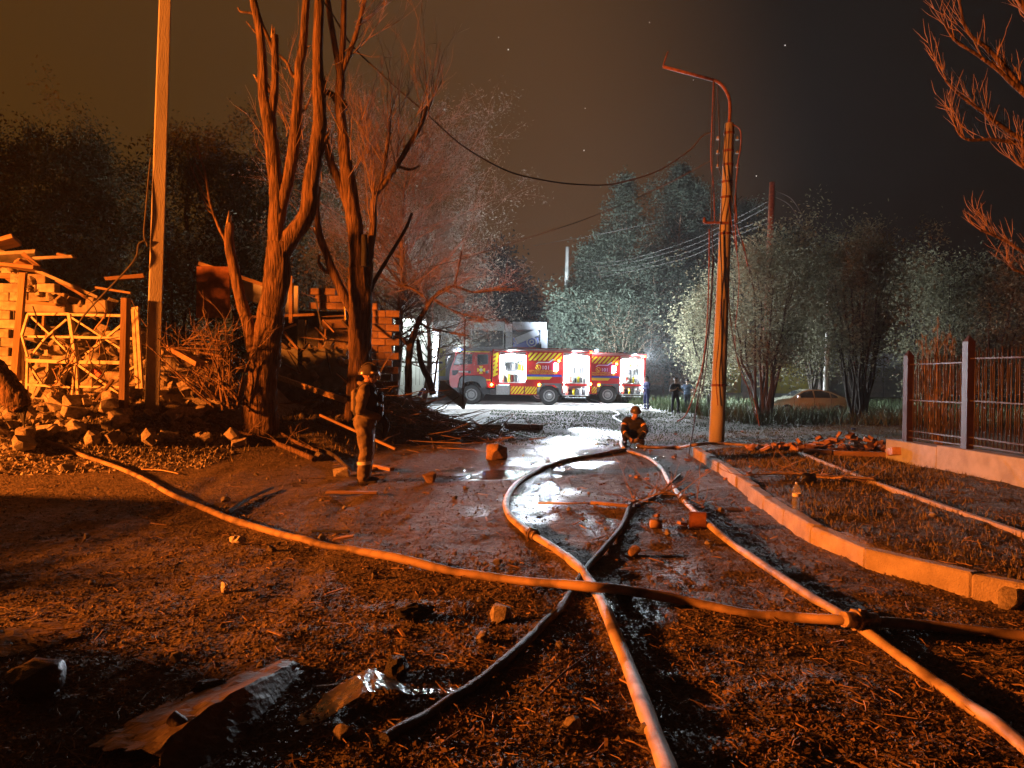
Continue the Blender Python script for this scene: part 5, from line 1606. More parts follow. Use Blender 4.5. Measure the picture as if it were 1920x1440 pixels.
def standing_fireman():
    g = gndt(684, 906)
    root = thing('person', 'standing firefighter in helmet and dark vest seen from the side, facing right', 'person', (g.x, g.y, hz(g.x, g.y) - .01), R(96))
    mats = ('skin', 'jacket', 'trousers', 'boot', 'black_kit')
    f = Vector((0, -1, 0))
    hc = Vector((0, -.055, 1.655))
    C = head_caps(hc, (0.0, -1, -.06), 0, (0, .01, 1.50))
    # torso: broad padded jacket
    C += [((-.16, .0, 1.44), (.16, .0, 1.44), .088, .088, 1), ((-.085, .0, 1.30), (.085, .0, 1.30), .168, .168, 1), ((-.075, .0, 1.12), (.075, .0, 1.12), .165, .165, 1), ((-.08, .01, .95), (.08, .01, .95), .175, .175, 1),
          ((0, .03, 1.5), (0, .03, 1.40), .085, .12, 1), ((-.08, .02, .90), (.08, .02, .90), .148, .148, 2)]
    for q in (-1, 1):
        hip, kn, an = Vector((q * .095, .02, .90)), Vector((q * .115, -.02, .50)), Vector((q * .12, .015, .12))
        C += [(hip, kn, .135, .105, 2), (kn, an, .105, .095, 2), (an, Vector((q * .12, .01, .045)), .070, .05, 3), (Vector((q * .12, .03, .045)), Vector((q * .135, -.17, .04)), .052, .042, 3)]
        sh = Vector((q * .215, .015, 1.42)); el = Vector((q * .275, .06, 1.13)); wr = Vector((q * .17, -.19, 1.03))
        C += [(sh, el, .088, .076, 1), (el, wr, .072, .054, 1), (Vector((q * .13, .0, 1.45)), sh, .095, .09, 1)]
        C += hand_caps(wr, (-q * .45, -.8, -.25), (0, -.3, 1), 4, curl=.9, fr=.0125)
    body = skin_body('body', C, mats, .0125, root, wrinkle=.018)
    face_details(body, hc, (0, -1, -.06))
    # ballistic vest over the jacket
    C2 = [((-.10, -.015, 1.40), (.10, -.015, 1.40), .13, .13, 0), ((-.085, -.02, 1.28), (.085, -.02, 1.28), .172, .172, 0), ((-.08, -.02, 1.14), (.08, -.02, 1.14), .172, .172, 0), ((-.1, .12, 1.36), (-.1, .12, 1.1), .07, .07, 0), ((.1, .12, 1.36), (.1, .12, 1.1), .07, .07, 0)]
    vest = skin_body('vest', C2, ('vest',), .016, root, wrinkle=.008)
    for x, z, w, h in ((-.10, 1.12, .12, .16), (.06, 1.12, .14, .17), (-.02, 1.32, .18, .12), (.13, 1.33, .07, .14)):
        mb = MB(); mb.box((x, -.225, z), (w, .075, h)); mb.build('pouch', 'vest', vest, bevel=.015)
    for x in (-.19, .19):
        mb = MB(); mb.box((x, -.03, 1.13), (.05, .16, .15)); mb.build('pouch', 'vest', vest, bevel=.015)
    mb = MB(); mb.box((0, .165, 1.27), (.30, .10, .36)); mb.build('back_plate', 'jacket', vest, bevel=.04)
    mb = MB(); mb.box((-.12, -.27, 1.17), (.03, .012, .13)); mb.box((-.12, -.10, 1.0), (.02, .02, .02)); mb.build('strap', 'reflective_amber', vest)
    for q in (-1, 1):
        mb = MB(); mb.tube(spline([Vector((q * .11, -.14, 1.42)), Vector((q * .125, -.03, 1.535)), Vector((q * .12, .12, 1.44))], 5), .028, 8); mb.build('shoulder_strap', 'vest', vest)
    mb = MB(); mb.tube([Vector((.165 * math.cos(a), .02 + .165 * math.sin(a), .985 + .01 * math.sin(a * 2))) for a in np.linspace(0, 2 * math.pi, 25)], .024, 6); mb.build('belt', 'black_kit', root)
    mb = MB(); mb.tube(spline([Vector((-.10, -.27, 1.02)), Vector((-.09, -.32, .90)), Vector((-.09, -.30, .76)), Vector((-.09, -.27, .70))], 5), resample([.05, .055, .035, .015], 16), 9); mb.build('hanging_glove', 'black_kit', root)
    mb = MB(); mb.box((-.17, -.02, .84), (.06, .17, .2)); mb.build('thigh_pocket', 'trousers', root, bevel=.02)
    for q in (-1, 1):
        band(root, (q * .118, .0, .33), (0, .08, 1), .112, .05, 'reflective')
        mb = MB(); mb.tube([(q * .108, -.128, .86), (q * .118, -.122, .50), (q * .121, -.082, .14)], [.012, .012, .010], 5); mb.build('leg_piping', 'reflective', root)
    # collar
    mb = MB(); mb.tube([Vector((.10 * math.cos(a), -.005 + .11 * math.sin(a), 1.525 + .02 * math.sin(a))) for a in np.linspace(0, 2 * math.pi, 25)], .034, 8); mb.build('collar', 'jacket', root)
    # helmet: shell, brim, raised visor, lamp
    h = MB(); V, F = [], []
    nr, ns = 8, 24
    for i in range(nr + 1):
        th = (math.pi / 2 + .18) * i / nr
        for k in range(ns):
            a = 2 * math.pi * k / ns
            rx, ry, rz = .128, .155, .150
            back = 1.0 + .10 * max(0, math.sin(a)) * (i / nr) ** 3
            V.append((rx * math.sin(th) * math.cos(a), .005 + ry * math.sin(th) * math.sin(a) * back, rz * math.cos(th)))
    for i in range(nr):
        for k in range(ns):
            F.append((i * ns + k, i * ns + (k + 1) % ns, (i + 1) * ns + (k + 1) % ns, (i + 1) * ns + k))
    h.add(V, F, 0, True)
    hel = h.build('helmet', 'helmet', root, loc=(hc.x, hc.y + .005, hc.z + .035))
    hel.rotation_euler = (R(4), 0, 0)
    mb = MB(); mb.tube([(.132 * math.cos(a), .005 + .158 * math.sin(a), -.015) for a in np.linspace(0, 2 * math.pi, 30)], .009, 6); mb.build('helmet_rim', 'helmet', hel)
    mb = MB(); mb.tube(spline([Vector((0, -.13, .1)), Vector((0, -.05, .16)), Vector((0, .05, .16)), Vector((0, .13, .09))], 4), .014, 8); mb.build('helmet_crest', 'helmet', hel)
    mb = MB(); V, F = [], []
    for i in range(5):
        for k in range(9):
            a = R(-75 + 150 * k / 8) - math.pi / 2
            V.append((.150 * math.cos(a), .0 + (.178 + .0 * i) * math.sin(a), .055 - .035 * i))
    for i in range(4):
        for k in range(8):
            F.append((i * 9 + k, i * 9 + k + 1, (i + 1) * 9 + k + 1, (i + 1) * 9 + k))
    mb.add(V, F, 0, True); mb.build('visor', 'visor', hel)
    mb = MB(); mb.tube([(-.14, -.03, .02), (-.14, -.11, .02)], [.02, .024], 10); mb.build('helmet_lamp', 'coupling', hel)
    mb = MB(); mb.tube([(-.128, .02, -.02), (-.09, -.03, -.13), (-.03, -.055, -.155)], .006, 5); mb.tube([(.128, .02, -.02), (.09, -.03, -.13), (.03, -.055, -.155)], .006, 5); mb.build('chin_strap', 'black_kit', hel)
standing_fireman()

def helmet_simple(root, hc, r_=.135, mat='helmet', tilt=0):
    V, F = [], []
    for i in range(7):
        th = (math.pi / 2 + .12) * i / 6
        for k in range(16):
            a = 2 * math.pi * k / 16
            V.append((r_ * .92 * math.sin(th) * math.cos(a), r_ * 1.08 * math.sin(th) * math.sin(a), r_ * math.cos(th)))
    for i in range(6):
        for k in range(16):
            F.append((i * 16 + k, i * 16 + (k + 1) % 16, (i + 1) * 16 + (k + 1) % 16, (i + 1) * 16 + k))
    mb = MB(); mb.add(V, F, 0, True); mb.tube([(r_ * math.cos(a), r_ * 1.16 * math.sin(a), -.02) for a in np.linspace(0, 6.283, 20)], .016, 6)
    o = mb.build('helmet', mat, root, loc=tuple(hc)); o.rotation_euler = (tilt, 0, 0)

def crouching_fireman():
    g = gndt(1186, 833)
    root = thing('person', 'crouching firefighter in black gear joining hoses on the wet road', 'person', (g.x, g.y, hz(g.x, g.y)), R(4))
    mats = ('skin', 'black_kit', 'black_kit', 'boot', 'skin')
    hc = Vector((.015, -.22, .80))
    C = head_caps(hc, (0, -1, -.35), 0, (0, -.10, .66))
    C += [((-.15, -.06, .60), (.15, -.06, .60), .095, .095, 1), ((-.08, -.02, .48), (.08, -.02, .48), .155, .155, 1), ((-.08, .08, .30), (.08, .08, .30), .165, .165, 1), ((0, -.08, .66), (0, -.04, .56), .08, .11, 1)]
    for q in (-1, 1):
        hip, kn, an = Vector((q * .11, .10, .27)), Vector((q * .26, -.24, .36 if q > 0 else .30)), Vector((q * .20, -.03, .10))
        C += [(hip, kn, .115, .085, 2), (kn, an, .085, .065, 2), (an, an + Vector((0, 0, -.05)), .06, .05, 3), (an + Vector((0, .02, -.055)), an + Vector((q * .03, -.2, -.06)), .05, .04, 3)]
        sh = Vector((q * .21, -.05, .58)); el = Vector((q * .30, -.20, .36)); wr = Vector((q * .12 - .06, -.40, .19))
        C += [(sh, el, .075, .062, 1), (el, wr, .06, .045, 1), (Vector((q * .12, -.05, .6)), sh, .09, .08, 1)]
        C += hand_caps(wr, (-q * .5, -.5, -.5), (0, -.5, .6), 4, curl=.9, fr=.013)
    body = skin_body('body', C, mats, .016, root, wrinkle=.016)
    face_details(body, hc, (0, -1, -.35))
    helmet_simple(root, hc + Vector((0, .01, .06)), tilt=.3)
    for q in (-1, 1):
        sh = Vector((q * .21, -.05, .58)); el = Vector((q * .30, -.20, .36)); wr = Vector((q * .12 - .06, -.40, .19))
        band(root, sh.lerp(el, .45), el - sh, .084, .05, 'reflective_amber')
        band(root, el.lerp(wr, .35), wr - el, .068, .045, 'reflective_amber')
    mb = MB(); mb.tube([(-.16, -.42, .10), (.02, -.43, .12), (.2, -.40, .10)], .05, 12); mb.tube([(0, -.43, .1), (0, -.5, .16)], .03, 8); mb.build('hose_fitting', 'coupling', root)
crouching_fireman()

def bystander(label, u, v, d, rz, mats, arms, hgt=1.76, hair='hair', stance=.12, extra=None):
    """mats: skin, top, trousers, shoe, forearm material."""
    p = at(u, v, d)
    root = thing('person', label, 'person', (p.x, d, hz(p.x, d) - .01), rz, group=None)
    s = hgt / 1.76
    hc = Vector((0, -.03, 1.65))
    C = head_caps(hc, (0, -1, -.12), 0, (0, .01, 1.48))
    C += [((-.15, .0, 1.42), (.15, .0, 1.42), .075, .075, 1), ((-.075, .0, 1.28), (.075, .0, 1.28), .125, .125, 1), ((-.06, .0, 1.10), (.06, .0, 1.10), .12, .12, 1), ((-.075, .01, .97), (.075, .01, .97), .12, .12, 1), ((-.08, .01, .90), (.08, .01, .90), .115, .115, 2)]
    for q in (-1, 1):
        hip, kn, an = Vector((q * .09, .01, .88)), Vector((q * (.09 + stance) / 1.6, -.02, .50)), Vector((q * stance, .02, .10))
        C += [(hip, kn, .098, .068, 2), (kn, an, .066, .05, 2), (an, an + Vector((0, 0, -.05)), .05, .045, 3), (an + Vector((0, .02, -.055)), an + Vector((q * .03, -.17, -.062)), .045, .036, 3)]
        sh, el, wr, hd = arms(q)
        C += [(Vector((q * .1, 0, 1.43)), sh, .07, .066, 1), (sh, sh.lerp(el, .55), .064, .06, 1), (sh.lerp(el, .5), el, .052, .045, 4), (el, wr, .044, .033, 4)]
        C += hand_caps(wr, hd, (0, -.4, .9), 0, curl=.7, fr=.013)
    body = skin_body('body', C, mats, .017, root, wrinkle=.010)
    face_details(body, hc, (0, -1, -.12))
    V, F = [], []
    for i in range(6):
        th = 1.9 * i / 5
        for k in range(14):
            a = 2 * math.pi * k / 14
            cut = 1.0 if math.sin(a) > -.3 else .62
            V.append((.099 * math.sin(th * cut) * math.cos(a), .012 + .116 * math.sin(th * cut) * math.sin(a), .112 * math.cos(th * cut)))
    for i in range(5):
        for k in range(14):
            F.append((i * 14 + k, i * 14 + (k + 1) % 14, (i + 1) * 14 + (k + 1) % 14, (i + 1) * 14 + k))
    mb = MB(); mb.add(V, F, 0, True); mb.build('hair', hair, root, loc=(hc.x, hc.y, hc.z + .03))
    if extra: extra(root)
    root.scale = (s, s, s)
    return root
def arms_phone(q):
    return Vector((q * .195, .0, 1.40)), Vector((q * .27, .02, 1.13)), Vector((q * .07, -.24, 1.20)), Vector((-q * .3, -.3, .55))
def arms_hip(q):
    return Vector((q * .195, .0, 1.40)), Vector((q * .40, .06, 1.17)), Vector((q * .19, -.06, .97)), Vector((-q * .5, -.35, -.6))
def arms_down(q):
    return Vector((q * .195, .0, 1.40)), Vector((q * .26, -.04, 1.13)), Vector((q * .16, -.24, 1.02)), Vector((-q * .2, -.8, -.2))
def ex_phone(root):
    mb = MB(); mb.box((0, -.29, 1.27), (.075, .012, .15), Matrix.Rotation(R(-35), 3, 'X')); mb.build('phone', 'phone', root, bevel=.004)
def ex_band(root):
    for q in (-1, 1):
        band(root, (q * .115, .02, .30), (0, 0, 1), .075, .05, 'reflective')
    band(root, (-.22, -.02, 1.2), (-.1, 0, 1), .07, .04, 'reflective')
bystander('bystander in dark T-shirt looking down at a phone on the paving', 1266, 775, 37.0, R(8), ('skin', 'tshirt_dark', 'jeans', 'boot', 'skin'), arms_phone, 1.74, stance=.15, extra=ex_phone)
bystander('bystander in blue T-shirt with hands on hips, back turned', 1288, 764, 42.5, R(150), ('skin', 'tshirt_blue', 'jeans', 'boot', 'skin'), arms_hip, 1.80, stance=.05)
bystander('worker in blue overalls at the rear of the far engine', 1212, 766, 41.5, R(-62), ('skin', 'overall_blue', 'overall_blue', 'boot', 'overall_blue'), arms_down, 1.84, hair='hair', extra=ex_band)
# ================================================================== RUINS ON THE LEFT
def rock_mesh(seed, mat, flat=1.0, n=14, box=.45):
    rr = random.Random(seed)
    bm = bmesh.new()
    for i in range(n):
        p = Vector((rr.uniform(-1, 1), rr.uniform(-1, 1), rr.uniform(-1, 1)))
        m = max(abs(p.x), abs(p.y), abs(p.z)) * (1 - box) + p.length * box
        p = p / max(m, .3) * rr.uniform(.75, 1.0)
        bm.verts.new((p.x * .5, p.y * .5, p.z * .5 * flat))
    r_ = bmesh.ops.convex_hull(bm, input=bm.verts[:])
    bmesh.ops.delete(bm, geom=[g for g in set(r_['geom_interior'] + r_['geom_unused']) if isinstance(g, bmesh.types.BMVert)], context='VERTS')
    me = bpy.data.meshes.new('rock'); bm.to_mesh(me); bm.free()
    me.materials.append(MATS[mat])
    return me
def block_mesh(sx, sy, sz, mat, chip=.0, seed=0):
    rr = random.Random(seed)
    mb = MB(); mb.box((0, 0, 0), (sx, sy, sz))
    mb.v = [tuple(c + rr.uniform(-chip, chip) for c in v) for v in mb.v]
    me = mb.mesh('block', mat); bevel_mesh(me, min(sx, sy, sz) * .05)
    return me
BLK = [block_mesh(.385, .20, .188, 'block', .006, s) for s in range(5)]
OBK = [block_mesh(.385, .20, .183, 'oldbrick', .006, s) for s in range(5)]
CHK = [rock_mesh(s, 'rubble', 1, 26, .45) for s in range(7)] + [block_mesh(.9, .6, .5, 'rubble', .12, s + 50) for s in range(6)]
BRK = [block_mesh(.25, .12, .065, 'brick', .006, s + 20) for s in range(4)] + [block_mesh(.14, .115, .065, 'brick', .012, s + 30) for s in range(3)]

def courses(root, d, z0, ztop, inside, meshes, name='block', x0=-13, x1=-3, cw=.40, rh=.20):
    row = 0; z = z0
    while z < ztop:
        x = x0 + (row % 2) * cw / 2
        while x < x1:
            if inside(x, z + rh / 2) and random.random() > .06:
                o = mkobj(name, random.choice(meshes), root, (x - root.location.x, d + random.gauss(0, .022) - root.location.y, z + rh / 2 - root.location.z), (random.gauss(0, .022), random.gauss(0, .022), random.gauss(0, .04) + (math.pi if random.random() < .5 else 0)))
            x += cw
        z += rh; row += 1
def px_of(x, y, z):
    v = Vector((x, y, z)) - CAM
    k = v.dot(FW)
    return 960 + FPX * v.dot(RT) / k, 720 - FPX * v.dot(UP) / k
def house():
    D = 16.4
    root = thing('ruined_house', 'collapsed house of pale concrete blocks at the left edge', 'ruin', (-12.5, D, .6))
    def inside(x, z):
        u, v = px_of(x, D, z)
        if u < -35 or u > 130: return False
        if u < 32: return v > 528 + (14 if (int(u) // 18) % 2 else 0) or (v > 505 and u > 12)
        if v > 572: return False
        return v > (512 if u < 88 else 533 if u < 104 else 553)
    courses(root, D, .55, 4.6, inside, BLK, x0=-12.6, x1=-8.5)
    # mortar core just behind the face
    mb = world_mb(root)
    a = at(-160, 530, D + .1); b = at(30, 760, D + .1)
    mb.box(((a.x + b.x) / 2, D + .04, (a.z + b.z) / 2), (b.x - a.x, .08, a.z - b.z))
    mb.build('mortar', 'plaster', root)
    # rest of the house out of frame: high gable added to shade the trees
    mb = world_mb(root); mb.prism([(-34, .3), (-34, 5.5), (-24, 8.3), (-14.2, 6.6), (-13.6, 5.2), (-13.1, 4.9), (-12.75, .3)], D + .15, D + .45); mb.build('added_gable_wall', 'block', root)
    # lintel
    mb = world_mb(root); mb.bar(at(40, 577, D - .15), at(170, 580, D - .15), .24, .19); mb.build('lintel', 'concrete', root, bevel=.02)
    mb = world_mb(root); mb.bar(at(166, 577, D - .2), at(206, 574, D - .2), .26, .25); mb.build('lintel_end', 'concrete', root, bevel=.03)
    mb = world_mb(root); mb.bar(at(44, 565, D - .35), at(122, 573, D - .35), .1, .05); mb.build('timber', 'plank', root)
    # broken boards and slabs of the fallen roof on top of the wall
    rr = random.Random(4)
    for k, (u, v, L, w, h, az, tl) in enumerate(((8, 455, .55, .4, .10, .2, -.3), (15, 483, 1.2, .5, .09, .3, -.12), (20, 500, 1.4, .5, .08, -.1, .1), (5, 515, 1.0, .6, .14, .2, .05), (36, 487, .8, .4, .06, .5, .35), (52, 500, .5, .3, .08, .9, .5), (62, 492, .45, .3, .07, .2, .7), (100, 483, .8, .14, .07, .2, -.1), (125, 480, .4, .06, .05, .1, .2),
                                             (75, 508, .5, .12, .06, 0, .7), (128, 533, 1.35, .16, .07, .2, .42), (158, 556, .9, .10, .05, .4, .6), (172, 560, .9, .08, .05, .2, .75), (150, 565, .5, .2, .12, .6, .2), (235, 521, .8, .13, .09, .2, -.1), (212, 545, .9, .05, .04, -.2, .15), (190, 560, .6, .1, .06, .4, .5), (140, 545, .9, .07, .05, .1, .5), (30, 520, .3, .3, .3, .5, .2), (45, 512, .25, .2, .2, 1, .4))):
        p = at(u, v, D - .1 + rr.uniform(-.1, .4))
        mb = MB(); mb.box((0, 0, 0), (L, w, h), jit=h * .25)
        o = mb.build('roof_board', ('plank', 'concrete', 'plank')[k % 3], root, bevel=h * .08)
        o.location = p - Vector(root.location); o.rotation_euler = (rr.uniform(-.3, .3), tl, az)
def house_rubble():
    root = [o for o in bpy.data.objects if o.name == 'ruined_house'][0]
    rr = random.Random(77)
    for k in range(60):
        t = rr.random()
        u = -5 + 215 * t; v = 500 + 78 * min(1, t * 1.5) + rr.uniform(-12, 10)
        p = at(u, v, 16.35 + rr.uniform(-.2, .5))
        o = mkobj('masonry_piece', rr.choice(CHK + BLK[:2]), root, p - Vector(root.location), (rr.uniform(-.8, .8), rr.uniform(-.8, .8), rr.uniform(0, 6)))
        s = rr.uniform(.12, .36)
        o.scale = (s, s, s * .8) if o.data.name.startswith('rock') or 'rubble' in o.data.materials[0].name else (rr.uniform(.4, .9),) * 3
house()
house_rubble()

def gate():
    D = 15.3
    p = at(140, 745, D)
    root = thing('metal_gate_frame', 'bent pale metal gate frame with crossed braces leaning in rubble', 'gate frame', tuple(p))
    bars = [((53, 589), (130, 589), 6), ((130, 590), (228, 592), 6), ((53, 589), (41, 629), 5), ((41, 629), (52, 669), 4), ((52, 672), (50, 738), 5), ((43, 631), (132, 632), 5), ((134, 632), (250, 635), 6), ((130, 589), (143, 684), 7), ((136, 589), (148, 684), 4), ((143, 684), (147, 750), 6), ((141, 684), (134, 748), 4),
            ((52, 676), (138, 679), 8), ((150, 679), (228, 680), 8), ((50, 721), (132, 726), 5), ((148, 725), (257, 726), 5), ((250, 580), (258, 728), 7), ((257, 578), (266, 728), 7), ((249, 580), (261, 578), 8), ((57, 592), (137, 669), 4), ((125, 599), (86, 633), 4), ((86, 633), (58, 668), 4), ((134, 595), (228, 655), 4), ((228, 610), (161, 664), 5), ((55, 684), (80, 722), 4), ((147, 684), (222, 738), 5), ((136, 686), (104, 716), 4), ((222, 706), (258, 684), 4), ((40, 629), (40, 740), 8)]
    for (a, b, w) in bars:
        mb = world_mb(root)
        dz = random.uniform(-.05, .05)
        mb.bar(at(*a, D + dz), at(*b, D + dz), w / FPX * D, w / FPX * D * .8)
        mb.build('bar', 'white_paint_metal', root)
gate()
def ruin_wires():
    root = thing('torn_wires', 'thin torn wires and laths hanging over the gate frame', 'wires', tuple(at(150, 640, 15.1)))
    rr = random.Random(12)
    for k in range(22):
        u, v = rr.uniform(20, 300), rr.uniform(530, 700)
        pts = [at(u, v, 15.1 + rr.uniform(-.2, .5))]
        for j in range(4):
            u += rr.uniform(-26, 26); v += rr.uniform(2, 34)
            pts.append(at(u, v, 15.1 + rr.uniform(-.1, .2)))
        mb = world_mb(root); mb.tube(spline(pts, 4), rr.uniform(.006, .014), 5); mb.build('wire', rr.choice(('cable', 'bark', 'plank')), root)
ruin_wires()

def stick(name, label, cat, a, b, w, h, mat, group=None, bevel=.006, roll=0., parts=None):
    a, b = Vector(a), Vector(b)
    c = (a + b) / 2
    mb = MB(); mb.o = c; mb.bar(a, b, w, h, roll=roll)
    o = mb.build(name, mat, None, bevel=bevel); o.location = c
    return tag(o, label, cat, group)
stick('wooden_post', 'square wooden post with a slot standing between gate and pole', 'post', at(236, 559, 14.6), at(231, 797, 14.6), .165, .12, 'wood')
stick('wooden_post', 'rough leaning wooden post at the left end of the gate', 'post', at(44, 512, 15.5), at(27, 712, 15.2), .13, .10, 'wood')
stick('wooden_post', 'short dark post stub left of the gate frame', 'post', at(40, 640, 15.6), at(41, 740, 15.5), .10, .10, 'wood')
stick('timber_beam', 'pale sawn beam poking out of rubble right of the pole', 'beam', at(300, 640, 15.3), at(376, 683, 14.6), .22, .10, 'plank')
stick('timber_beam', 'dark plank slanting behind the gate bottom', 'beam', at(175, 760, 14.9), at(212, 712, 15.0), .16, .05, 'wood')
stick('timber_beam', 'reddish upright plank seen through the gate upper left', 'beam', at(83, 590, 16.0), at(79, 655, 16.0), .07, .05, 'plank')
stick('timber_beam', 'yellow plank slanting down behind the standing firefighter', 'beam', at(515, 705, 19.4), at(648, 751, 16.6), .09, .12, 'pith')
stick('timber_beam', 'thin reddish pole on the bank right of the firefighter', 'beam', at(600, 778, 14.8), at(742, 842, 13.6), .05, .05, 'plank')
stick('concrete_slab', 'pale broken slab leaning behind the lower gate', 'slab', at(85, 750, 15.6), at(105, 690, 15.9), .55, .10, 'concrete')
stick('concrete_slab', 'narrow broken slab upright behind the gate centre', 'slab', at(104, 735, 15.8), at(100, 675, 15.9), .22, .12, 'concrete')
stick('red_canister', 'small red can among rubble behind the gate', 'can', at(178, 706, 15.6), at(186, 696, 15.6), .16, .2, 'red_plastic')

# broken log at the left edge
def log():
    p = at(10, 740, 12.8)
    root = thing('broken_log', 'thick broken tree log with splintered end at left edge', 'log', tuple(p))
    limb(root, [(-22, 694, 58), (-8, 708, 57), (10, 728, 54), (32, 752, 46), (42, 766, 30)], 12.8, name='log_body', n=20)
    mb = world_mb(root)
    for k in range(7):
        e = at(40 + random.uniform(-8, 8), 765 + random.uniform(-12, 8), 12.8)
        mb.tube([e, e + Vector((random.uniform(-.05, .15), -.05, -random.uniform(.1, .35)))], [.05, .004], 5)
    mb.build('splinters', 'charred', root)
log()

# rubble: single chunks
RUB = []
def chunk(label, group, p, s, name='rubble_chunk', meshes=None, sq=(1, 1, 1), cat='rubble', sink=.25, rot=None):
    me = random.choice(meshes or CHK)
    o = mkobj(name, me, None, (p.x, p.y, p.z + s * (.5 - sink) * sq[2]), rot or (random.uniform(-.6, .6), random.uniform(-.6, .6), random.uniform(0, 6.3)))
    o.scale = (s * sq[0] * random.uniform(.75, 1.25), s * sq[1] * random.uniform(.7, 1.1), s * sq[2] * random.uniform(.6, 1.0))
    return tag(o, label, cat, group)
for k in range(190):
    u, v = random.uniform(-10, 470), 712 + 125 * random.random() ** .8
    if u > 330 and v < 745: continue
    s = random.uniform(.10, .22) if random.random() < .7 else random.uniform(.24, .42)
    zone = 'below the bent gate frame' if u < 215 else 'round the foot of the square concrete pole' if u < 330 else 'between the pole and forked bare tree'
    chunk('%s pale masonry chunk in the heap %s' % ('small' if s < .23 else 'large', zone), 'chunks of the left rubble heap', gndt(u, v), s)
# second layer behind the gate, heaped higher
for k in range(110):
    u = random.uniform(45, 275); v = random.uniform(628, 740)
    d = random.uniform(15.9, 17.2)
    p = at(u, v, d)
    chunk('pale masonry chunk heaped behind the bent gate frame', 'chunks heaped behind the gate', p, random.uniform(.18, .5))
for k in range(46):
    u = random.uniform(300, 470); v = random.uniform(665, 765)
    chunk('pale masonry chunk heaped behind the torn branches', 'chunks heaped behind the torn branches', at(u, v, random.uniform(15.7, 16.8)), random.uniform(.15, .42))
# mound under those chunks
def mound():
    X = np.linspace(-11.6, -4.6, 74); Y = np.linspace(15.4, 18.6, 34)
    gx, gy = np.meshgrid(X, Y)
    t = np.exp(-((gx + 8.6) / 2.9) ** 4) * sstep(15.5, 16.9, gy)
    z = height(gx.ravel(), gy.ravel()).reshape(gx.shape) - .15 + t * (1.05 + .7 * vnoise(gx / .6, gy / .6, 41) + .35 * vnoise(gx / .22, gy / .22, 42))
    V = np.stack([gx.ravel(), gy.ravel(), z.ravel()], 1)
    i = np.arange(gx.size).reshape(len(Y), len(X))
    F = np.stack([i[:-1, :-1], i[:-1, 1:], i[1:, 1:], i[1:, :-1]], -1).reshape(-1, 4)
    tag(mkobj('rubble_mound', mesh_np('rubble_mound', V, F, 'rubble')), 'heap of crushed masonry and dust behind the gate frame', 'rubble', kind='stuff')
mound()

# brush of torn branches between pole and forked tree
def brush():
    p = gndt(430, 770)
    root = thing('torn_branches', 'tangle of torn bare branches between the pole and forked tree', 'branches', tuple(p))
    D = 14.9
    for k in range(34):
        u0, v0 = 420 + random.uniform(-35, 35), 745 + random.uniform(-20, 25)
        a = random.uniform(-1.0, .45); L = random.uniform(70, 190)
        if k < 9:
            u0, v0 = random.uniform(410, 440), random.uniform(640, 680); a = random.uniform(-1.75, -1.35); L = random.uniform(60, 130)
        pts = [(u0, v0), (u0 + math.sin(a) * L * .5 + random.uniform(-12, 12), v0 - math.cos(a) * L * .5), (u0 + math.sin(a) * L + random.uniform(-20, 20), v0 - math.cos(a) * L + random.uniform(-8, 12))]
        dd = random.uniform(-.5, .6)
        sp = spline([at(u, v, D + dd) for u, v in pts], 5)
        mb = world_mb(root); mb.tube(sp, resample([random.uniform(.018, .034), .006], len(sp)), 5); mb.build('branch', 'bark', root)
        st = [(q, (random.uniform(-.8, .8), random.uniform(-.6, .6), random.uniform(-.1, .9)), random.uniform(.2, .6), .009) for q in sp[3::2]]
        twigs_obj(root, st, 2, per=2, K=4)
brush()
def fallen(label, pts, r0, r1, mat='bark', tw=6, up=.5):
    P = [gndt(u, v, .04) for u, v in pts]
    sp = spline(P, 6)
    for q in sp: q.z = max(q.z, hz(q.x, q.y) + .02)
    root = thing('fallen_branch', label, 'branch', tuple(sp[0]), group='fallen branches')
    mb = world_mb(root); mb.tube(sp, resample([r0, r1], len(sp)), 7, jit=.1); mb.build('limb', mat, root)
    if tw:
        st = [(sp[random.randrange(2, len(sp))], (random.uniform(-1, 1), random.uniform(-1, 1), random.uniform(0, up)), random.uniform(.2, .7), .009) for _ in range(tw)]
        twigs_obj(root, st, 2, per=2, K=5, mat='twig')
fallen('long reddish fallen branch sloping from rubble past the forked tree', [(345, 745), (400, 790), (440, 808), (520, 832), (590, 862)], .03, .06, tw=8)
fallen('fallen branch below the forked tree trunk running right', [(500, 790), (530, 815), (560, 832), (600, 850)], .022, .045, tw=4)
fallen('dark fallen branch left of the standing firefighter', [(575, 838), (620, 852), (655, 880)], .06, .03, 'bark_dark', tw=0)
fallen('bare twiggy branch across the pale hose', [(1180, 945), (1215, 932), (1250, 925), (1290, 935), (1320, 948)], .014, .006, 'twig', 26, .5)
fallen('pale forked branch on the right verge behind the bottle', [(1640, 899), (1590, 898), (1540, 893), (1470, 890), (1400, 892)], .045, .01, 'pith', 22, .25)
fallen('grey stick beside the orange hose on the left', [(425, 960), (460, 938), (512, 913)], .028, .018, 'bark_dark', 0)
fallen('straight thin stick across the wet road centre', [(1010, 944), (1060, 944), (1105, 946)], .012, .010, 'pith', 0)
fallen('thin dry twig on the left road behind the hose', [(265, 880), (300, 882), (335, 887)], .012, .008, 'pith', 0)
fallen('long dark twig near the bottom centre', [(1010, 1310), (1060, 1265), (1110, 1225), (1128, 1208)], .006, .004, 'bark_dark', 0)

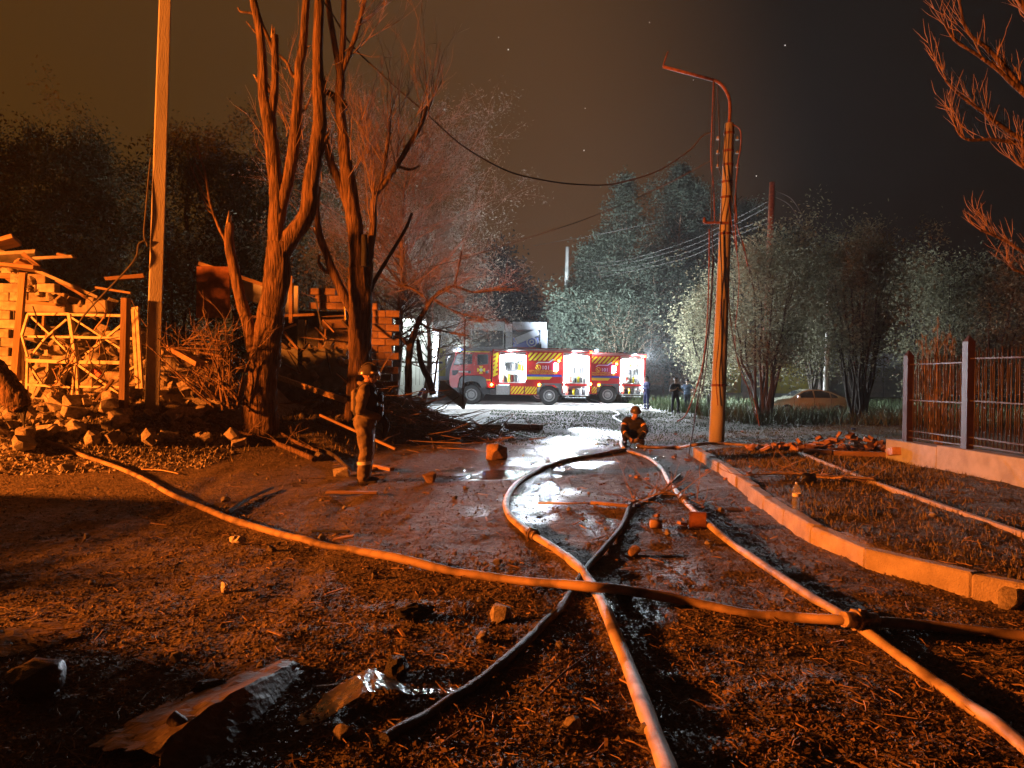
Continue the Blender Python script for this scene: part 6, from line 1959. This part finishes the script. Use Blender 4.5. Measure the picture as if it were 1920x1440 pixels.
# brush heap in front of the engine cab
def heap():
    c = gndt(820, 775)
    root = thing('brush_heap', 'heap of broken branches on the bank before the engine cab', 'branches', tuple(c))
    P, Rr = [], []
    for k in range(420):
        x = rng.normal(-2.3, 1.2); y = rng.normal(20.6, 1.7)
        z = hz(x, y) + abs(rng.normal(0, .10))
        a = rng.uniform(0, 6.28); L = rng.uniform(.4, 1.5)
        d = np.array([math.cos(a), math.sin(a), rng.normal(0, .25)]) * L
        q = np.array([x, y, z])
        mid = q + d / 2 + rng.normal(size=3) * .06
        P.append([q, mid, q + d]); r_ = rng.uniform(.007, .022); Rr.append([r_, r_ * .8, r_ * .4])
    V, F = tubes_np(np.array(P), np.array(Rr), 4)
    V = V - np.array(root.location)
    o = mkobj('sticks', mesh_np('sticks', V, F, 'twig', True), root); o['kind'] = 'stuff'
heap()
stick('tilted_board', 'dark sheet board tilted down the bank by the engine wheel', 'board', at(826, 722, 24.5), at(872, 758, 23.5), .08, .34, 'grey_wall')
stick('thin_stake', 'thin upright stake in front of the cab door', 'stake', at(868, 760, 23), at(872, 598, 23), .045, .045, 'bark_dark')
stick('thin_stake', 'leaning stake left of the engine cab', 'stake', at(812, 740, 24), at(826, 628, 24), .06, .06, 'wood')
stick('blue_rag', 'bright blue rag in the branches by the engine wheel', 'rag', at(785, 742, 21.0), at(795, 728, 21.0), .22, .08, 'blue_plastic')
stick('brick_block', 'long reddish masonry block lying at the bank foot', 'block', gndt(895, 805) + Vector((0, 0, .08)), gndt(935, 806) + Vector((0, 0, .08)), .3, .18, 'oldbrick')
stick('brick_block', 'low reddish masonry block right of the bank foot', 'block', gndt(950, 803) + Vector((0, 0, .08)), gndt(1015, 806) + Vector((0, 0, .08)), .3, .16, 'oldbrick')

# ---- ruined shed behind the trees
def shed():
    D = 21.2
    root = thing('ruined_shed', 'wrecked brick shed with boarded window behind the bare trees', 'ruin', (at(600, 740, D).x, D, .5))
    def inside(x, z):
        u, v = px_of(x, D, z)
        if 583 < u < 712 and 545 < v < 586: return v > 545 + (u - 583) * .06 + (10 if u > 690 else 0)
        return 692 < u < 740 and v > 586
    courses(root, D, .5, 4.2, inside, OBK, 'block', x0=-6.2, x1=-3.1)
    def bx(name, mat, u0, u1, v0, v1, d, dep=.1, rot=None):
        a, b = at(u0, v1, d), at(u1, v0, d)
        mb = MB(); mb.box((0, 0, 0), (b.x - a.x, dep, b.z - a.z))
        o = mb.build(name, mat, root, bevel=.012)
        o.location = Vector(((a.x + b.x) / 2, d, (a.z + b.z) / 2)) - Vector(root.location)
        if rot: o.rotation_euler = rot
        return o
    bx('rusty_panel', 'rust_metal', 368, 432, 500, 596, 20.0, .06)
    bx('grey_panel', 'grey_panel', 450, 500, 530, 566, 20.6, .06, (0, .12, 0))
    bx('grey_panel', 'grey_panel', 503, 560, 536, 596, 20.8, .06)
    bx('boarded_window', 'osb', 596, 654, 618, 700, D - .15, .03)
    bx('boarded_window', 'plank', 598, 652, 592, 616, D - .2, .03, (0, -.08, 0))
    bx('low_wall', 'plaster', 515, 655, 655, 770, D - .1, .3)
    bx('pier', 'plaster', 560, 572, 600, 690, D - .1, .3)
    bx('shed_shade_panel', 'equip_dark', 500, 700, 585, 720, D + 2.0, .1)  # dark sheet set behind the openings in place of the shed's inner shade
    for (a, b, w, mt) in (((374, 494), (500, 536), .16, 'plank'), ((546, 518), (546, 606), .16, 'wood'), ((438, 596), (590, 590), .12, 'wood'), ((592, 560), (620, 700), .06, 'equip_dark'), ((574, 600), (570, 655), .05, 'equip_dark'), ((645, 560), (648, 600), .05, 'truck_yellow'), ((700, 720), (735, 660), .07, 'plank')):
        mb = world_mb(root); mb.bar(at(*a, 20.3), at(*b, 20.3), w, w * .6); mb.build('timber', mt, root)
    rr = random.Random(9)
    for k in range(26):
        u, v = rr.uniform(505, 660), rr.uniform(640, 745)
        p = at(u, v, rr.uniform(20.2, 20.9))
        o = mkobj('masonry_piece', rr.choice(CHK), root, p - Vector(root.location), (rr.uniform(-1, 1), rr.uniform(-1, 1), rr.uniform(0, 6)))
        s = rr.uniform(.12, .4); o.scale = (s, s, s * .8)
    for k in range(16):
        u, v = rr.uniform(500, 650), rr.uniform(590, 720)
        a = rr.uniform(-.9, .9) + (math.pi / 2 if rr.random() < .5 else 0); L = rr.uniform(15, 50)
        mb = world_mb(root); mb.bar(at(u, v, 20.3), at(u + L * math.cos(a), v + L * math.sin(a), 20.1), rr.uniform(.02, .06)); mb.build('lath', rr.choice(('wood', 'plank', 'bark_dark')), root)
shed()
lab2 = 'small masonry chunk littering the bank below the wrecked shed'
for k in range(40):
    u, v = random.uniform(520, 720), random.uniform(745, 800)
    chunk(lab2, 'chunks on the bank', gndt(u, v), random.uniform(.06, .2))

# ---- rocks and pieces that stand alone on the road
def rock(label, u, v, s, sq=(1, 1, 1), mat='rubble', seed=0, name='broken_stone', rot=None, cat='stone'):
    p = gndt(u, v)
    me = rock_mesh(seed + 100, mat, 1, 22, .45)
    o = mkobj(name, me, None, (p.x, p.y, p.z + s * .36 * sq[2]), rot or (0, 0, random.uniform(0, 6)))
    o.scale = (s * sq[0], s * sq[1], s * sq[2])
    if name in ('black_bag', 'crumpled_paper', 'charred_lump'):
        o.data = rock_mesh(seed + 300, mat, 1, 34, .7)
        bm = bmesh.new(); bm.from_mesh(o.data)
        bmesh.ops.subdivide_edges(bm, edges=bm.edges[:], cuts=2, use_grid_fill=True, smooth=.4)
        for v_ in bm.verts:
            q = v_.co
            v_.co *= 1 + .34 * float(vnoise(q.x * 7 + seed, q.z * 7 + q.y * 5, 97)) + .2 * float(vnoise(q.x * 15 + seed, q.y * 15 + q.z * 9, 98))
        for f_ in bm.faces: f_.smooth = name == 'black_bag'
        bm.to_mesh(o.data); bm.free()
    return tag(o, label, cat)
rock('large broken stone standing by the puddle in mid road', 934, 862, .50, (1.1, .8, .9), 'oldbrick', 41, rot=(.1, -.1, .9))
rock('rounded stone just left of the standing firefighter feet', 640, 895, .26, (1.2, .9, .8), 'rubble', 2)
rock('squarish broken stone right of the standing firefighter', 805, 905, .27, (1.15, .8, .75), 'oldbrick', 3)
rock('pale cube of masonry by the fallen branch end', 598, 864, .22, (1, 1, .95), 'rubble', 4)
rock('flat masonry piece right behind the firefighter legs', 700, 885, .34, (1.3, .8, .35), 'oldbrick', 5)
rock('dark shadowed rock on the road at lower centre', 938, 1165, .17, (1, 1, .9), 'rubble', 6)
rock('dark square block on the left road', 125, 884, .24, (1.2, .8, .7), 'concrete', 7)
rock('big dim concrete block at the left rubble foot', 45, 845, .46, (1.2, .9, .7), 'concrete', 8)
rock('brick fragment standing on wet road right of black hose', 1190, 1045, .13, (1, .8, 1), 'oldbrick', 9)
rock('dark stone leaning on the kerb at right edge', 1890, 1145, .17, (.9, .7, 1.1), 'rubble', 10)
rock('small stone under the left stretch of orange hose', 285, 912, .10, (1, 1, .8), 'rubble', 11)
rock('pale stone near the left hose and grey stick', 422, 942, .15, (1.2, .9, .6), 'rubble', 12)
rock('small pale stone on the bank behind the firefighter', 578, 778, .20, (1, 1, .9), 'rubble', 13)
rock('white crumpled paper on the left road', 445, 1022, .16, (1.1, .7, .65), 'paper', 14, 'crumpled_paper', cat='paper')
rock('small pale paper scrap on the left road', 422, 1115, .11, (.8, .5, .9), 'paper', 15, 'crumpled_paper', cat='paper')
rock('black twisted lump on the road left of centre', 780, 1165, .17, (1.5, .8, .6), 'charred', 16, 'charred_lump', cat='debris')
rock('black bag lump at the far lower left', 72, 1312, .28, (1.0, .8, .8), 'black_plastic', 17, 'black_bag', cat='bag')
rock('black bag draped on the verge behind the bottle', 1517, 905, .28, (1.2, .6, .62), 'black_plastic', 18, 'black_bag', cat='bag')
rock('round blue plastic scrap lying beside the twiggy branch', 1196, 952, .075, (1.2, 1, .8), 'blue_plastic', 19, 'plastic_scrap', cat='scrap')
rock('blue plastic scrap on grass behind the brick pile', 1600, 806, .14, (1.3, 1, .7), 'blue_plastic', 20, 'plastic_scrap', cat='scrap')
rock('charred black lump on the wet road under crossing hoses', 1172, 1128, .15, (.9, .9, 1.0), 'charred', 21, 'charred_lump', cat='debris')
rock('black clod by the sheet metal at lower left', 395, 1300, .14, (1.3, .9, .5), 'charred', 22, 'charred_lump', cat='debris')
rock('black clod behind the curled sheet metal', 745, 1272, .17, (1.5, .8, .7), 'charred', 23, 'charred_lump', cat='debris')
rock('pale plastic scrap on the right verge', 1748, 970, .1, (1.6, 1, .5), 'paper', 24, 'plastic_scrap', cat='scrap')
def zone_of(x, y):
    side = 'left of the looping hose' if x < -.4 else 'between the pale hoses' if x < .12 * y + .6 else 'near the kerb'
    return side + (' close to the camera' if y < 5.5 else ' in the middle distance' if y < 11 else ' far along the road')
for k in range(90):
    y = 3.0 + 22 * random.random() ** 1.4
    x = random.uniform(-.62 * y, .30 * y)
    chunk('small broken masonry bit on the dirt ' + zone_of(x, y), 'masonry bits on the road', Vector((x, y, hz(x, y))), random.uniform(.025, .09), name='masonry_bit', meshes=CHK[:7] + BRK[:0], cat='debris')
lab4 = 'orange brick bit scattered on the road near the crouching firefighter'
for k in range(26):
    u, v = random.uniform(1130, 1420), random.uniform(800, 990)
    p = gndt(u, v)
    o = mkobj('brick_bit', random.choice(BRK), None, (p.x, p.y, p.z + .025), (random.uniform(-.3, .3), random.uniform(-.3, .3), random.uniform(0, 6)))
    s = random.uniform(.25, .55); o.scale = (s * .8, s, s)
    tag(o, lab4, 'brick', 'brick bits on the road')
for k in range(70):
    y = 3.0 + 16 * random.random() ** 1.3
    x = random.uniform(-.6 * y, .45 * y); a = random.uniform(0, 3.14); L = random.uniform(.05, .2)
    z = hz(x, y) + .015
    mb = MB(); mb.bar((-L / 2 * math.cos(a), -L / 2 * math.sin(a), -.004), (L / 2 * math.cos(a), L / 2 * math.sin(a), .01), random.uniform(.008, .022), .008)
    o = mb.build('wood_splinter', random.choice(('plank', 'pith', 'wood')), None, (x, y, z))
    tag(o, 'thin wood splinter on the dirt ' + zone_of(x, y), 'splinter', 'wood splinters on the road')

stick('plank', 'flat orange plank lying by the standing firefighter boots', 'plank', gndt(612, 924, .03), gndt(708, 926, .03), .10, .035, 'plank')
stick('plank', 'orange lath end beside the puddle stick', 'plank', gndt(1108, 944, .04), gndt(1180, 951, .04), .06, .04, 'plank')
stick('plank', 'curved reddish timber piece right of the firefighter feet', 'plank', gndt(690, 872, .08), gndt(735, 882, .05), .10, .06, 'plank')
stick('charred_board', 'dark charred board lying behind the orange hose left of centre', 'board', gndt(585, 998, .03), gndt(655, 1001, .03), .05, .02, 'charred')
stick('charred_board', 'short pale underside board piece behind the orange hose', 'board', gndt(625, 1012, .03), gndt(665, 1006, .05), .07, .02, 'plank')
stick('plank', 'white lath on bright ground left of the puddle', 'plank', gndt(940, 821, .02), gndt(1000, 823, .02), .04, .02, 'paper')

def pipe_stub():
    p = gndt(1308, 990)
    root = thing('pipe_stub', 'short rusty pipe stub lying against the pale hose', 'pipe', tuple(p))
    mb = MB()
    a, b = Vector((-.085, .02, .085)), Vector((.085, -.03, .085))
    for r_ in (.088, .072):
        t = (b - a).normalized()
        mb.tube([a, b], r_, 24, caps=False)
    n1 = (b - a).normalized().orthogonal().normalized(); n2 = (b - a).normalized().cross(n1)
    for e in (a, b):
        V = [e + (n1 * math.cos(k * math.pi / 12) + n2 * math.sin(k * math.pi / 12)) * r_ for r_ in (.088, .072) for k in range(24)]
        mb.add(V, [(k, (k + 1) % 24, 24 + (k + 1) % 24, 24 + k) for k in range(24)])
    mb.build('pipe_wall', 'rust_metal', root)
    mb = MB(); mb.tube([a * .3 + b * .7, a * .25 + b * .75], .071, 24); mb.build('inner_plug', 'charred', root)
pipe_stub()
def cut_log():
    p = gndt(1230, 992)
    root = thing('wood_round', 'small pale sawn wood round on the wet road', 'wood', tuple(p))
    mb = MB(); mb.tube([(-.06, 0, .045), (.06, -.02, .045)], .045, 14); mb.build('round_body', 'plank', root)
    mb = MB(); mb.tube([(-.062, 0.0, .045), (-.0605, 0, .045)], .040, 14); mb.build('cut_face', 'pith', root)
cut_log()

# ---- bottle on the kerb
def bottle():
    p = gnd(1493, 957, .2)
    kx = polydist(np.array([p.x]), np.array([p.y]), KLINE)[0]
    root = thing('water_bottle', 'clear plastic water bottle standing on the kerb', 'bottle', (p.x, p.y, .203))
    prof = [(.0, .002), (.030, .002), (.042, .008), (.045, .03), (.042, .05), (.046, .07), (.043, .09), (.046, .105), (.046, .20), (.044, .225), (.030, .262), (.015, .285), (.0145, .298)]
    def lathe(prof_, n=24):
        V, F = [], []
        for r_, z in prof_:
            for k in range(n):
                V.append((r_ * math.cos(2 * math.pi * k / n), r_ * math.sin(2 * math.pi * k / n), z))
        for i in range(len(prof_) - 1):
            for k in range(n):
                F.append((i * n + k, i * n + (k + 1) % n, (i + 1) * n + (k + 1) % n, (i + 1) * n + k))
        return V, F
    mb = MB(); mb.add(*lathe(prof), 0, True); mb.build('shell', 'bottle', root)
    mb = MB(); mb.add(*lathe([(.0, .010), (.038, .012), (.040, .03), (.038, .05), (.041, .07), (.039, .09), (.041, .105), (.041, .17), (.0, .171)]), 0, True); mb.build('water', 'bottle_water', root)
    mb = MB(); mb.add(*lathe([(.0465, .152), (.0468, .155), (.0468, .185), (.0465, .188)]), 0, True); mb.build('paper_label', 'bottle_label', root)
    mb = MB(); mb.add(*lathe([(.0, .308), (.016, .308), (.017, .304), (.017, .288), (.016, .286)]), 0, False); mb.build('cap', 'bottle_cap', root)
bottle()

# ---- brick pile by the fence end
def brick_pile():
    k = 0
    for i in range(150):
        f = random.random()
        x = 5.0 + 3.1 * f + random.gauss(0, .08); y = 15.9 + random.gauss(0, .33) + .25 * math.sin(f * 9)
        if f < .25 and random.random() < .6: continue
        hgt = .38 * math.exp(-((x - 7.2) / .9) ** 2 - ((y - 15.9) / .38) ** 2) + .05
        z = hz(x, y) + .03 + random.random() * hgt
        o = mkobj('brick', random.choice(BRK), None, (x, y, z), (random.gauss(0, .35), random.gauss(0, .3), random.uniform(0, 3.14)))
        s = random.uniform(.85, 1.05); o.scale = (s, s, s)
        tag(o, 'orange brick in the loose pile left of the fence plinth', 'brick', 'bricks of the loose pile')
    stick('fallen_post', 'long orange-lit flat beam lying before the brick pile', 'beam', gndt(1508, 846, .06), gndt(1562, 849, .06), .13, .09, 'plank')
    stick('fallen_post', 'second flat beam end to end before the brick pile', 'beam', gndt(1563, 850, .06), gndt(1664, 853, .07), .15, .10, 'plank')
    stick('brick_block', 'upright masonry lump beside the fence plinth end', 'block', gndt(1668, 850, .1), gndt(1682, 846, .2), .16, .14, 'brick')
brick_pile()

# ---- torn sheet metal and foil at the bottom left
def sheets():
    def surf(label, name, mat, rows, seed=0, FA=.045):
        """Thin torn sheet: straight creases between the rows, ragged rim."""
        o0 = Vector((rows[0][0].x, rows[0][0].y, 0))
        def lin(P, k):
            return [P[i].lerp(P[i + 1], t / k) for i in range(len(P) - 1) for t in range(k)] + [P[-1]]
        fine = [lin(r_, 7) for r_ in rows]
        grid = [lin(list(c), 9) for c in zip(*fine)]
        n, m = len(grid), len(grid[0])
        V = []
        for i in range(n):
            for j in range(m):
                p = Vector(grid[i][j])
                rim = (i in (0, n - 1)) or (j in (0, m - 1))
                fold = abs(float(vnoise(i * .33 + j * .22 + seed, j * .16 - i * .1, 61))) * FA + .2 * FA * float(vnoise(i * .8, j * .8 + seed, 62))
                if rim:
                    p.x += random.uniform(-.5, .5) * FA; p.y += random.uniform(-.45, .45) * FA
                V.append((p.x - o0.x, p.y - o0.y, max(p.z + fold - .012, hz(p.x, p.y) + .003)))
        F = [(i * m + j, (i + 1) * m + j, (i + 1) * m + j + 1, i * m + j + 1) for i in range(n - 1) for j in range(m - 1)]
        o = mkobj(name, mesh_np(name, np.array(V), np.array(F), mat, False), None, o0)
        md = o.modifiers.new('thick', 'SOLIDIFY'); md.thickness = .003
        tag(o, label, 'sheet')
    g = lambda u, v, z=0.01: gnd(u, v, z)
    surf('crumpled brown sheet with raised ridge at the lower left', 'crumpled_sheet', 'tarp',
         [[g(170, 1400, .02), g(270, 1335, .02), g(390, 1285, .02), g(510, 1240, .015)],
          [g(290, 1410, .12), g(360, 1345, .17), g(455, 1290, .17), g(552, 1238, .10)],
          [g(330, 1500, .02), g(440, 1400, .02), g(520, 1325, .02), g(572, 1262, .02)]])
    surf('torn pale metal sheet curling up beside the crumpled one', 'torn_metal_sheet', 'sheet_steel',
         [[g(560, 1345, .03), g(610, 1300, .08), g(670, 1260, .12), g(700, 1252, .12), g(760, 1285, .06), g(850, 1290, .05)],
          [g(560, 1368, .02), g(620, 1340, .07), g(680, 1300, .13), g(715, 1285, .12), g(780, 1303, .05), g(856, 1300, .05)]], FA=.022)
    surf('small torn metal flap pointing right below the curled sheet', 'torn_metal_flap', 'tarp',
         [[g(582, 1370, .02), g(640, 1345, .05), g(690, 1315, .09)], [g(590, 1373, .02), g(650, 1360, .04), g(712, 1325, .06)]])
    P = gnd(340, 1352, .13)
    root = thing('bent_pipe_end', 'open end of a bent tube on the crumpled sheet', 'pipe', tuple(P))
    mb = world_mb(root); mb.tube([gnd(322, 1345, .16), gnd(352, 1368, .12)], .03, 14, caps=False); mb.build('tube_wall', 'tarp', root)
    surf('dark flat roofing sheet half buried at the left edge', 'roofing_sheet', 'tarp',
         [[g(-60, 1195, .03), g(60, 1168, .03), g(170, 1160, .02)], [g(-60, 1240, .03), g(50, 1225, .02), g(150, 1195, .02)]])
sheets()

# ================================================================== LITTER, GRASS
def litter():
    def spots(n, y0, y1, k=1.5):
        # density falls with distance from where people walked in
        t = rng.random(n)
        y = (y0 ** -k + t * (y1 ** -k - y0 ** -k)) ** (-1 / k)
        x = rng.uniform(-1, 1, n) * (.85 * y + 1.2)
        c = .75 * vnoise(x / 2.3, y / 2.3, 73) + .8 * vnoise(x / .8, y / .8, 71) + .5 * vnoise(x / .25, y / .25, 72)
        keep = c > rng.uniform(-.75, .25, n)
        for (cx, cy_, rx, ry, dep) in PUD:
            if dep > .032:
                keep &= ~((((x - cx) / rx) ** 2 + ((y - cy_) / ry) ** 2 < .8) & (rng.random(n) < .82))
        kd = polydist(x, y, KLINE)
        keep &= ~((kd < .0) & (kd > -.17) & (rng.random(n) < .9))
        return x[keep], y[keep]
    # leaves
    x, y = spots(150000, 1.9, 30, 1.25)
    n = len(x); z = height(x, y) + rng.uniform(.002, .018, n)
    C = np.stack([x, y, z], 1)
    A = rand_dirs(n); A[:, 2] *= .45; A /= np.linalg.norm(A, axis=1, keepdims=True)
    B = np.cross(A, np.array([0, 0, 1.]) + rng.normal(size=(n, 3)) * .45); B /= np.linalg.norm(B, axis=1, keepdims=True)
    s = rng.uniform(.005, .017, (n, 1)) * (1 + y[:, None] * .03)
    V, F = quads_np(C, A * s, B * s * rng.uniform(.25, .75, (n, 1)))
    tag(mkobj('fallen_leaves', mesh_np('fallen_leaves', V, F, 'litter')), 'dry leaves and shreds covering the dirt road and verge', 'leaves', kind='stuff')
    # gravel: small pyramids
    def pebbles(x, y, s, name, label, mat):
        n = len(x); z = height(x, y) - s * .15
        base = np.array([[1, 0, 0], [0, 1, 0], [-1, 0, 0], [0, -1, 0], [0, 0, .9]])
        fb = np.array([[0, 1, 4], [1, 2, 4], [2, 3, 4], [3, 0, 4]])
        V = (base[None] + rng.normal(size=(n, 5, 3)) * np.array([.28, .28, .12])) * s[:, None, None] * rng.uniform(.7, 1.3, (n, 1, 3)) + np.stack([x, y, z], 1)[:, None, :]
        F = (fb[None] + (np.arange(n) * 5)[:, None, None]).reshape(-1, 3)
        tag(mkobj(name, mesh_np(name, V.reshape(-1, 3), F, mat)), label, 'gravel', kind='stuff')
    x, y = spots(110000, 1.9, 28, 1.15)
    s = (rng.uniform(.004, .013, len(x)) + .012 * (rng.random(len(x)) > .985) * sstep(4, 9, y)) * (1 + y * .035)
    pebbles(x, y, s, 'gravel', 'gravel and crumbs of masonry over the dirt road', 'gravel')
    n = 9000
    x = rng.uniform(-12, -5.3, n); y = rng.uniform(11.5, 17.2, n)
    k = polydist(x, y, BANK) < rng.uniform(-.2, .5, n)
    x, y = x[k], y[k]
    pebbles(x, y, rng.uniform(.015, .055, len(x)), 'rubble_crumbs', 'small crumbs of masonry filling the left rubble heap', 'rubble')
    # twigs
    x, y = spots(9000, 1.9, 26)
    n = len(x); a = rng.uniform(0, 6.28, n); L = rng.uniform(.03, .16, n)
    z = height(x, y) + rng.uniform(.004, .016, n)
    p0 = np.stack([x, y, z], 1); d = np.stack([np.cos(a) * L, np.sin(a) * L, rng.normal(0, .012, n)], 1)
    P = np.stack([p0, p0 + d * .5 + rng.normal(size=(n, 3)) * .008, p0 + d], 1)
    r_ = rng.uniform(.0015, .004, n) * (1 + y * .03)
    V, F = tubes_np(P, np.stack([r_, r_, r_ * .6], 1), 3)
    tag(mkobj('fallen_twigs', mesh_np('fallen_twigs', V, F, 'twig')), 'thin twigs strewn over the dirt road and verge', 'twigs', kind='stuff')
    # grass blades: verge, bank, and the rough ground by the car
    def blades(name, label, xr, yr, n, h0, h1, mat, mask=None):
        x = rng.uniform(*xr, n); y = rng.uniform(*yr, n)
        k = vnoise(x / 1.2, y / 1.2, 81) > rng.uniform(-.5, .3, n)
        if mask is not None: k &= mask(x, y)
        x, y = x[k], y[k]; n = len(x)
        z = height(x, y)
        h = rng.uniform(h0, h1, n); a = rng.uniform(0, 6.28, n); w = .004 + .0006 * y
        lean = rng.normal(size=(n, 2)) * .35 * h[:, None]
        b0 = np.stack([x - np.cos(a) * w, y - np.sin(a) * w, z - .01], 1); b1 = np.stack([x + np.cos(a) * w, y + np.sin(a) * w, z - .01], 1)
        t = np.stack([x + lean[:, 0], y + lean[:, 1], z + h], 1)
        V = np.stack([b0, b1, t], 1).reshape(-1, 3)
        tag(mkobj(name, mesh_np(name, V, np.arange(len(V)).reshape(-1, 3), mat)), label, 'grass', kind='stuff')
    blades('dry_grass', 'dry short grass on the raised right verge', (2.8, 7.1), (5.0, 17), 26000, .02, .07, 'dry_grass', lambda x, y: polydist(x, y, KLINE) < -.2)
    blades('bank_grass', 'dry grass and stalks on the left bank', (-8, -1), (13, 26), 16000, .04, .14, 'dry_grass', lambda x, y: polydist(x, y, BANK) < -.3)
    blades('tall_grass', 'tall pale grass round the parked car and shrubs', (8, 30), (28, 54), 26000, .15, .75, 'green_grass', lambda x, y: ~((x > 10) & (x < 15.5) & (y > 38) & (y < 40.5)))
    blades('field_grass', 'short cropped grass of the open ground past the crouching firefighter', (-1, 14), (18, 38), 36000, .012, .05, 'green_grass')
litter()

# ================================================================== STARS, HAZE
sky_root = bpy.data.objects.new('sky', None); COL.objects.link(sky_root); sky_root['kind'] = 'structure'
for (u, v, s) in ((953, 93, .9), (1472, 85, .9), (1418, 330, .8), (1095, 282, .7), (1097, 203, .45), (935, 70, .4), (1218, 42, .4), (1300, 150, .3)):
    p = at(u, v, 620)
    mb = MB(); mb.tube([(0, 0, -s * .5), (0, 0, 0), (0, 0, s * .5)], [s * .15, s * .5, s * .15], 8)
    o = mb.build('star', 'star', sky_root); o.location = p
def haze():
    mb = MB(); mb.box((0, 137, 12.2), (670, 402, 27.4))
    m = bpy.data.materials.new('haze'); m.use_nodes = True
    n, l = m.node_tree.nodes, m.node_tree.links
    n.clear()
    out = n.new('ShaderNodeOutputMaterial'); v = n.new('ShaderNodeVolumePrincipled')
    v.inputs['Color'].default_value = (.92, .93, .95, 1)
    v.inputs['Density'].default_value = HAZE
    v.inputs['Anisotropy'].default_value = .25
    l.new(v.outputs[0], out.inputs['Volume'])
    MATS['haze'] = m
    o = mb.build('haze', 'haze')
    tag(o, kind='stuff')
HAZE = .00035
if HAZE: haze()
